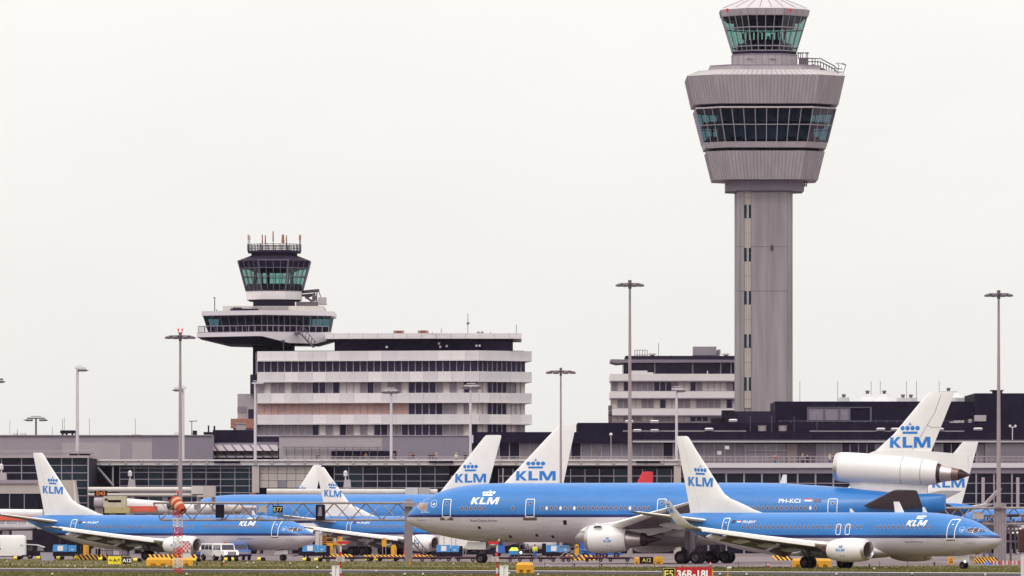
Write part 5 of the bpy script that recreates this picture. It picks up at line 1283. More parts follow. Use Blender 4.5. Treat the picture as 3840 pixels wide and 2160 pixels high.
px_(332, 3960, 3, 50, 1752, 2110, 'inner_wall', BLACKM)
rp = random.Random(21)
def bay(a, b, t, bt, m, horiz, par=PR, y=.8, name='glazed_bay', vm=TRIM, vw=.10):
    q = MB(); q.add([(x(a), y, z(bt)), (x(b), y, z(bt)), (x(b), y, z(t)), (x(a), y, z(t))], [(0,1,2,3)], 0)
    q.box(x(a)-vw/2, x(a)+vw/2, y-.12, y-.01, z(bt), z(t), 1)
    for h in horiz: q.box(x(a)+vw/2, x(b)-vw/2, y-.10, y-.01, z(h)-.05, z(h)+.05, 1)
    return q.build(name, [m, vm], par)
H1 = (1755, 1771, 1797, 1822, 1847)
a = 448
while a < 940: bay(a, min(a+54, 943), 1748, 1910, rp.choice((GDARK, GDARK, GGREEN)) if a < 800 else GGREEN, H1); a += 54
a = 1253
while a < 1650: bay(a, a+54, 1751, 1910, rp.choice((GDARK, GGREEN, GDARK)), (1778, 1804, 1829)); a += 54
a = 1790
while a < 1840: bay(a, a+54, 1752, 1910, GDARK, (1790,)); a += 54
a = 1870
while a < 2520: bay(a, a+54, 1758, 1910, rp.choice((GDARK, GDARK, GGREEN)), (1785, 1812)); a += 54
a = 2590
while a < 3960:
    bay(a, a+67, 1775, 2080, GDARK, (1812, 1850, 1888), vm=TRIM, vw=.22); a += 67
for a in (945, 2527): px_(a, a+27, -.2, 1.2, 1746, 2110, 'column', BEIGE)
for a in (3680, 3810): px_(a, a+12, -.5, -.2, 1790, 2110, 'column', GREY3)
q = MB(); q.tube((x(3752), -.6, z(1830)), (x(3690), -.6, z(1895)), .3, n=5); part(q, 'brace', GREY3, PR)
# beige tiled panels
q = MB()
for i in range(6):
    for j in range(3):
        q.box(x(973+i*34+1), x(973+(i+1)*34-.5), .5, .8, z(1748+(j+1)*27-.5), z(1748+j*27+1), 1 if (i, j) == (2, 2) else 0)
q.build('tile_panels', [BEIGE, GREY2], PR)
for (a, c, d, e) in ((365,1752,425,1822),(1692,1786,1735,1822),): q = MB(); q.tube((x(a), .2, z(c)), (x(d), .2, z(e)), .22, n=5); part(q, 'brace', STEEL, PR)
for a, c, e in ((420,1822,1748),(1883,1812,1756)): q = MB(); q.box(x(a), x(a+6), .1, .3, z(c), z(e)); part(q, 'brace', STEEL, PR)
# terrace railing
q = MB()
for a in range(1070, 2560, 31): q.box(x(a)-.04, x(a)+.04, .3, .38, z(1724), z(1712))
for t in (1712, 1718): q.box(x(1068), x(2560), .3, .38, z(t)-.04, z(t)+.04)
for a in range(2600, 3960, 20): q.box(x(a)-.04, x(a)+.04, .3, .38, z(1737), z(1712))
for t in (1712, 1724): q.box(x(2560), x(3960), .3, .38, z(t)-.05, z(t)+.05)
part(q, 'terrace_railing', GREY3, PR)
# ---- green glass pier head at far left
fr = Fr(0, 1040); x, z = fr.x, fr.z
PL = thing('pier_building', 'green glazed pier head at the far left edge behind the first white tail', 'terminal pier', fr.loc())
px_(-60, 330, 1, 24, 1717, 2110, 'inner_wall', BLACKM, PL)
px_(-60, 333, -.2, 24.2, 1708, 1717, 'roof_fascia', GREY3, PL)
for (a, b) in ((-60,5),(5,80),(80,155),(155,230),(230,270),(270,328)):
    bay(a, b, 1717.5, 1912, GGREEN if a >= 155 else GDARK, (1745, 1773, 1801, 1830, 1859, 1886), par=PL, y=.5, vm=TRIM, vw=.12)
px_(328, 332.5, -.1, .5, 1717.2, 1912, 'corner_trim', TRIM, PL)
q = MB()
for t in (1692, 1699): q.tube((x(-40), 3, z(t)), (x(348), 3, z(t)), .07, n=4)
for a in (10, 75, 150, 228, 290): q.tube((x(a), 3, z(1709)), (x(a), 3, z(1692)), .07, n=4)
part(q, 'roof_railing', STEEL, PL)
px_(255, 330, 3.3, 6, 1699, 1709, 'roof_unit', BLACKM, PL)
# boarding lounge in front of it
fr = Fr(0, 1015); x, z = fr.x, fr.z
LO = thing('boarding_lounge', 'beige-banded lounge with dark windows at the left edge behind the first white tail', 'airport building', fr.loc())
px_(-60, 140, 0, 10, 1800, 1813, 'roof_edge', GREY, LO); px_(-60, 150, .3, 10, 1813, 1851, 'beige_band', BEIGE, LO)
px_(-60, 150, 1, 10, 1851, 2110, 'inner_wall', BLACKM, LO)
for a in (-20, 35, 90): bay(a, a+55, 1851, 1912, GDARK, (), par=LO, y=.6, vm=TRIM, vw=.1)
q = MB(); q.plate([(x(225),z(1912)),(x(222),z(1801)),(x(276),z(1801)),(x(292),z(1912))], 0, 6); part(q, 'end_wall', BEIGE, LO)
q = MB(); q.plate([(x(280),z(1890)),(x(274),z(1802)),(x(278),z(1802)),(x(290),z(1890))], -.1, -.01); part(q, 'end_trim', LGREY, LO)

# ---------------------------------------------------------------- boarding bridges
def bridge(label, px0, D, tube_, legs=(), cabx=None, band=None, m=CREAM, txt=None, mt=None):
    f = Fr(px0, D); t = thing('boarding_bridge', label, 'boarding bridge', f.loc(), 0, 'passenger boarding bridges')
    for (a, b, ta, ba, tb, bb) in tube_:
        q = MB(); R = []
        for (px, yt, yb) in ((a, ta, ba), (b, tb, bb)):
            zt_, zb_ = f.z(yt), f.z(yb); zc = (zt_+zb_)/2; h = (zt_-zb_)/2; n = 16
            R.append([(f.x(px), 1.6*(abs(math.cos(2*math.pi*(i+.5)/n))**.6)*(1 if math.cos(2*math.pi*(i+.5)/n) > 0 else -1)+1.6, zc+h*(abs(math.sin(2*math.pi*(i+.5)/n))**.6)*(1 if math.sin(2*math.pi*(i+.5)/n) > 0 else -1)) for i in range(n)])
        q.loft(R); part(q, 'tunnel', mt or m, t, 60)
    for (a, b, yt, yb, m2, nm) in (cabx or ()):
        q = MB(); q.box(f.x(a), f.x(b), -.4, 3.6, f.z(yb), f.z(yt)); part(q, nm, m2, t)
    for (a, yt, w_) in legs:
        q = MB(); q.box(f.x(a)-w_/2, f.x(a)+w_/2, .8, 1.6, 0, f.z(yt)); q.box(f.x(a)-w_*1.4, f.x(a)+w_*1.4, .2, 2.4, 0, .9); part(q, 'support_leg', STEEL, t)
    if band:
        a, b, yt, yb, m2 = band; q = MB(); q.box(f.x(a), f.x(b), -.12, -.02, f.z(yb), f.z(yt)); o = part(q, 'painted_band', m2, t)
        if txt:
            bm, w = text_bm(txt[0], txt[1]); flat_decal(bm, 'lettering', txt[2], t, f.x(txt[3]), f.z(txt[4]), -.15)
    return t, f
bridge('cream boarding bridge tube behind the gate sign D43, along the pier', 330, 1035, [(330, 720, 1826, 1846, 1826, 1846),(330, 760, 1848, 1862, 1848, 1864)],
       legs=((372,1850,.6),(480,1850,.6),(620,1850,.6)), cabx=((718, 762, 1822, 1852, CREAM, 'rotunda'),(762, 806, 1822, 1890, BEIGE, 'cab')))
b, f = bridge('grey-green bridge cab standing under the gate sign D43', 340, 985, [(352, 460, 1866, 1905, 1863, 1905)], legs=((362,1870,.5),(420,1900,.8),(378,1866,.5)),
       cabx=((388, 472, 1860, 1902, mat('bridge_beige_green', rgb(178,168,146), .7, var=.08), 'cab'),(392, 484, 1902, 1924, mat('bridge_olive', rgb(168,154,110), .7, var=.1), 'lower_cab'),(393, 404, 1870, 1878, BLACKM, 'vent'),(405, 455, 1875, 1884, GREY3, 'cab_window')), m=GREY3)
bridge('white bridge with an orange-red lettered band ending behind the windsock', 466, 990, [(470, 690, 1868, 1928, 1886, 1926), (690, 900, 1890, 1932, 1893, 1930)], legs=((560,1925,.7),(640,1925,.7)),
       band=(474, 590, 1898, 1918, ORANGE), m=WHITE2, txt=('martinair.com', .34, mat('band_lettering', rgb(226,132,106), .6, var=.02), 486, 1913))
bridge('white boarding bridge with red band at the left picture edge, below the first tail', -60, 975, [(-60, 158, 1908, 1945, 1910, 1945), (-60, 140, 1945, 1990, 1952, 1985)], legs=((20,1990,.9),(-40,1990,.9)),
       cabx=((45, 122, 1990, 2024, GREY3, 'drive_cab'),(122, 222, 1990, 2082, BLACKM, 'stairwell'),(140, 160, 1950, 1984, BEIGE, 'slanted_end')), band=(-60, 130, 1936, 1951, ORANGE), m=WHITE2,
       txt=('talk about your future.', .42, TXTD, -6, 1964))
bridge('cream boarding bridge tube behind the pale tails, left of centre', 1000, 1035, [(1000, 1640, 1832, 1858, 1834, 1858)], legs=((1010,1840,.6),(1200,1850,.6),(1400,1850,.6)),
       cabx=((1520, 1568, 1828, 1862, CREAM, 'rotunda'),(1570, 1611, 1828, 1862, BEIGE, 'cab')))
b, f = bridge('beige jetway portal frame docked over the long blue jet beside the windsock', 740, 985, [(800, 960, 1893, 1925, 1895, 1925)], legs=((744,1862,.5),(800,1862,.5)), cabx=((740, 805, 1856, 1864, BEIGE, 'portal_beam'),(905, 958, 1904, 1932, GREY2, 'bellows')), m=BEIGE)
# roof clutter: grey hut things standing on the pier ledge
for px, D, lab in ((12, 1030, 'small grey floodlight hut on the left pier ledge'), (494, 1050, 'small grey floodlight hut on the ledge behind the first white tail'), (1302, 1050, 'small grey floodlight hut on the ledge right of the pale tails')):
    f = Fr(px, D); t = thing('floodlight_hut', lab, 'floodlight', (f.X, D, 0), 0, 'floodlight huts on the pier ledge')
    base = 1828 if px > 100 else 1803; q = MB(); q.prism([(f.x(px-14),-1.2),(f.x(px+14),-1.2),(f.x(px+14),.4),(f.x(px-14),.4)], f.z(base), f.z(base-29), top=[(f.x(px-10),-1),(f.x(px+12),-1),(f.x(px+12),.4),(f.x(px-10),.4)]); part(q, 'hut', GREY3, t)
    q = MB(); q.tube((f.x(px-6), -.5, f.z(base-28)), (f.x(px-6), -.5, f.z(base-40)), .1); q.lathe([(0,.05),(.1,.3),(.7,.28),(.9,.05)], (f.x(px-6), -.5, f.z(base-40)), (0,0,1), 10); part(q, 'lamp', LGREY, t, 40)
    q = MB(); q.box(f.x(px-3)-.4, f.x(px-3)+.4, -1.3, -.2, 0, f.z(base)); part(q, 'post', GREY2, t)
# gate number boards
def board(name, label, px0, px1, yt, yb, D, txt, h, col, face=BLACKM, frame=None, cat='gate sign', post=None, tx=None, ty=None, bold=.015, space=1.0):
    f = Fr(px0, D); t = thing(name, label, cat, f.loc()); q = MB(); q.box(f.x(px0), f.x(px1), 0, .3, f.z(yb), f.z(yt)); part(q, 'panel', face, t)
    bm, w = text_bm(txt, h, bold, space=space); W_ = f.x(px1)-f.x(px0); x0 = (W_-w)/2 if tx is None else tx
    flat_decal(bm, 'lettering', col, t, x0, (f.z(yt)+f.z(yb))/2-h/2 if ty is None else ty, -.03)
    if post: q = MB(); q.box(f.x(post)-.12, f.x(post)+.12, .05, .25, 0, f.z(yb)); part(q, 'post', STEELD, t)
    return t, f
board('gate_sign', 'black gate board with amber lettering D43 on the left boarding bridge', 354, 402, 1840, 1859, 1000, 'D43', .50, TXTO, post=360)
board('gate_sign', 'black gate board with amber lettering D5 beside the beige pier column', 935, 992, 1848, 1862, 1030, 'D5', .42, TXTO, tx=.15, post=975)

# ---------------------------------------------------------------- light masts
def mast(label, px, ytop, D, rb_, rt, head, m=STEEL, red=False):
    f = Fr(px, D); t = thing('light_mast', label, 'light mast', f.loc(), 0, 'apron light masts')
    H = f.z(ytop); q = MB(); q.tube((0,0,0), (0,0,H), rb_, rt, n=12); part(q, 'pole', m, t, 40)
    if head == 'ring':
        R = (44 if px in (2362, 3745) else 48)/f.k*1.0; q = MB(); n = 16
        for i in range(n):
            a = 2*math.pi*i/n; b = 2*math.pi*(i+1)/n; q.tube((R*.85*math.cos(a), R*.85*math.sin(a), H-.15), (R*.85*math.cos(b), R*.85*math.sin(b), H-.15), .09, n=5)
            if i % 4 == 0: q.tube((0,0,H-.1), (R*.85*math.cos(a), R*.85*math.sin(a), H-.15), .09, n=5)
        q.tube((0,0,H-.7), (0,0,H+.3), rt*1.6, n=10); part(q, 'head_ring', STEELD, t)
        for i in range(8):
            a = 2*math.pi*(i+.5)/8; c = Vector((R*math.cos(a), R*math.sin(a), H-.35)); q = MB()
            q.lathe([(-.12,.05),(-.08,.42),(.08,.40),(.22,.12)], c, (0,0,1), 8); part(q, 'floodlight', STEELD, t, 40)
    else:
        w_ = head; q = MB(); q.box(-w_[0], w_[1], -.12, .12, H-.12, H+.1); q.box(-w_[0]*.6, w_[1]*.6, -.1, .1, H+.25, H+.35); part(q, 'cross_arm', m, t)
        for s in ((-w_[0]+.4, w_[1]-.4) if w_[0] > .7 and w_[1] > .7 else (w_[1]-.6 if w_[1] > w_[0] else -w_[0]+.6,)):
            q = MB(); sg = 1 if s > 0 else -1; q.plate([(s-.6, H-.2), (s+.6, H-.2), (s+sg*1.0, H-.34), (s+.45, H-.52), (s-.5, H-.52)] if sg > 0 else [(s-.6, H-.2), (s+.6, H-.2), (s+.5, H-.52), (s-.45, H-.52), (s-1.0, H-.34)], -.5, .5); part(q, 'floodlight', STEELD, t)
    if red:
        for s in (-.22, .22): q = MB(); q.tube((s, 0, H+.2), (s, 0, H+.5), .04); q.lathe([(0,.02),(.04,.10),(.22,.10),(.28,.03)], (s, 0, H+.48), (0,0,1), 10); part(q, 'obstruction_lamp', REDL, t)
    return t
mast('tall light mast rising behind the red and white windsock mast, red lamps on top', 676, 1256, 870, .30, .12, 'ring', m=mat('mast_brown_grey', rgb(150,136,138), .6, var=.06), red=True)
mast('tallest light mast, standing over the tri-jet in mid picture', 2362, 1060, 880, .31, .13, 'ring', m=MATS['mast_brown_grey'])
mast('tall light mast at the right edge, a red lamp half way up', 3745, 1098, 880, .31, .13, 'ring', m=MATS['mast_brown_grey'])
mast('medium light mast just left of the tallest one, behind the tri-jet nose', 2103, 1388, 940, .20, .10, 'ring', m=MATS['mast_brown_grey'])
PM = mat('mast_pale', rgb(190,182,188), .5, var=.04)
mast('thin pale mast with one lamp to the right, above the far left pier', 290, 1380, 1095, .30, .2, (.4, 1.3), m=PM)
mast('thin pale mast with a lamp to the left, close beside the tall windsock-side mast', 687, 1455, 1100, .26, .17, (1.3, .5), m=PM)
mast('thin pale mast in front of the office block left corner', 957, 1436, 1090, .26, .17, (.5, 1.2), m=PM)
mast('thin pale mast before the middle of the office block', 1467, 1463, 1090, .26, .17, (1.0, .9), m=PM)
mast('thin pale mast before the right end of the office block', 1764, 1446, 1090, .26, .17, (.9, 1.2), m=PM)
mast('thin pale mast beside the front white tail tip', 2537, 1458, 1090, .26, .17, (.7, 1.1), m=PM)
mast('short distant mast with two lamps on the left skyline', 135, 1568, 1250, .22, .15, (1.5, 1.5), m=STEELD)
mast('mast cut by the left picture edge, just its lamp tip in view', -22, 1422, 1000, .25, .16, (.5, 1.2), m=STEELD)
f = Fr(2288, 1180); t = thing('radio_mast', 'thin distant radio mast between the light mast and the second office block', 'radio mast', f.loc()); q = MB(); q.tube((0,0,0), (0,0,f.z(1570)), .35, .3); q.tube((0,0,f.z(1570)), (0,0,f.z(1520)), .12, .08)
for yy in (1530, 1550, 1565): q.box(-.3, .3, -.2, .2, f.z(yy)-.4, f.z(yy)+.4)
part(q, 'pole', STEELD, t)
f = Fr(2170, 1080); t = thing('terrace_lamp', 'small globe lamp on a thin post on the roof terrace', 'lamp', f.loc()); q = MB(); q.tube((f.x(2291),0,0), (f.x(2291),0,f.z(1632)), .07); part(q, 'post', STEEL, t); q = MB(); q.lathe([(-.25,.02),(-.15,.2),(0,.26),(.15,.2),(.25,.02)], (f.x(2291), 0, f.z(1629)), (0,0,1), 10); part(q, 'globe', LGREY, t, 60)

# ---------------------------------------------------------------- taxi-lane gantries (lattice truss)
def gantry(label, px0, px1, yt, yb, D, step, posts, depth=2.2, left_taper=True):
    f = Fr(px0, D); t = thing('gantry', label, 'gantry', f.loc()); q = MB(); zt_, zb_ = f.z(yt), f.z(yb)
    xa, xb = 0, f.x(px1); off = f.w(26) if left_taper else 0
    for y in (0, depth): q.tube((xa-(0 if y == 0 else 0), y, zt_), (xb, y, zt_), .13, n=8)
    q.tube((xa+off, depth/2, zb_), (xb, depth/2, zb_), .14, n=8); chords = part(q, 'chords', STEEL, t, 40)
    q = MB(); n = max(2, int(round((xb-xa-off)/step))); st = (xb-xa-off)/n
    for i in range(n+1):
        xx = xa+off+i*st
        for y in (0, depth):
            if i < n and y == 0: q.tube((xx+st/2, y, zt_), (xx, depth/2, zb_), .075, n=5); q.tube((xx+st/2, y, zt_), (xx+st, depth/2, zb_), .075, n=5)
            if i < n and y: q.tube((xx+st/2, depth/2, zb_), (xx+.02, y, zt_), .05, n=5); q.tube((xx+st/2, depth/2, zb_), (xx+st-.02, y, zt_), .05, n=5)
        q.tube((xx, 0, zt_), (xx, depth, zt_), .05, n=5)
    if left_taper: q.tube((xa, 0, zt_), (xa+off, depth/2, zb_), .07)
    part(q, 'lattice', STEEL, t)
    for (pp, w_, yt2) in posts:
        q = MB(); a = f.x(pp); q.box(a-w_/2, a+w_/2, .3, .3+w_*.8, 0, f.z(yt2)); pt = part(q, 'post', STEEL, t)
        q = MB()
        for j in range(4): q.box(a-w_/2+.1+j*w_/4, a-w_/2+.16+j*w_/4, .24, .29, .2, f.z(yt2)-.6)
        part(q, 'conduits', GREY2, pt)
    return t, f
t, f = gantry('long lattice gantry carrying the E77 board, crossing behind the windsock', 575, 1550, 1886, 1950, 812, 3.5, ((1532, .85, 1873),))
q = MB(); q.box(f.x(1532)-.6, f.x(1545)+.9, -.2, 2.6, f.z(1900), f.z(1885)); part(q, 'post_head', STEEL, t)
for a, b in ((808, 840),): q = MB(); q.box(f.x(a), f.x(b), .3, .9, f.z(1942), f.z(1892)); part(q, 'dark_cabinet', BLACKM, t)
q = MB(); q.box(f.x(1184), f.x(1219), -.3, .5, f.z(1951), f.z(1893)); dc = part(q, 'docking_display', BLACKM, t); q = MB(); q.plate([(f.x(1192),f.z(1935)),(f.x(1196),f.z(1900)),(f.x(1206),f.z(1900)),(f.x(1208),f.z(1935))], -.36, -.31); part(q, 'display_glass', GREY2, dc)
q = MB(); q.plate([(f.x(966),f.z(1921)),(f.x(975),f.z(1896)),(f.x(1000),f.z(1896)),(f.x(1001),f.z(1921))], -.3, .4); part(q, 'cabinet', BEIGE, t)
q = MB(); q.box(f.x(727), f.x(742), .4, .9, f.z(1912), f.z(1892)); part(q, 'cabinet', GREY3, t)
q = MB(); q.box(f.x(1040), f.x(1053), -.2, .6, f.z(1945), f.z(1938)); q.box(f.x(969), f.x(988), -.2, .6, f.z(1945), f.z(1938)); part(q, 'junction_box', STEEL, t)
q = MB(); q.lathe([(-.5,.2),(-.3,.5),(.3,.55),(.6,.2)], (f.x(640), 1.1, f.z(1895)), (1,0,0), 12); part(q, 'loudspeaker_horn', STEELD, t, 50)
q = MB(); q.tube((f.x(1042), 0, f.z(1898)), (f.x(1042), 0, f.z(1878)), .07); part(q, 'sign_hanger', STEELD, t)
board('gate_sign', 'black board with pale yellow lettering E77 hanging in the lattice gantry', 1023, 1060, 1897, 1922, 811, 'E77', .44, TXTY, bold=.0)
# right-hand gantry and the steel thicket of the stand behind the front jet's nose
t2, f = gantry('lattice gantry behind the cockpit of the front jet at the right edge', 3540, 3960, 1905, 1965, 812, 3.4, ((3752, 1.3, 1886),), left_taper=False)
q = MB(); q.box(f.x(3730), f.x(3760), -.2, 1.8, f.z(1903), f.z(1885)); part(q, 'post_head', STEEL, t2)
q = MB(); q.box(f.x(3650), f.x(3690), .3, 1.2, f.z(1946), f.z(1920)); part(q, 'cabinet', BEIGE, t2)
f = Fr(3640, 845); t = thing('steel_stand', 'tangle of grey steel frames and stairs behind the nose of the front jet', 'steel frame', f.loc()); q = MB(); rs = random.Random(9)
for a in (3690, 3712, 3790, 3835, 3870): q.box(f.x(a)-.12, f.x(a)+.12, 0, .3, 0, f.z(1935))
for yy in (1935, 1975, 1990, 2030): q.box(f.x(3690), f.x(3960), -.1, .2, f.z(yy)-.12, f.z(yy)+.12)
q.box(f.x(3740), f.x(3830), -1, 1, f.z(1931), f.z(1927))
for i in range(14): a = rs.uniform(3700, 3880); b = a+rs.uniform(-50, 50); q.tube((f.x(a), rs.uniform(-.5,.5), f.z(rs.uniform(1935, 1970))), (f.x(b), 0, f.z(rs.uniform(2000, 2080))), .08, n=5)
part(q, 'frame', STEELD, t)
for a, b, yt2, yb2, m in ((3700,3740,1995,2075,GREY2),(3765,3830,2000,2060,DARK2),(3720,3760,2040,2090,GREY)): q = MB(); q.box(f.x(a), f.x(b), 1, 2.5, f.z(yb2), f.z(yt2)); part(q, 'equipment_cabinet', m, t)
q = MB()
for i in range(6):
    for j in range(2): q.box(f.x(3752)+j*.2, f.x(3752)+(j+1)*.2, .2, .3, f.z(2042)-.0+(-i-1)*.22, f.z(2042)-i*.22, (i+j) % 2)
q.build('checker_marker', [RED, WHITE2], t)
# ---------------------------------------------------------------- people
def skinned(name, m, parent, verts, edges, radii, root=0, sub=1):
    me = bpy.data.meshes.new(name); me.from_pydata(verts, edges, []); o = bpy.data.objects.new(name, me); COL.objects.link(o); o.parent = parent
    md = o.modifiers.new('skin', 'SKIN'); md.use_smooth_shade = True
    lay = me.skin_vertices[0] if me.skin_vertices else None
    if lay is None:
        bm = bmesh.new(); bm.from_mesh(me); l = bm.verts.layers.skin.verify(); bm.to_mesh(me); bm.free(); lay = me.skin_vertices[0]
    for i, r in enumerate(radii): lay.data[i].radius = (r, r); 
    lay.data[root].use_root = True
    if sub: sm = o.modifiers.new('sub', 'SUBSURF'); sm.levels = sub; sm.render_levels = sub
    me.materials.append(m); return o
def person(label, x, y, z0, face, jacket, trousers, hair=None, lean=.0, arms=0, hand=False, h=1.75, group='people on the roof terrace'):
    t = thing('person', label, 'person', (x, y, z0), face, group); k = h/1.75
    V = lambda *a: (a[0]*k, a[1]*k, a[2]*k)
    # faces local -y
    ls, rs = V(-.19, -lean*.5, 1.42), V(.19, -lean*.5, 1.42)
    if arms == 1: le, lh, re, rh = V(-.27,-.2,1.2), V(-.14,-.42,1.30), V(.27,-.2,1.2), V(.14,-.42,1.30)      # elbows on the railing
    elif arms == 2: le, lh, re, rh = V(-.28,-.12,1.22), V(-.06,-.22,1.58), V(.28,-.12,1.22), V(.07,-.22,1.58)  # holding a camera up
    else: le, lh, re, rh = V(-.26,.02,1.13), V(-.25,-.08,.86), V(.26,.02,1.13), V(.25,-.06,.86)
    vs = [V(0,0,.95), V(0,-lean*.3,1.2), V(0,-lean*.5,1.42), V(0,-lean*.6,1.53), V(0,-lean*.7-.01,1.62), V(0,-lean*.7,1.70), ls, le, lh, rs, re, rh,
          V(-.09,0,.92), V(-.10,-.02,.5), V(-.11,.02,.08), V(-.11,-.14,.04), V(.09,0,.92), V(.11,-.04,.5), V(.12,.05,.08), V(.12,-.11,.04)]
    es = [(0,1),(1,2),(2,3),(3,4),(4,5),(2,6),(6,7),(7,8),(2,9),(9,10),(10,11),(0,12),(12,13),(13,14),(14,15),(0,16),(16,17),(17,18),(18,19)]
    rr = [.13,.13,.12,.055,.095,.07,.065,.045,.035,.065,.045,.035,.085,.06,.045,.04,.085,.06,.045,.04]
    skinned('body', SKIN, t, vs, es, [r*k for r in rr])
    jv = [V(0,0,.88), V(0,-lean*.3,1.2), V(0,-lean*.5,1.43), ls, le, tuple(Vector(le).lerp(Vector(lh), .85)), rs, re, tuple(Vector(re).lerp(Vector(rh), .85))]
    skinned('jacket', jacket, t, jv, [(0,1),(1,2),(2,3),(3,4),(4,5),(2,6),(6,7),(7,8)], [q*k for q in (.165,.165,.14,.085,.065,.055,.085,.065,.055)])
    tv = [V(0,0,.97), V(-.09,0,.88), V(-.10,-.02,.5), V(-.11,.02,.09), V(.09,0,.88), V(.11,-.04,.5), V(.12,.05,.09)]
    skinned('trousers', trousers, t, tv, [(0,1),(1,2),(2,3),(0,4),(4,5),(5,6)], [q*k for q in (.15,.105,.085,.07,.105,.085,.07)])
    q = MB(); hh = 1.655*k; q.lathe([(-.02,.105*k),(.04,.108*k),(.09,.08*k),(.115,.02*k)], (0, (-lean*.7+.015)*k, hh), (0,0,1), 12); part(q, 'hair', hair or BLACKM, t, 60)
    return t
CL = [mat('cloth_navy', rgb(44,46,78), .9), mat('cloth_black', rgb(34,28,40), .9), mat('cloth_pale', rgb(206,200,180), .9), mat('cloth_red', rgb(168,60,58), .9), mat('cloth_denim', rgb(66,80,120), .9), mat('cloth_brown', rgb(98,76,66), .9), mat('cloth_grey', rgb(130,124,130), .9)]
HB, HL = mat('hair_brown', rgb(70,50,44), .8), mat('hair_blond', rgb(205,180,130), .8)
fd = Fr(0, 1063); dz = fd.z(1743); dz2 = fd.z(1747)
PP = [(1190,0,1,0,0,'person in a dark jacket walking past the dark opening in the terminal wall, left one'),(1372,5,4,1,0,'person in brown at the terrace railing before the dark opening'),(1478,1,1,0,0,'person in black at the right end of the dark opening'),
      (1536,5,1,1,0,'person in brown jacket leaning, left of the pair by the railing'),(1549,1,4,2,0,'person in black with pale cap, right of the pair by the railing'),
      (1612,1,1,1,0,'person in black bent over the railing, left of the middle trio'),(1624,0,1,2,0,'person in navy pointing a camera, middle of the trio'),(1636,6,4,0,0,'pale-haired person in grey, right of the middle trio'),
      (1711,2,1,0,0,'person in a pale yellow jacket standing at the railing'),(1745,1,1,1,0,'person in black near the thin mast at the terrace end'),
      (2906,3,4,0,1,'person in a red top at the railing beside the tall panes'),(3010,6,1,1,1,'person in grey leaning beside the brown wall panel, left of two'),(3027,1,1,0,1,'person in black beside the brown wall panel, right of two'),
      (3112,2,4,2,1,'pale-clad person at the railing just left of the tail engine'),(3122,1,1,0,1,'person in black behind the pale-clad one near the tail engine'),(3141,3,1,0,1,'person in red half hidden by the tail engine intake')]
for px, j, tr, ar, rt, lab in PP:
    person(lab, (px-1920)*1063.9/F, 1063.9, dz2 if rt else dz, 0 if ar else (.4 if px % 2 else -.5), CL[j], CL[tr], hair=HL if j in (6,2) else HB, lean=.12 if ar == 1 else 0, arms=ar, h=1.72)
# ---------------------------------------------------------------- windsock mast
D = Dof(2150); f = Fr(667, D); t = thing('windsock', 'orange and white windsock on a red and white lattice mast in the foreground', 'windsock', f.loc(), rad(38))
zs = [f.z(v) for v in (2150,2130,2091,2052,2014,1977,1940,1907)]; w_ = .27
bands_ = [RED, WHITE2, RED, WHITE2, RED, WHITE2, RED]
for bi, m in enumerate(bands_):
    z0, z1 = zs[bi], zs[bi+1]; q = MB(); n = 3 if z1-z0 > .6 else 2
    for sx_, sy_ in ((-1,-1),(1,-1),(1,1),(-1,1)): q.tube((sx_*w_, sy_*w_, z0), (sx_*w_, sy_*w_, z1), .030, n=5)
    for j in range(n):
        a = z0+(z1-z0)*j/n; b = z0+(z1-z0)*(j+1)/n
        for (p0, p1) in (((-1,-1),(1,-1)),((1,-1),(1,1)),((1,1),(-1,1)),((-1,1),(-1,-1))):
            q.tube((p0[0]*w_, p0[1]*w_, a), (p1[0]*w_, p1[1]*w_, b), .017, n=4); q.tube((p1[0]*w_, p1[1]*w_, a), (p0[0]*w_, p0[1]*w_, b), .017, n=4)
    part(q, 'mast_section', m, t)
q = MB(); q.box(-.32, .32, -.32, .32, zs[-1], zs[-1]+.06); q.tube((0,0,zs[-1]), (0,0,zs[-1]+1.25), .04); part(q, 'mast_head', BLACKM, t)
q = MB(); q.lathe([(0,.02),(.02,.09),(.2,.09),(.26,.05)], (0,0,zs[-1]+1.22), (0,0,1), 12); part(q, 'obstruction_lamp', REDL, t, 50)
# the sock hangs half filled: from the head down and to the right, towards the camera
rot = Matrix.Rotation(-rad(38), 3, 'Z'); c0 = rot @ Vector((-.30, .15, 0)); P0 = Vector((c0.x, c0.y, zs[-1]+.72))
ax = (rot @ Vector((.50, -.62, -.58))).normalized()
prof = [(0,.46),(.25,.475),(.5,.46),(.75,.44),(1.0,.41),(1.25,.385),(1.5,.36)]
for i, (a, b) in enumerate(zip(prof[:-1], prof[1:])):
    q = MB(); sub = []
    for j in range(4):
        u = a[0]+(b[0]-a[0])*j/3; r = a[1]+(b[1]-a[1])*j/3+.012*math.sin(j*2.1+i); sub.append((u, r))
    q.lathe(sub, P0+Vector((0,0,-.10))*(a[0]**2)*.5, ax, 28); part(q, 'sock_ring', SOCKO if i in (0,2,4,5) else SOCKW, t, 60)
q = MB(); q.lathe([(0,.46),(.02,.47),(0,.48)], P0, ax, 28); q.tube((0,0,zs[-1]+.2), P0+ax*.0+Vector((0,0,-.4)), .03); q.tube((0,0,zs[-1]+1.1), P0+Vector((0,0,.4)), .03); part(q, 'sock_hoop', STEELD, t)

# ---------------------------------------------------------------- signs in the grass
def legs(f, t, xs, zt_): 
    q = MB()
    for a in xs: q.box(a-.04, a+.04, .08, .16, 0, zt_)
    part(q, 'legs', STEELD, t)
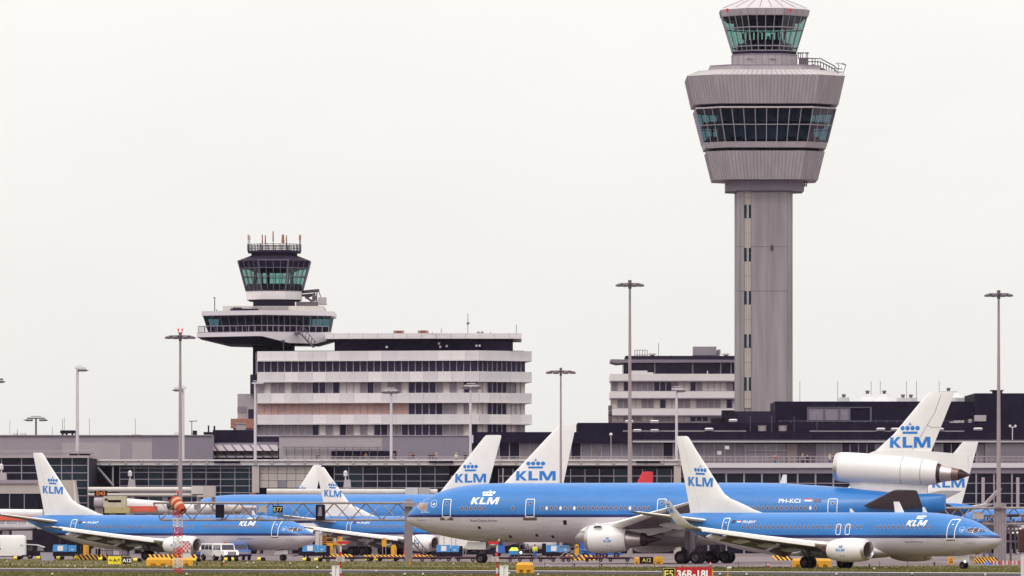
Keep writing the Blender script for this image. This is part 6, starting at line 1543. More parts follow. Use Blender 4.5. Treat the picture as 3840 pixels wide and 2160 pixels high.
# taxiway signs A / A12
D = 767; t, f = board('taxiway_sign', 'yellow panel with black arrows and letter A, left half of a sign pair', 405, 453.5, 2086, 2115.5, D, 'A', .36, BLACKM, face=YELS, cat='taxiway sign', tx=.53, bold=.02)
def arrow(cx, cz, L, ang):
    d = Vector((math.cos(rad(ang)), math.sin(rad(ang)))); n = Vector((-d.y, d.x)); c = Vector((cx, cz)); w = .028; P = []
    P.append([tuple(c-d*L/2-n*w), tuple(c+d*L*.35-n*w), tuple(c+d*L*.35+n*w), tuple(c-d*L/2+n*w)])
    tip = c+d*L/2
    for s in (1, -1): P.append([tuple(tip), tuple(tip-d*.13+n*s*.13), tuple(tip-d*.17+n*s*.10), tuple(tip-d*.06)][::1 if s > 0 else -1])
    return P
zc = (f.z(2086)+f.z(2115.5))/2
flat_decal(polys_bm(arrow(.30, zc, .34, 180)+arrow(1.05, zc, .38, 48)), 'arrow_marks', BLACKM, t, 0, 0, -.035); legs(f, t, (.2, 1.1), .3)
t, f = board('taxiway_sign', 'black board with pale lettering A12, right half of a sign pair', 455.5, 495, 2086, 2117, D, 'A12', .36, TXTW, cat='taxiway sign', bold=.03); legs(f, t, (.2, .9), .3)
def outline(f, t, x0, x1, z0, z1, w, m, y=-.02):
    q = MB(); q.box(x0, x1, y-.012, y, z1-w, z1); q.box(x0, x1, y-.012, y, z0, z0+w); q.box(x0, x0+w, y-.012, y, z0+w, z1-w); q.box(x1-w, x1, y-.012, y, z0+w, z1-w); part(q, 'border', m, t)
outline(f, t, .03, f.x(494), f.z(2116), f.z(2087), .03, TXTY)
t, f = board('taxiway_sign', 'black board with yellow lettering A12 between two yellow blocks by the main wheels', 2399, 2450, 2088.5, 2112, 769, 'A12', .38, TXTY, cat='taxiway sign', bold=.02)
# runway holding sign
D = 505; t, f = board('runway_sign', 'black location panel with yellow border and lettering E5 at the bottom edge', 2482.5, 2534, 2127, 2178, D, 'E5', .47, TXTY, cat='runway sign', ty=.10+HC-(2170-HY)/55.4, bold=.02)
k_ = F/D; zt_ = f.z(2127); 
outline(f, t, .06, f.x(2532), f.z(2175), zt_-.05, .03, TXTY); legs(f, t, (.2, .8), f.z(2177))
t, f = board('runway_sign', 'red runway sign with white lettering 36R-18L at the bottom edge', 2535, 2669, 2126.5, 2178, D, '36R-18L', .47, TXTW, face=REDS, cat='runway sign', ty=.10+HC-(2170-HY)/55.4, bold=.03); legs(f, t, (.3, 2.1), f.z(2177))
q = MB(); q.box(f.x(2669.3), f.x(2674), -.02, .32, f.z(2178), f.z(2136)); part(q, 'edge_strip', YEL, t)
t, f = board('gate_sign', 'orange information board with faded writing standing under the front jet', 3556, 3578, 2089, 2116, 748, 'P2', .16, METALD, face=mat('board_amber', rgb(226,150,28), .6, var=.08), cat='sign', ty=HC-(2100-HY)/37.4); legs(f, t, (.1, .5), f.z(2116))
q = MB()
for j in range(3): q.box(.1, .48, -.02, -.005, f.z(2104+j*3.4)-.02, f.z(2104+j*3.4)+.02)
part(q, 'faded_lines', METALD, t)

# ---------------------------------------------------------------- yellow concrete blocks
def yblock(label, px0, px1, yt, yb, fork=2, D=None, black=False):
    D = D or Dof(yb); f = Fr(px0, D); L_ = f.x(px1); H_ = f.z(yt); t = thing('concrete_block', label, 'barrier block', f.loc(), 0, 'yellow concrete blocks'); q = MB()
    b = min(.22, H_*.25); W_ = .9
    # body with chamfered top and fork slots at the foot
    n = fork; sw = L_/(n*2+1); zf = H_*.30
    q.prism([(0,0),(L_,0),(L_,W_),(0,W_)], zf, H_-b); q.prism([(0,0),(L_,0),(L_,W_),(0,W_)], H_-b, H_, top=[(b*.8,b),(L_-b*.8,b),(L_-b*.8,W_-b),(b*.8,W_-b)])
    for i in range(n*2+1):
        if i % 2 == 0: q.box(i*sw, (i+1)*sw, 0, W_, 0, zf-.001)
        else: q.box(i*sw+.001, (i+1)*sw-.001, .18, W_, 0, zf-.002)
    me = part(q, 'block', YEL, t)
    bv = me.modifiers.new('bevel', 'BEVEL'); bv.width = .02; bv.segments = 2; bv.limit_method = 'ANGLE'
    return t
yblock('long yellow concrete block, left one behind the windsock mast foot', 548, 640, 2091, 2123.5)
yblock('long yellow concrete block, right one directly behind the windsock mast foot', 641, 722, 2092, 2123.5)
yblock('yellow concrete block on the grass left of the runway sign', 1935, 2002, 2109, 2150.5, D=622)
yblock('yellow concrete block left of the near main wheels of the front jet', 2972, 3040, 2094, 2127.5)
yblock('yellow concrete block right behind the near main wheels of the front jet', 3041, 3117, 2095, 2127.5)
yblock('yellow block left of the A12 board by the tri-jet wheels', 2379, 2397, 2088, 2112, 1, D=768)
yblock('yellow block right of the A12 board by the tri-jet wheels', 2452, 2487, 2087, 2113, 1, D=768)

# ---------------------------------------------------------------- striped blast barriers
def striped(label, px0, px1, yt, yb, D, lean=.5, n=None, d=1):
    f = Fr(px0, D); L_ = f.x(px1); z1 = f.z(yt); z0 = max(.02, f.z(yb)); t = thing('striped_barrier', label, 'barrier', f.loc(), 0, 'yellow and black striped barriers'); q = MB()
    n = n or max(4, int(L_/.46)*2); e = L_/n
    for i in range(n):
        a = i*e; b = a+e; s = lean*d
        q.add([(a, 0, z0), (b, 0, z0), (b-s, .55, z1), (a-s, .55, z1)], [(0,1,2,3)], i % 2)
    q.add([(0,.02,0),(L_,.02,0),(L_,.02,z0),(0,.02,z0)], [(0,1,2,3)], 1); q.add([(-lean*d,.56,z1),(L_-lean*d,.56,z1),(L_,1.1,0),(0,1.1,0)], [(0,1,2,3)], 1)
    q.add([(0,.02,0),(0,.02,z0),(-lean*d,.56,z1),(0,1.1,0)], [(0,1,2,3)], 1); q.add([(L_,.02,0),(L_,.02,z0),(L_-lean*d,.56,z1),(L_,1.1,0)], [(0,1,2,3)], 1)
    q.build('striped_face', [YEL, BLACKM], t); return t
striped('striped yellow and black barrier left of the A and A12 signs', 296, 418, 2080, 2099, 862)
striped('striped barrier behind the long yellow blocks and the windsock mast', 572, 757, 2079, 2104, 830)
striped('striped barrier behind the left red-topped monitor post', 1208, 1336, 2078, 2090, 885)
striped('striped barrier at the foot of the gantry post', 1378, 1640, 2081, 2092, 885)
striped('striped barrier under the tri-jet belly beside the yellow cabinet', 2137, 2243, 2081, 2102, 850)
striped('striped barrier under the nose of the front jet at far right', 3655, 3752, 2089, 2112, 780, n=16)
striped('small faded striped barrier in the haze under the front jet wing', 2910, 2975, 2083, 2106, 850)

# ---------------------------------------------------------------- half yellow, half black kerb rollers
def roller(px, yb, label):
    D = Dof(yb); f = Fr(px, D); t = thing('marker_drum', label, 'marker drum', (f.X, D, 0), rad((px % 7)*3-10), 'yellow and black marker drums')
    r = .21
    q = MB(); q.lathe([(-.46,.02),(-.46,.14),(-.38,.19),(-.04,.21)], (0,0,r), (1,0,0), 18); part(q, 'yellow_half', YELS, t, 40)
    q = MB(); q.lathe([(-.04,.215),(.36,.2),(.44,.15),(.46,.02)], (0,0,r), (1,0,0), 18); part(q, 'black_half', BLACK, t, 40)
    return t
for px, yb, lab in ((66,2099,'marker drum under the white van'),(152,2099,'marker drum partly behind the grey panel'),(227,2099,'marker drum under the leftmost blue cart'),(292,2099,'marker drum at the left end of the striped barrier'),(384,2103,'marker drum just left of the yellow A sign'),
        (516,2107,'marker drum right of the black A12 board'),(738,2107,'marker drum right of the long yellow blocks'),(855,2105,'marker drum in front of the white jeeps, left one'),(879,2105,'marker drum in front of the white jeeps, right one'),(980,2104,'marker drum left of the nose wheel of the stretched jet'),
        (1150,2105,'marker drum under the blue cart by the nose'),(1194,2106,'marker drum left of the left monitor post'),(1384,2104,'marker drum left of the gantry post, first'),(1418,2104,'marker drum left of the gantry post, second'),(1482,2102,'marker drum at the gantry post foot')):
    roller(px, yb, lab)

# ---------------------------------------------------------------- blue ground power carts
def cart(px, label, D, sc=1.0, flip=False):
    f = Fr(px, D); t = thing('power_cart', label, 'service cart', f.loc(), 0, 'blue ground service carts'); L_ = f.w(104)*sc
    q = MB(); q.box(0, L_, 0, 1.5, .38, .85); q.box(-.45, .02, .1, 1.4, .45, 1.9 if flip else 1.0); q.tube((-.45,.7,.45), (-1.1,.7,.35), .05); part(q, 'chassis', BLACKM, t)
    q = MB(); q.prism([(.0,-.02),(L_*.54,-.02),(L_*.54,1.5),(0,1.5)], .9, 1.72, top=[(.08,.08),(L_*.53,.08),(L_*.53,1.42),(.08,1.42)]); part(q, 'canopy', CARTB, t)
    q = MB(); q.prism([(L_*.56,-.02),(L_*.86,-.02),(L_*.86,1.5),(L_*.56,1.5)], .9, 1.66, top=[(L_*.57,.08),(L_*.85,.08),(L_*.85,1.42),(L_*.57,1.42)]); part(q, 'canopy', CARTB, t)
    q = MB(); q.box(L_*.87, L_, .1, 1.4, .85, 1.6); part(q, 'engine_bay', BLACKM, t)
    q = MB(); q.add([(L_*.18,-.05,1.0),(L_*.38,-.05,1.0),(L_*.385,.03,1.6),(L_*.185,.03,1.6)], [(0,1,2,3)]); part(q, 'white_panel', WHITE2, t)
    q = MB(); q.add([(L_*.66,-.04,1.08),(L_*.76,-.04,1.08),(L_*.76,-.02,1.2),(L_*.66,-.02,1.2)], [(0,1,2,3)]); part(q, 'small_plate', LGREY2, t)
    for s in (.45, L_-.6):
        for y in (.02, 1.3): q = MB(); q.lathe([(-.1,.12),(-.09,.27),(-.05,.30),(.05,.30),(.09,.27),(.1,.12)], (s, y+.08, .30), (0,1,0), 16); part(q, 'wheel', BLACK, t, 40)
    return t
cart(197, 'blue service cart with white panel behind the grey board, leftmost of the four', 880)
cart(1133, 'blue service cart with white panel in front of the stretched jet nose', 880, flip=True)
cart(1636, 'blue service cart with white panel under the tri-jet nose', 870, .95)
cart(2047, 'blue service cart with white panel under the tri-jet belly', 870, flip=True)

# ---------------------------------------------------------------- yellow cabinets and signal boxes
for px0, px1, yt, yb, D, lab in ((312,332,2036,2080,880,'yellow peaked cabinet right of the leftmost blue cart'),(1228,1248,2036,2080,892,'yellow peaked cabinet left of the left monitor post'),(1466,1487,2042,2080,892,'yellow peaked cabinet left of the gantry post'),(2155,2173,2040,2082,880,'yellow peaked cabinet under the tri-jet belly')):
    f = Fr(px0, D); w_ = f.x(px1); H_ = f.z(yt); t = thing('hydrant_cabinet', lab, 'cabinet', f.loc(), 0, 'yellow cabinets'); q = MB()
    q.plate([(0,.4),(w_,.4),(w_,H_-.32),(w_*.72,H_),(w_*.15,H_-.05),(0,H_-.25)], 0, .6); c_ = part(q, 'cabinet', YEL, t); q = MB(); q.box(w_*.52, w_*.98, -.012, -.001, .5, H_-.4); part(q, 'door', YELD, t); q = MB(); q.box(.05, w_-.05, .05, .55, 0, .4); part(q, 'plinth', STEELD, t)
for px0, px1, yt, yb, D, lab in ((350,368,2017,2047,900,'yellow box on legs below the first jet wing'),(1432,1449,2018,2050,905,'yellow box on legs beside the short jet wing, left of the gantry post'),(1266,1283,2013,2046,905,'yellow box on legs hidden behind the left monitor post top'),(2192,2205,2034,2052,905,'yellow box on legs just left of the tri-jet engine')):
    f = Fr(px0, D); w_ = f.x(px1); t = thing('signal_box', lab, 'signal box', f.loc(), 0, 'yellow boxes on legs'); q = MB(); q.box(0, w_, 0, .35, f.z(yb), f.z(yt)); part(q, 'box', YEL, t)
    q = MB(); q.box(.04, .12, .1, .2, 0, f.z(yb)); q.box(w_-.12, w_-.04, .1, .2, 0, f.z(yb)); part(q, 'legs', STEEL, t); q = MB(); q.box(.06, .22, -.012, -.001, f.z(yt+8), f.z(yt+3)); part(q, 'vent', METALB, t)

# ---------------------------------------------------------------- vehicles
def tyre(q_parent, x, y, r, w):
    q = MB(); q.lathe([(-w/2,r*.5),(-w/2+.01,r*.88),(-w/2+.05,r),(w/2-.05,r),(w/2-.01,r*.88),(w/2,r*.5)], (x, y, r), (0,1,0), 20); wh = part(q, 'wheel', BLACK, q_parent, 40)
    q = MB(); q.lathe([(-w/2-.01,.02),(-w/2-.01,r*.5),(w/2+.01,r*.5),(w/2+.01,.02)], (x, y, r), (0,1,0), 14); part(q, 'rim', METALB, wh, 40)
def jeep(label, px, D, rz, m, beacon=False, sc=1.0, grille=True):
    """boxy off-roader, nose towards local +x"""
    f = Fr(px, D); t = thing('off_road_vehicle', label, 'off-road vehicle', f.loc(), rz); q = MB(); L_, W_ = 4.4, 1.75; y0 = -W_/2
    q.prism([(-2.1,y0),(2.15,y0),(2.2,0),(2.15,-y0),(-2.1,-y0)], .55, 1.12); q.prism([(.75,y0+.05),(2.12,y0+.05),(2.12,-y0-.05),(.75,-y0-.05)], 1.12, 1.25, top=[(.75,y0+.1),(2.05,y0+.12),(2.05,-y0-.12),(.75,-y0-.1)])
    q.prism([(-2.1,y0),(.95,y0),(.95,-y0),(-2.1,-y0)], 1.12, 1.9, top=[(-2.05,y0+.12),(.62,y0+.12),(.62,-y0-.12),(-2.05,-y0-.12)]); q.prism([(-2.08,y0+.12),(.64,y0+.12),(.64,-y0-.12),(-2.08,-y0-.12)], 1.9, 1.97, top=[(-1.95,y0+.2),(.5,y0+.2),(.5,-y0-.2),(-1.95,-y0-.2)])
    b = part(q, 'body', m, t); bv = b.modifiers.new('bevel', 'BEVEL'); bv.width = .03; bv.segments = 2; bv.limit_method = 'ANGLE'
    for nm, sgl in (('side_window', -1), ('side_window', 1)):
        for a, c in ((-1.95,-1.1),(-1.0,-.2),(-.1,.62)):
            q = MB(); y = sgl*(W_/2-.035); yt_ = sgl*(W_/2-.10); q.add([(a,y+sgl*.02,1.25),(c,y+sgl*.02,1.25),(c-.06,yt_+sgl*.02,1.8),(a+.02,yt_+sgl*.02,1.8)], [(0,1,2,3)]); part(q, nm, COCK, t)
    q = MB(); q.add([(.93,y0+.16,1.25),(.93,-y0-.16,1.25),(.70,-y0-.22,1.84),(.70,y0+.22,1.84)], [(0,1,2,3)]); part(q, 'windscreen', COCK, t)
    q = MB(); q.box(2.16, 2.3, y0-.02, -y0+.02, .5, .68); part(q, 'bumper', BLACKM, t)
    q = MB(); q.box(2.19, 2.24, -.55, .55, .75, 1.05); part(q, 'grille', GREY, t)
    for y in (y0+.22, -y0-.22): q = MB(); q.lathe([(0,.02),(0,.11),(.05,.11)], (2.24, y, .92), (-1,0,0), 12); part(q, 'headlight', LAMP if beacon else METAL, t)
    for a in (-1.35, 1.35):
        for y in (y0+.05, -y0-.05): tyre(t, a, y, .38, .24)
    q = MB(); q.box(.55, .65, y0-.18, y0-.02, 1.25, 1.45); part(q, 'mirror', BLACKM, t)
    if beacon: q = MB(); q.lathe([(0,.09),(.16,.08),(.2,.03)], (-.4, 0, 1.97), (0,0,1), 10); part(q, 'beacon', SOCKO, t, 40)
    return t
jeep('white off-road vehicle with lit headlights and an orange roof beacon, front one of two', 846, 832, rad(-70), WHITE, True)
jeep('white off-road vehicle half hidden behind the one with the roof beacon', 809, 847, rad(-60), WHITE2)
jeep('blue off-road vehicle right behind the white ones', 897, 845, rad(-74), VANB)
# white van cut by the left edge
f = Fr(-40, 882); t = thing('delivery_van', 'high-roofed white van cut off by the left picture edge', 'van', f.loc()); q = MB(); R = []
Lv = f.x(97)
for a, s in ((-1.5,1),(Lv-.45,1),(Lv-.12,.96),(Lv,.90)):
    R.append([(a, -1+(1-s), .35), (a, -1.02+(1-s), 1.2), (a, -.98+(1-s), 2.3*s), (a, -.75, 2.85*s), (a, .75, 2.85*s), (a, .98, 2.3*s), (a, 1, .35)])
q.loft(R); b = part(q, 'body', WHITE, t, 35); bv = b.modifiers.new('bevel', 'BEVEL'); bv.width = .06; bv.segments = 3; bv.limit_method = 'ANGLE'
q = MB(); q.box(-1.4, Lv, -1.0, 1.0, .3, .5); part(q, 'sill', BLACKM, t); q = MB(); q.box(-.2, f.x(2), -1.045, -1.03, 1.35, 2.1); part(q, 'side_window', COCK, t)
q = MB(); q.box(f.x(0), f.x(5), -1.1, -1.03, 1.15, 1.3); part(q, 'door_handle', BLACKM, t)
for a in (f.x(75), -.6): tyre(t, a, -.85, .35, .24); tyre(t, a, .85, .35, .24)
q = MB(); q.box(f.x(76), f.x(90), -1.04, -1.025, 1.55, 1.58); q.box(f.x(78), f.x(88), -1.04, -1.025, 1.68, 1.72); part(q, 'small_marking', CARTB, t)
# passenger car with open door behind the van
f = Fr(97, 890); t = thing('car', 'dark open-sided tug with a pale roof between the van and the blue cart', 'tug', f.loc()); W1 = f.x(168)
q = MB(); q.box(0, W1, -.75, .75, .35, .95); q.box(0, .12, -.7, .7, .95, 1.75); part(q, 'body', BLACKM, t); q = MB(); q.plate([(-.02,1.78),(W1*.6,1.72),(W1*.97,1.45),(W1,1.38),(W1*.97,1.36),(W1*.6,1.62),(0,1.7)], -.75, .75); part(q, 'roof', WHITE2, t)
q = MB(); q.plate([(W1*.62,.95),(W1*.98,.95),(W1*.9,1.4),(W1*.64,1.6)], -.70, -.66); part(q, 'door_window', GMID, t); q = MB(); q.plate([(.2,1.0),(W1*.32,1.0),(W1*.32,1.62),(.2,1.66)], .5, .54); part(q, 'rear_window', GLITE, t)
for a in (.5, W1-.5): tyre(t, a, -.65, .32, .22); tyre(t, a, .65, .32, .22)
# grey panel on legs
f = Fr(155, 762); t = thing('equipment_panel', 'grey upright panel on thin legs left of the yellow A sign', 'panel', f.loc()); q = MB(); q.prism([(0,0),(f.x(197),0),(f.x(197),.5),(0,.5)], f.z(2102), f.z(2072), top=[(-.12,0),(f.x(197),0),(f.x(197),.5),(-.12,.5)]); part(q, 'panel', mat('panel_grey', rgb(150,146,160), .5, var=.06), t)
q = MB(); q.box(.1,.15,.2,.25,0,f.z(2102)); q.box(.85,.9,.2,.25,0,f.z(2102)); q.box(-.12, f.x(197)+.02, -.02, .52, f.z(2072), f.z(2071)); part(q, 'legs', STEEL, t)
# red and white chequered hut
f = Fr(672, 800); t = thing('marker_hut', 'white hut with a red and white chequered board behind the windsock mast', 'hut', f.loc()); q = MB(); q.box(f.x(680), f.x(713), .15, 1.2, 0, f.z(2029)); part(q, 'hut', WHITE2, t)
q = MB(); W2 = f.x(713); z1 = f.z(2029); z0 = f.z(2069); n = 6
for i in range(n):
    for j in range(5): q.box(W2*i/n, W2*(i+1)/n, 0, .1, z0+(z1-z0)*j/5, z0+(z1-z0)*(j+1)/5, (i+j) % 2)
q.build('chequered_board', [RED, WHITE2], t)
# low baggage dollies
def dolly(label, px0, px1, D, deck=None, yt=2091):
    f = Fr(px0, D); t = thing('baggage_dolly', label, 'baggage dolly', f.loc(), 0, 'low baggage dollies'); L_ = f.x(px1); q = MB(); q.box(0, L_, 0, 1.7, .42, .55); q.box(.2, L_-.2, .4, 1.3, .3, .415); q.tube((L_, .85, .4), (L_+.6, .85, .35), .05); part(q, 'deck', deck or mat('dolly_purple', rgb(74,46,62), .7, var=.2), t)
    for a in (.4, L_-.5):
        for y in (.1, 1.5): q = MB(); q.lathe([(-.08,.08),(-.08,.2),(.08,.2),(.08,.08)], (a, y, .2), (0,1,0), 12); part(q, 'wheel', BLACK, t, 40)
    return t
DR = mat('dolly_rust', rgb(100,44,52), .7, var=.2)
for i, (a, b, m, lab) in enumerate(((1216,1300,None,'low dolly beside the left monitor post'),(1306,1400,None,'low dolly right of the left monitor post'),(1410,1500,DR,'rust-red low dolly left of the gantry post'),(1506,1600,DR,'rust-red low dolly under the boarding stairs'),(1610,1700,None,'low dolly before the blue cart under the tri-jet nose'),
    (1706,1790,None,'low dolly just left of the tri-jet nose wheel'),(1850,1930,None,'low dolly just right of the right monitor post'),(1936,2010,None,'low dolly behind the single yellow block'),(2014,2092,None,'low dolly before the blue cart under the belly'),(2098,2150,DR,'short rust-red dolly left of the striped barrier under the belly'),
    (2188,2270,DR,'rust-red low dolly under the tri-jet engine'),(2276,2370,None,'low dolly left of the A12 board with yellow blocks'))):
    dolly(lab, a, b, 822 if a < 1800 else 815, m)
# boarding stairs, catering truck under the tri-jet nose
f = Fr(1500, 900); t = thing('boarding_stairs', 'grey mobile boarding stairs beside the gantry post', 'stairs', f.loc()); q = MB()
for y in (0, 1.2):
    q.tube((f.x(1545), y, f.z(2035)), (f.x(1600), y, f.z(2088)), .09, n=5); q.tube((f.x(1545), y, f.z(1998)), (f.x(1605), y, f.z(2072)), .05, n=5); q.tube((f.x(1515), y, f.z(2035)), (f.x(1548), y, f.z(2035)), .09, n=5); q.tube((f.x(1515), y, f.z(1998)), (f.x(1545), y, f.z(1998)), .05, n=5)
    for a in (1515, 1545): q.tube((f.x(a), y, f.z(2035)), (f.x(a), y, f.z(1998)), .05, n=5)
    for a in range(1555, 1605, 14): yy = 2035+(a-1545)*53/55; q.tube((f.x(a), y, f.z(yy)), (f.x(a), y, f.z(yy-26)), .04, n=4)
part(q, 'stringers_and_rails', STEELD, t); q = MB()
for j in range(10): a = 1548+j*5.4; q.box(f.x(a), f.x(a)+.22, 0, 1.2, f.z(2037+j*5.2)-.03, f.z(2037+j*5.2))
part(q, 'steps', GREY2, t)
q = MB(); q.box(f.x(1500), f.x(1600), -.1, 1.3, .3, .5); q.tube((f.x(1515), .6, .5), (f.x(1520), .6, f.z(2035)), .08); part(q, 'chassis', RED, t)
for a in (1508, 1592): tyre(t, f.x(a), -.1, .28, .2); tyre(t, f.x(a), 1.3, .28, .2)
f = Fr(1644, 918); t = thing('catering_truck', 'white high-lift catering truck under the tri-jet nose', 'truck', f.loc()); q = MB(); q.box(0, f.x(1835), 0, 2.4, f.z(2056), f.z(1990)); bdy = part(q, 'body', WHITE, t); q = MB()
for a in (1645, 1664, 1692, 1708): q.box(f.x(a), f.x(a)+.06, -.06, -.002, f.z(2056), f.z(1991))
part(q, 'body_ribs', GREY3, bdy); q = MB(); q.box(f.x(1648), f.x(1662), -.03, -.003, f.z(2051), f.z(2047)); q.box(f.x(1694), f.x(1706), -.03, -.003, f.z(2051), f.z(2047)); part(q, 'orange_marks', SOCKO, bdy)
q = MB(); q.box(0, f.x(1880), .2, 2.2, .4, .8); q.tube((.4,.6,.8), (2.6,.6,f.z(2056)), .1, n=5); q.tube((2.6,.6,.8), (.4,.6,f.z(2056)), .1, n=5); q.tube((3.4,.6,.8), (5.4,.6,f.z(2056)), .1, n=5); q.tube((5.4,.6,.8), (3.4,.6,f.z(2056)), .1, n=5); part(q, 'chassis', BLACKM, t)
for a in (1662, 1800, 1860): tyre(t, f.x(a), .3, .42, .3); tyre(t, f.x(a), 2.1, .42, .3)
q = MB(); q.prism([(f.x(1862),.1),(f.x(1895),.1),(f.x(1895),2.3),(f.x(1862),2.3)], .6, 2.4, top=[(f.x(1862),.15),(f.x(1888),.15),(f.x(1888),2.25),(f.x(1862),2.25)]); cb = part(q, 'cab', VANB, t); q = MB(); q.box(f.x(1868), f.x(1884), .05, .12, 1.6, 2.2); part(q, 'cab_window', COCK, cb)
f = Fr(1740, 880); t = thing('ladder', 'pale grey aluminium ladder leaning beside the tri-jet nose wheel', 'ladder', f.loc()); q = MB()
for y in (0, .5): q.tube((f.x(1738)-.0+y*.6, 0, f.z(2057)), (f.x(1762)+y*.6, .6, f.z(2022)), .05, n=5); q.tube((f.x(1735)+y*.6, 0, 0), (f.x(1738)+y*.6, 0, f.z(2057)), .05, n=5)
for j in range(7): u = j/7; q.tube((f.x(1738)+u*f.w(24), .6*u, f.z(2057)+u*f.w(35)), (f.x(1738)+u*f.w(24)+.3, .6*u, f.z(2057)+u*f.w(35)), .035, n=4)
part(q, 'rails_and_rungs', STEEL, t)
# apron worker and loading gear
person('apron worker with a yellow high-visibility vest and blue trousers under the tri-jet belly', (2006-1920)*868/F, 868, 0, rad(150), HIVIS, VANB, hair=mat('cap_red', rgb(150,60,50), .8), h=1.8, group='people on the apron')
person('distant apron worker in a yellow vest left of the first jet engine', (480-1920)*905/F, 905, 0, rad(30), HIVIS, CL[0], hair=HB, h=1.75, group='people on the apron')
f = Fr(1942, 880); t = thing('conveyor_loader', 'open-framed belt loader left of the apron worker', 'belt loader', f.loc()); q = MB()
for y in (0, 1.4):
    q.path([(0,y,.5),(.25,y,1.75),(1.15,y,1.8),(1.5,y,.6),(0,y,.5)], .05); q.tube((.1,y,1.1), (1.3,y,1.15), .04); q.tube((.4,y,.5),(1.2,y,1.7),.04)
q.tube((.25,0,1.75),(.25,1.4,1.75),.04); q.tube((1.15,0,1.8),(1.15,1.4,1.8),.04); part(q, 'frame', STEELD, t); q = MB(); q.prism([(-.8,0),(2.2,0),(2.2,1.4),(-.8,1.4)], .35, .55); part(q, 'chassis', BLACKM, t)
for a in (-.4, 1.8): tyre(t, a, 0, .28, .2); tyre(t, a, 1.4, .28, .2)
f = Fr(1905, 895); t = thing('baggage_heap', 'lime and blue covered baggage trolley left of the belt loader', 'baggage trolley', f.loc()); q = MB(); q.box(.1, 1.5, 0, 1.2, .4, .95); part(q, 'blue_cover', CARTB, t); q = MB(); q.prism([(.1,.0),(1.3,.0),(1.3,1.2),(.1,1.2)], .95, 1.35, top=[(.4,.3),(1.1,.3),(1.1,.9),(.4,.9)]); part(q, 'lime_cover', HIVIS, t)
for a in (.3, 1.3): tyre(t, a, .05, .2, .15)
q = MB(); q.lathe([(0,.02),(0,.12),(.06,.12)], (1.5+.05, -.02, .75), (0,1,0), 10); part(q, 'lit_headlamp', LAMP, t)
f = Fr(2110, 846); t = thing('scissor_lift', 'grey scissor lift table between the blue cart and the yellow cabinet', 'scissor lift', f.loc()); q = MB()
for y in (0, 1.5):
    for s0 in (.0, .75): q.tube((s0-.2,y,.5), (s0+.9,y,1.5), .06, n=5); q.tube((s0+.9,y,.5), (s0-.2,y,1.5), .06, n=5)
part(q, 'scissor_arms', STEEL, t); q = MB(); q.box(-.3, 1.9, -.1, 1.6, 1.5, 1.62); q.box(-.3, 1.9, -.1, 1.6, .35, .5); part(q, 'platform', STEELD, t)
f = Fr(2176, 905); t = thing('container_loader', 'large blue container loader partly hidden by the tri-jet engine', 'loader', f.loc()); q = MB(); q.box(0, 1.1, 0, 2.4, .4, 1.9); q.prism([(1.1,0),(5.2,0),(5.2,2.4),(1.1,2.4)], .4, .8, top=[(1.3,0),(4.8,0),(4.8,2.4),(1.3,2.4)]); q.tube((.2,0,1.0),(3.0,0,.6),.12); q.box(3.6, 4.6, 0, 2.3, .8, 1.5); part(q, 'body', VANB, t)
q = MB(); q.box(0, 1.05, -.03, -.002, 1.05, 1.1); part(q, 'pale_stripe', LGREY, t)
for a in (.6, 2.2, 3.0, 4.4): tyre(t, a, .1, .36, .3)
f = Fr(735, 900); t = thing('baggage_tractor', 'low blue tractor left of the white off-road vehicles', 'tractor', f.loc()); q = MB(); q.box(0, f.x(768), 0, 1.4, .35, .85); q.box(0, .35, .1, 1.3, .85, 1.25); part(q, 'body', VANB, t); q = MB(); q.box(0, f.x(768), -.03, -.002, .86, .92); part(q, 'pale_stripe', LGREY, t)
for a in (.25, .85): tyre(t, a, .05, .26, .2)
# row of mesh luggage cages behind the first jet
for i, px in enumerate((376, 400, 424, 452)):
    f = Fr(px, 925); t = thing('luggage_cage', ('leftmost', 'second', 'third', 'rightmost')[i]+' of the grey luggage cages under the first jet belly', 'luggage cage', f.loc(), 0, 'luggage cages'); q = MB(); q.box(.06, .70, .06, 1.2, .35, 1.5); part(q, 'load', (GREY3, GREY, LGREY2, GREY2)[i], t); q = MB()
    for a in (0, .25, .5, .75): q.box(a, a+.04, 0, .04, .3, 1.6)
    for zz_ in (.3, .9, 1.56): q.box(0, .79, -.01, -.002+.05, zz_, zz_+.05)
    q.box(0, .79, 0, 1.25, .22, .3); part(q, 'cage_frame', STEELD, t)
    for a in (.15, .62): tyre(t, a, .1, .12, .08)
# service structure between the stretched jet's nose and the short jet
f = Fr(1180, 950); t = thing('service_platform', 'white and yellow maintenance platform between the two twin-jets', 'platform', f.loc()); q = MB(); q.box(f.x(1182), f.x(1198), 0, .6, 0, f.z(1992)); q.box(f.x(1200), f.x(1208), 0, .6, 0, f.z(1990)); q.box(f.x(1250), f.x(1260), 0, .6, 0, f.z(2005)); part(q, 'columns', CREAM, t)
q = MB()
for a in (1208, 1222, 1250): q.box(f.x(a), f.x(a)+.07, -.3, -.2, 0, f.z(2000))
for yy in range(2003, 2040, 7): q.box(f.x(1208), f.x(1222), -.3, -.22, f.z(yy)-.03, f.z(yy)+.03)
for yy in (2003, 2017, 2031, 2042): q.box(f.x(1222), f.x(1252), -.3, -.22, f.z(yy)-.04, f.z(yy)+.04)
q.box(f.x(1225), f.x(1275), -.5, .6, f.z(2044), f.z(2035)); part(q, 'yellow_ladder', YELD, t)

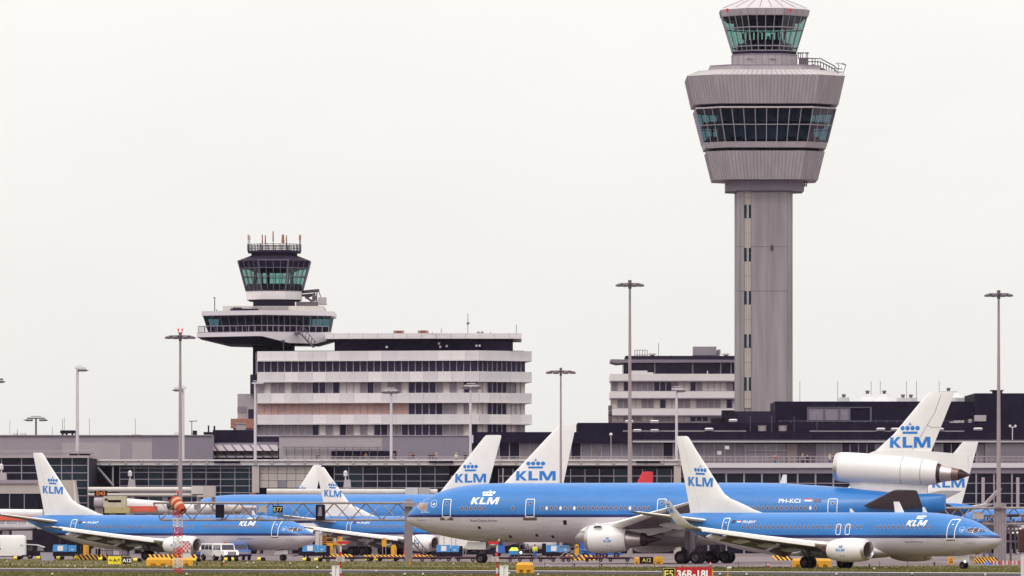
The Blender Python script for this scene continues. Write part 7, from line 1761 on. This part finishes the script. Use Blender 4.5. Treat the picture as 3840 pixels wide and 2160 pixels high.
# ---------------------------------------------------------------- localiser monitor posts
def monitor(label, pxp, D, boxside, right):
    f = Fr(pxp, D); t = thing('monitor_post', label, 'monitor post', f.loc(), 0, 'red and white monitor posts'); zt_ = f.z(2040)
    q0 = [(0, 2178, RED), (2178, 2152, WHITE2), (2152, 2127, WHITE2), (2127, 2092, RED), (2092, 2068, RED), (2068, 2045, WHITE2)]
    levels = [0, f.z(2150), f.z(2130), f.z(2100), f.z(2088), f.z(2068), f.z(2040)]; ms = [RED, WHITE2, RED, RED, RED, WHITE2]
    for a, b, m in zip(levels[:-1], levels[1:], ms): q = MB(); q.tube((0,0,a), (0,0,b), .065, n=12); part(q, 'post_section', m, t, 40)
    q = MB(); 
    if right: q.prism([(-.62,-.2),(.1,-.2),(.1,.2),(-.62,.2)], f.z(2040), f.z(2030), top=[(-.68,-.22),(.12,-.22),(.12,.22),(-.68,.22)])
    else: q.prism([(-.18,-.2),(.55,-.2),(.55,.2),(-.18,.2)], f.z(2040), f.z(2030), top=[(-.22,-.22),(.62,-.22),(.62,.22),(-.22,.22)])
    part(q, 'red_head', RED, t)
    q = MB(); ox = -.30 if right else .22
    q.lathe([(-.22,.02),(-.18,.12),(0,.16),(.18,.12),(.22,.02)], (ox, -.05, f.z(2041)), (1,0,0), 14, zs=.6); part(q, 'lamp_bowl', WHITE2, t, 50)
    if right: q = MB(); q.plate([(.05,f.z(2030)),(.16,f.z(2030)),(.20,f.z(2017)),(.12,f.z(2020))], -.05, .05); part(q, 'antenna_vane', CREAM, t)
    bx0, bx1 = (-.36, .12) if right else (-.30, .28)
    q = MB(); q.box(bx0, bx1, -.3, -.08, f.z(2106), f.z(2089)); q.box(bx0-.03, bx1+.03, -.33, -.05, f.z(2089), f.z(2087)); part(q, 'instrument_box', CREAM, t); q = MB(); q.box(bx0+.1, bx1-.2, -.325, -.302, f.z(2102), f.z(2093)); part(q, 'box_window', GREY3, t)
    c0, c1 = (.18, .78) if right else (-.60, -.08)
    if boxside:
        q = MB(); q.box(c0, c1, -.2, .35, 0, f.z(2123)); q.box(c0-.03, c1+.03, -.23, .38, f.z(2123), f.z(2121)); cb = part(q, 'cabinet', WHITE, t); q = MB(); sx_ = c1 if right else c0; q.prism([(sx_,-.2),(sx_+(.14 if right else -.12),-.15),(sx_+(.14 if right else -.12),.1),(sx_,.1)], f.z(2152), f.z(2146)); part(q, 'shelf', WHITE2, cb); q = MB(); q.box((c0+c1)/2-.01, (c0+c1)/2+.01, -.215, -.202, .1, f.z(2125)); q.box((c0+c1)/2+.06, (c0+c1)/2+.09, -.225, -.202, 1.0, 1.12); part(q, 'door_seam', STEELD, cb)
    return t
monitor('red and white monitor post, white cabinet on its left, below the stretched jet nose', 1277, 520, True, False)
monitor('red and white monitor post, white cabinet on its right, beside the large nose wheel', 1864, 520, True, True)
# post at the right picture edge
f = Fr(3836, 470); t = thing('signal_post', 'white post with a brown-black head at the right picture edge, very near', 'signal post', f.loc()); q = MB(); q.tube((0,0,0), (0,0,f.z(2068)), .14, n=14); part(q, 'post', WHITE2, t, 40); q = MB(); q.prism([(f.x(3817),-.3),(f.x(3870),-.3),(f.x(3870),.3),(f.x(3817),.3)], f.z(2070), f.z(1984), top=[(f.x(3819),-.28),(f.x(3868),-.28),(f.x(3868),.28),(f.x(3819),.28)]); hd = part(q, 'head', mat('head_brown', rgb(64,24,22), .6, var=.3, scale=3), t); bv = hd.modifiers.new('bevel', 'BEVEL'); bv.width = .05; bv.segments = 2
q = MB(); q.lathe([(0,.02),(.04,.1),(.16,.12),(.24,.05)], (0,0,f.z(1984)), (0,0,1), 12); part(q, 'cap', CREAM, t, 50)
# small yellow posts and lights
f = Fr(2730, 570); t = thing('marker_light', 'yellow post with an angled lamp head right of the runway sign', 'marker light', f.loc()); q = MB(); q.tube((0,0,0), (0,0,f.z(2132)), .06, n=10); part(q, 'post', YELD, t, 40); q = MB(); q.tube((-.06,0,f.z(2131)), (.30,-.05,f.z(2129)), .10, .09, n=10); q.tube((.1,0,f.z(2138)), (.3,0,f.z(2131)), .04); part(q, 'lamp_head', CREAM, t, 40)
q = MB(); q.tube((.30,-.05,f.z(2129)), (.36,-.06,f.z(2129)), .10, .08, n=10); part(q, 'lens', BLACKM, t)
f = Fr(1538, 748); t = thing('marker_post', 'slim yellow post with a brown head between the two monitor posts', 'post', f.loc()); q = MB(); q.tube((0,0,0), (0,0,f.z(2093)), .05, n=8); q.tube((0,0,0), (0,0,.1), .12, n=8); part(q, 'post', YELD, t); q = MB(); q.tube((-.12,0,f.z(2094)), (-.12,0,f.z(2087)), .1, n=8); part(q, 'head', BRICK, t)
pr = None; POSTS = (2043,2146,2248,2351,2455,2560,2769,2873,2974,3298,3402,3506,1745,1835,700)
for i, px in enumerate(POSTS):
    D = 712+(px % 9); X_ = (px-1920)*D/F
    if pr is None:
        pr = thing('stake', 'thin black stake standing upright in the row along the taxiway', 'stake', (X_, D, 0), 0, 'thin black stakes along the taxiway'); q = MB(); q.tube((0,0,0), (0,0,.56), .022, .018, n=6); q.tube((0,0,0), (0,0,.08), .05, n=6); part(q, 'stake', BLACKM, pr)
    else: dup(pr, (X_, D, 0), 0)
def tlight(label, px, yb, m, n=1):
    D = Dof(yb); t = thing('edge_light', label, 'edge light', ((px-1920)*D/F, D, 0), 0, 'taxiway edge lights'); q = MB(); q.tube((0,0,0), (0,0,.16), .05, n=8); q.tube((0,0,0), (0,0,.02), .13, n=10); part(q, 'base', BLACKM, t); q = MB(); q.lathe([(0,.075),(.08,.085),(.14,.05),(.16,.01)], (0,0,.16), (0,0,1), 12); part(q, 'lens', m, t, 50); return t
lt0 = tlight('small pale edge light on the verge or beside the taxiway', 320, 2141, CREAM)
for px, yb in ((624,2133),(196,2163),(700,2163),(1411,2151),(1518,2163),(1586,2163),(2018,2165),(2700,2163),(2800,2164),(3137,2163),(3278,2142),(3420,2161),(3695,2166),(25,2113),(253,2131),(1088,2121),(1700,2123),(2054,2128),(927,2119),(951,2119),(1190,2137)):
    D = Dof(yb); dup(lt0, ((px-1920)*D/F, D, 0), 0)
lt1 = None
for px, yb in ((38,2124),(111,2127),(155,2128),(738,2122),(832,2121),(1068,2106),(2154,2126),(2256,2126),(3260,2128),(3503,2120)):
    D = Dof(yb)
    if lt1 is None: lt1 = tlight('small black edge light on the concrete shoulder', px, yb, BLACKM); lt1['group'] = 'black edge lights'
    else: dup(lt1, ((px-1920)*D/F, D, 0), 0)
def cone(label, px, yb, D=None, h=.5):
    D = D or Dof(yb); t = thing('traffic_cone', label, 'traffic cone', ((px-1920)*D/F, D, 0), 0, 'traffic cones'); q = MB(); q.box(-.18,.18,-.18,.18,0,.03); q.tube((0,0,.03),(0,0,h),.13,.03,n=12); part(q, 'cone', SOCKO, t); q = MB(); q.tube((0,0,h*.45),(0,0,h*.68),.092,.066,n=12); part(q, 'white_band', WHITE2, t)
cone('orange cone right of the tri-jet main wheels', 2881, 2128); cone('orange cone just above the right end of the red runway sign', 2664, 2124); cone('orange and white cone in front of the white off-road vehicles', 839, 2117, h=.6)
# tents and low barriers under the nose on the right
for px, w_, lab in ((3690, 26, 'larger blue tarpaulin hump under the front jet nose'), (3728, 16, 'smaller blue tarpaulin hump under the front jet nose')):
    f = Fr(px, 752); t = thing('tarpaulin', lab, 'tarpaulin', f.loc()); q = MB(); W_ = f.w(w_); q.prism([(0,0),(W_,0),(W_,.8),(0,.8)], 0, f.w(15 if w_ > 20 else 10), top=[(W_*.35,.3),(W_*.6,.3),(W_*.6,.5),(W_*.35,.5)]); part(q, 'cover', VANB, t)
for i, px in enumerate((3716, 3752, 3788, 3822)):
    f = Fr(px, 742); t = thing('road_barrier', ('leftmost', 'second', 'third', 'rightmost')[i]+' of the low red and white barriers at the right edge', 'barrier', f.loc(), 0, 'low red and white barriers'); q = MB(); W_ = f.w(34)
    for zz_ in (.12, .26, .40):
        for j in range(5): q.box(W_*j/5, W_*(j+1)/5, 0, .03, zz_, zz_+.08, j % 2)
    q.build('boards', [RED, WHITE2], t); q = MB(); q.box(.02,.06,.035,.08,0,.5); q.box(W_-.06,W_-.02,.035,.08,0,.5); part(q, 'uprights', STEELD, t)
# ---------------------------------------------------------------- air between the camera and the far buildings
hz = MB(); hz.box(-1500, 1500, -30, 1500, -1.0, 125.0); ho = hz.build('haze', []); ho['kind'] = 'stuff'
hm = bpy.data.materials.new('haze'); hm.use_nodes = True; n = hm.node_tree.nodes; n.clear(); o_ = n.new('ShaderNodeOutputMaterial'); v_ = n.new('ShaderNodeVolumePrincipled')
v_.inputs['Density'].default_value = HAZE; v_.inputs['Color'].default_value = (0.76, 0.70, 0.95, 1); v_.inputs['Anisotropy'].default_value = 0.2
hm.node_tree.links.new(v_.outputs[0], o_.inputs['Volume']); ho.data.materials.append(hm)
S.cycles.volume_bounces = 0
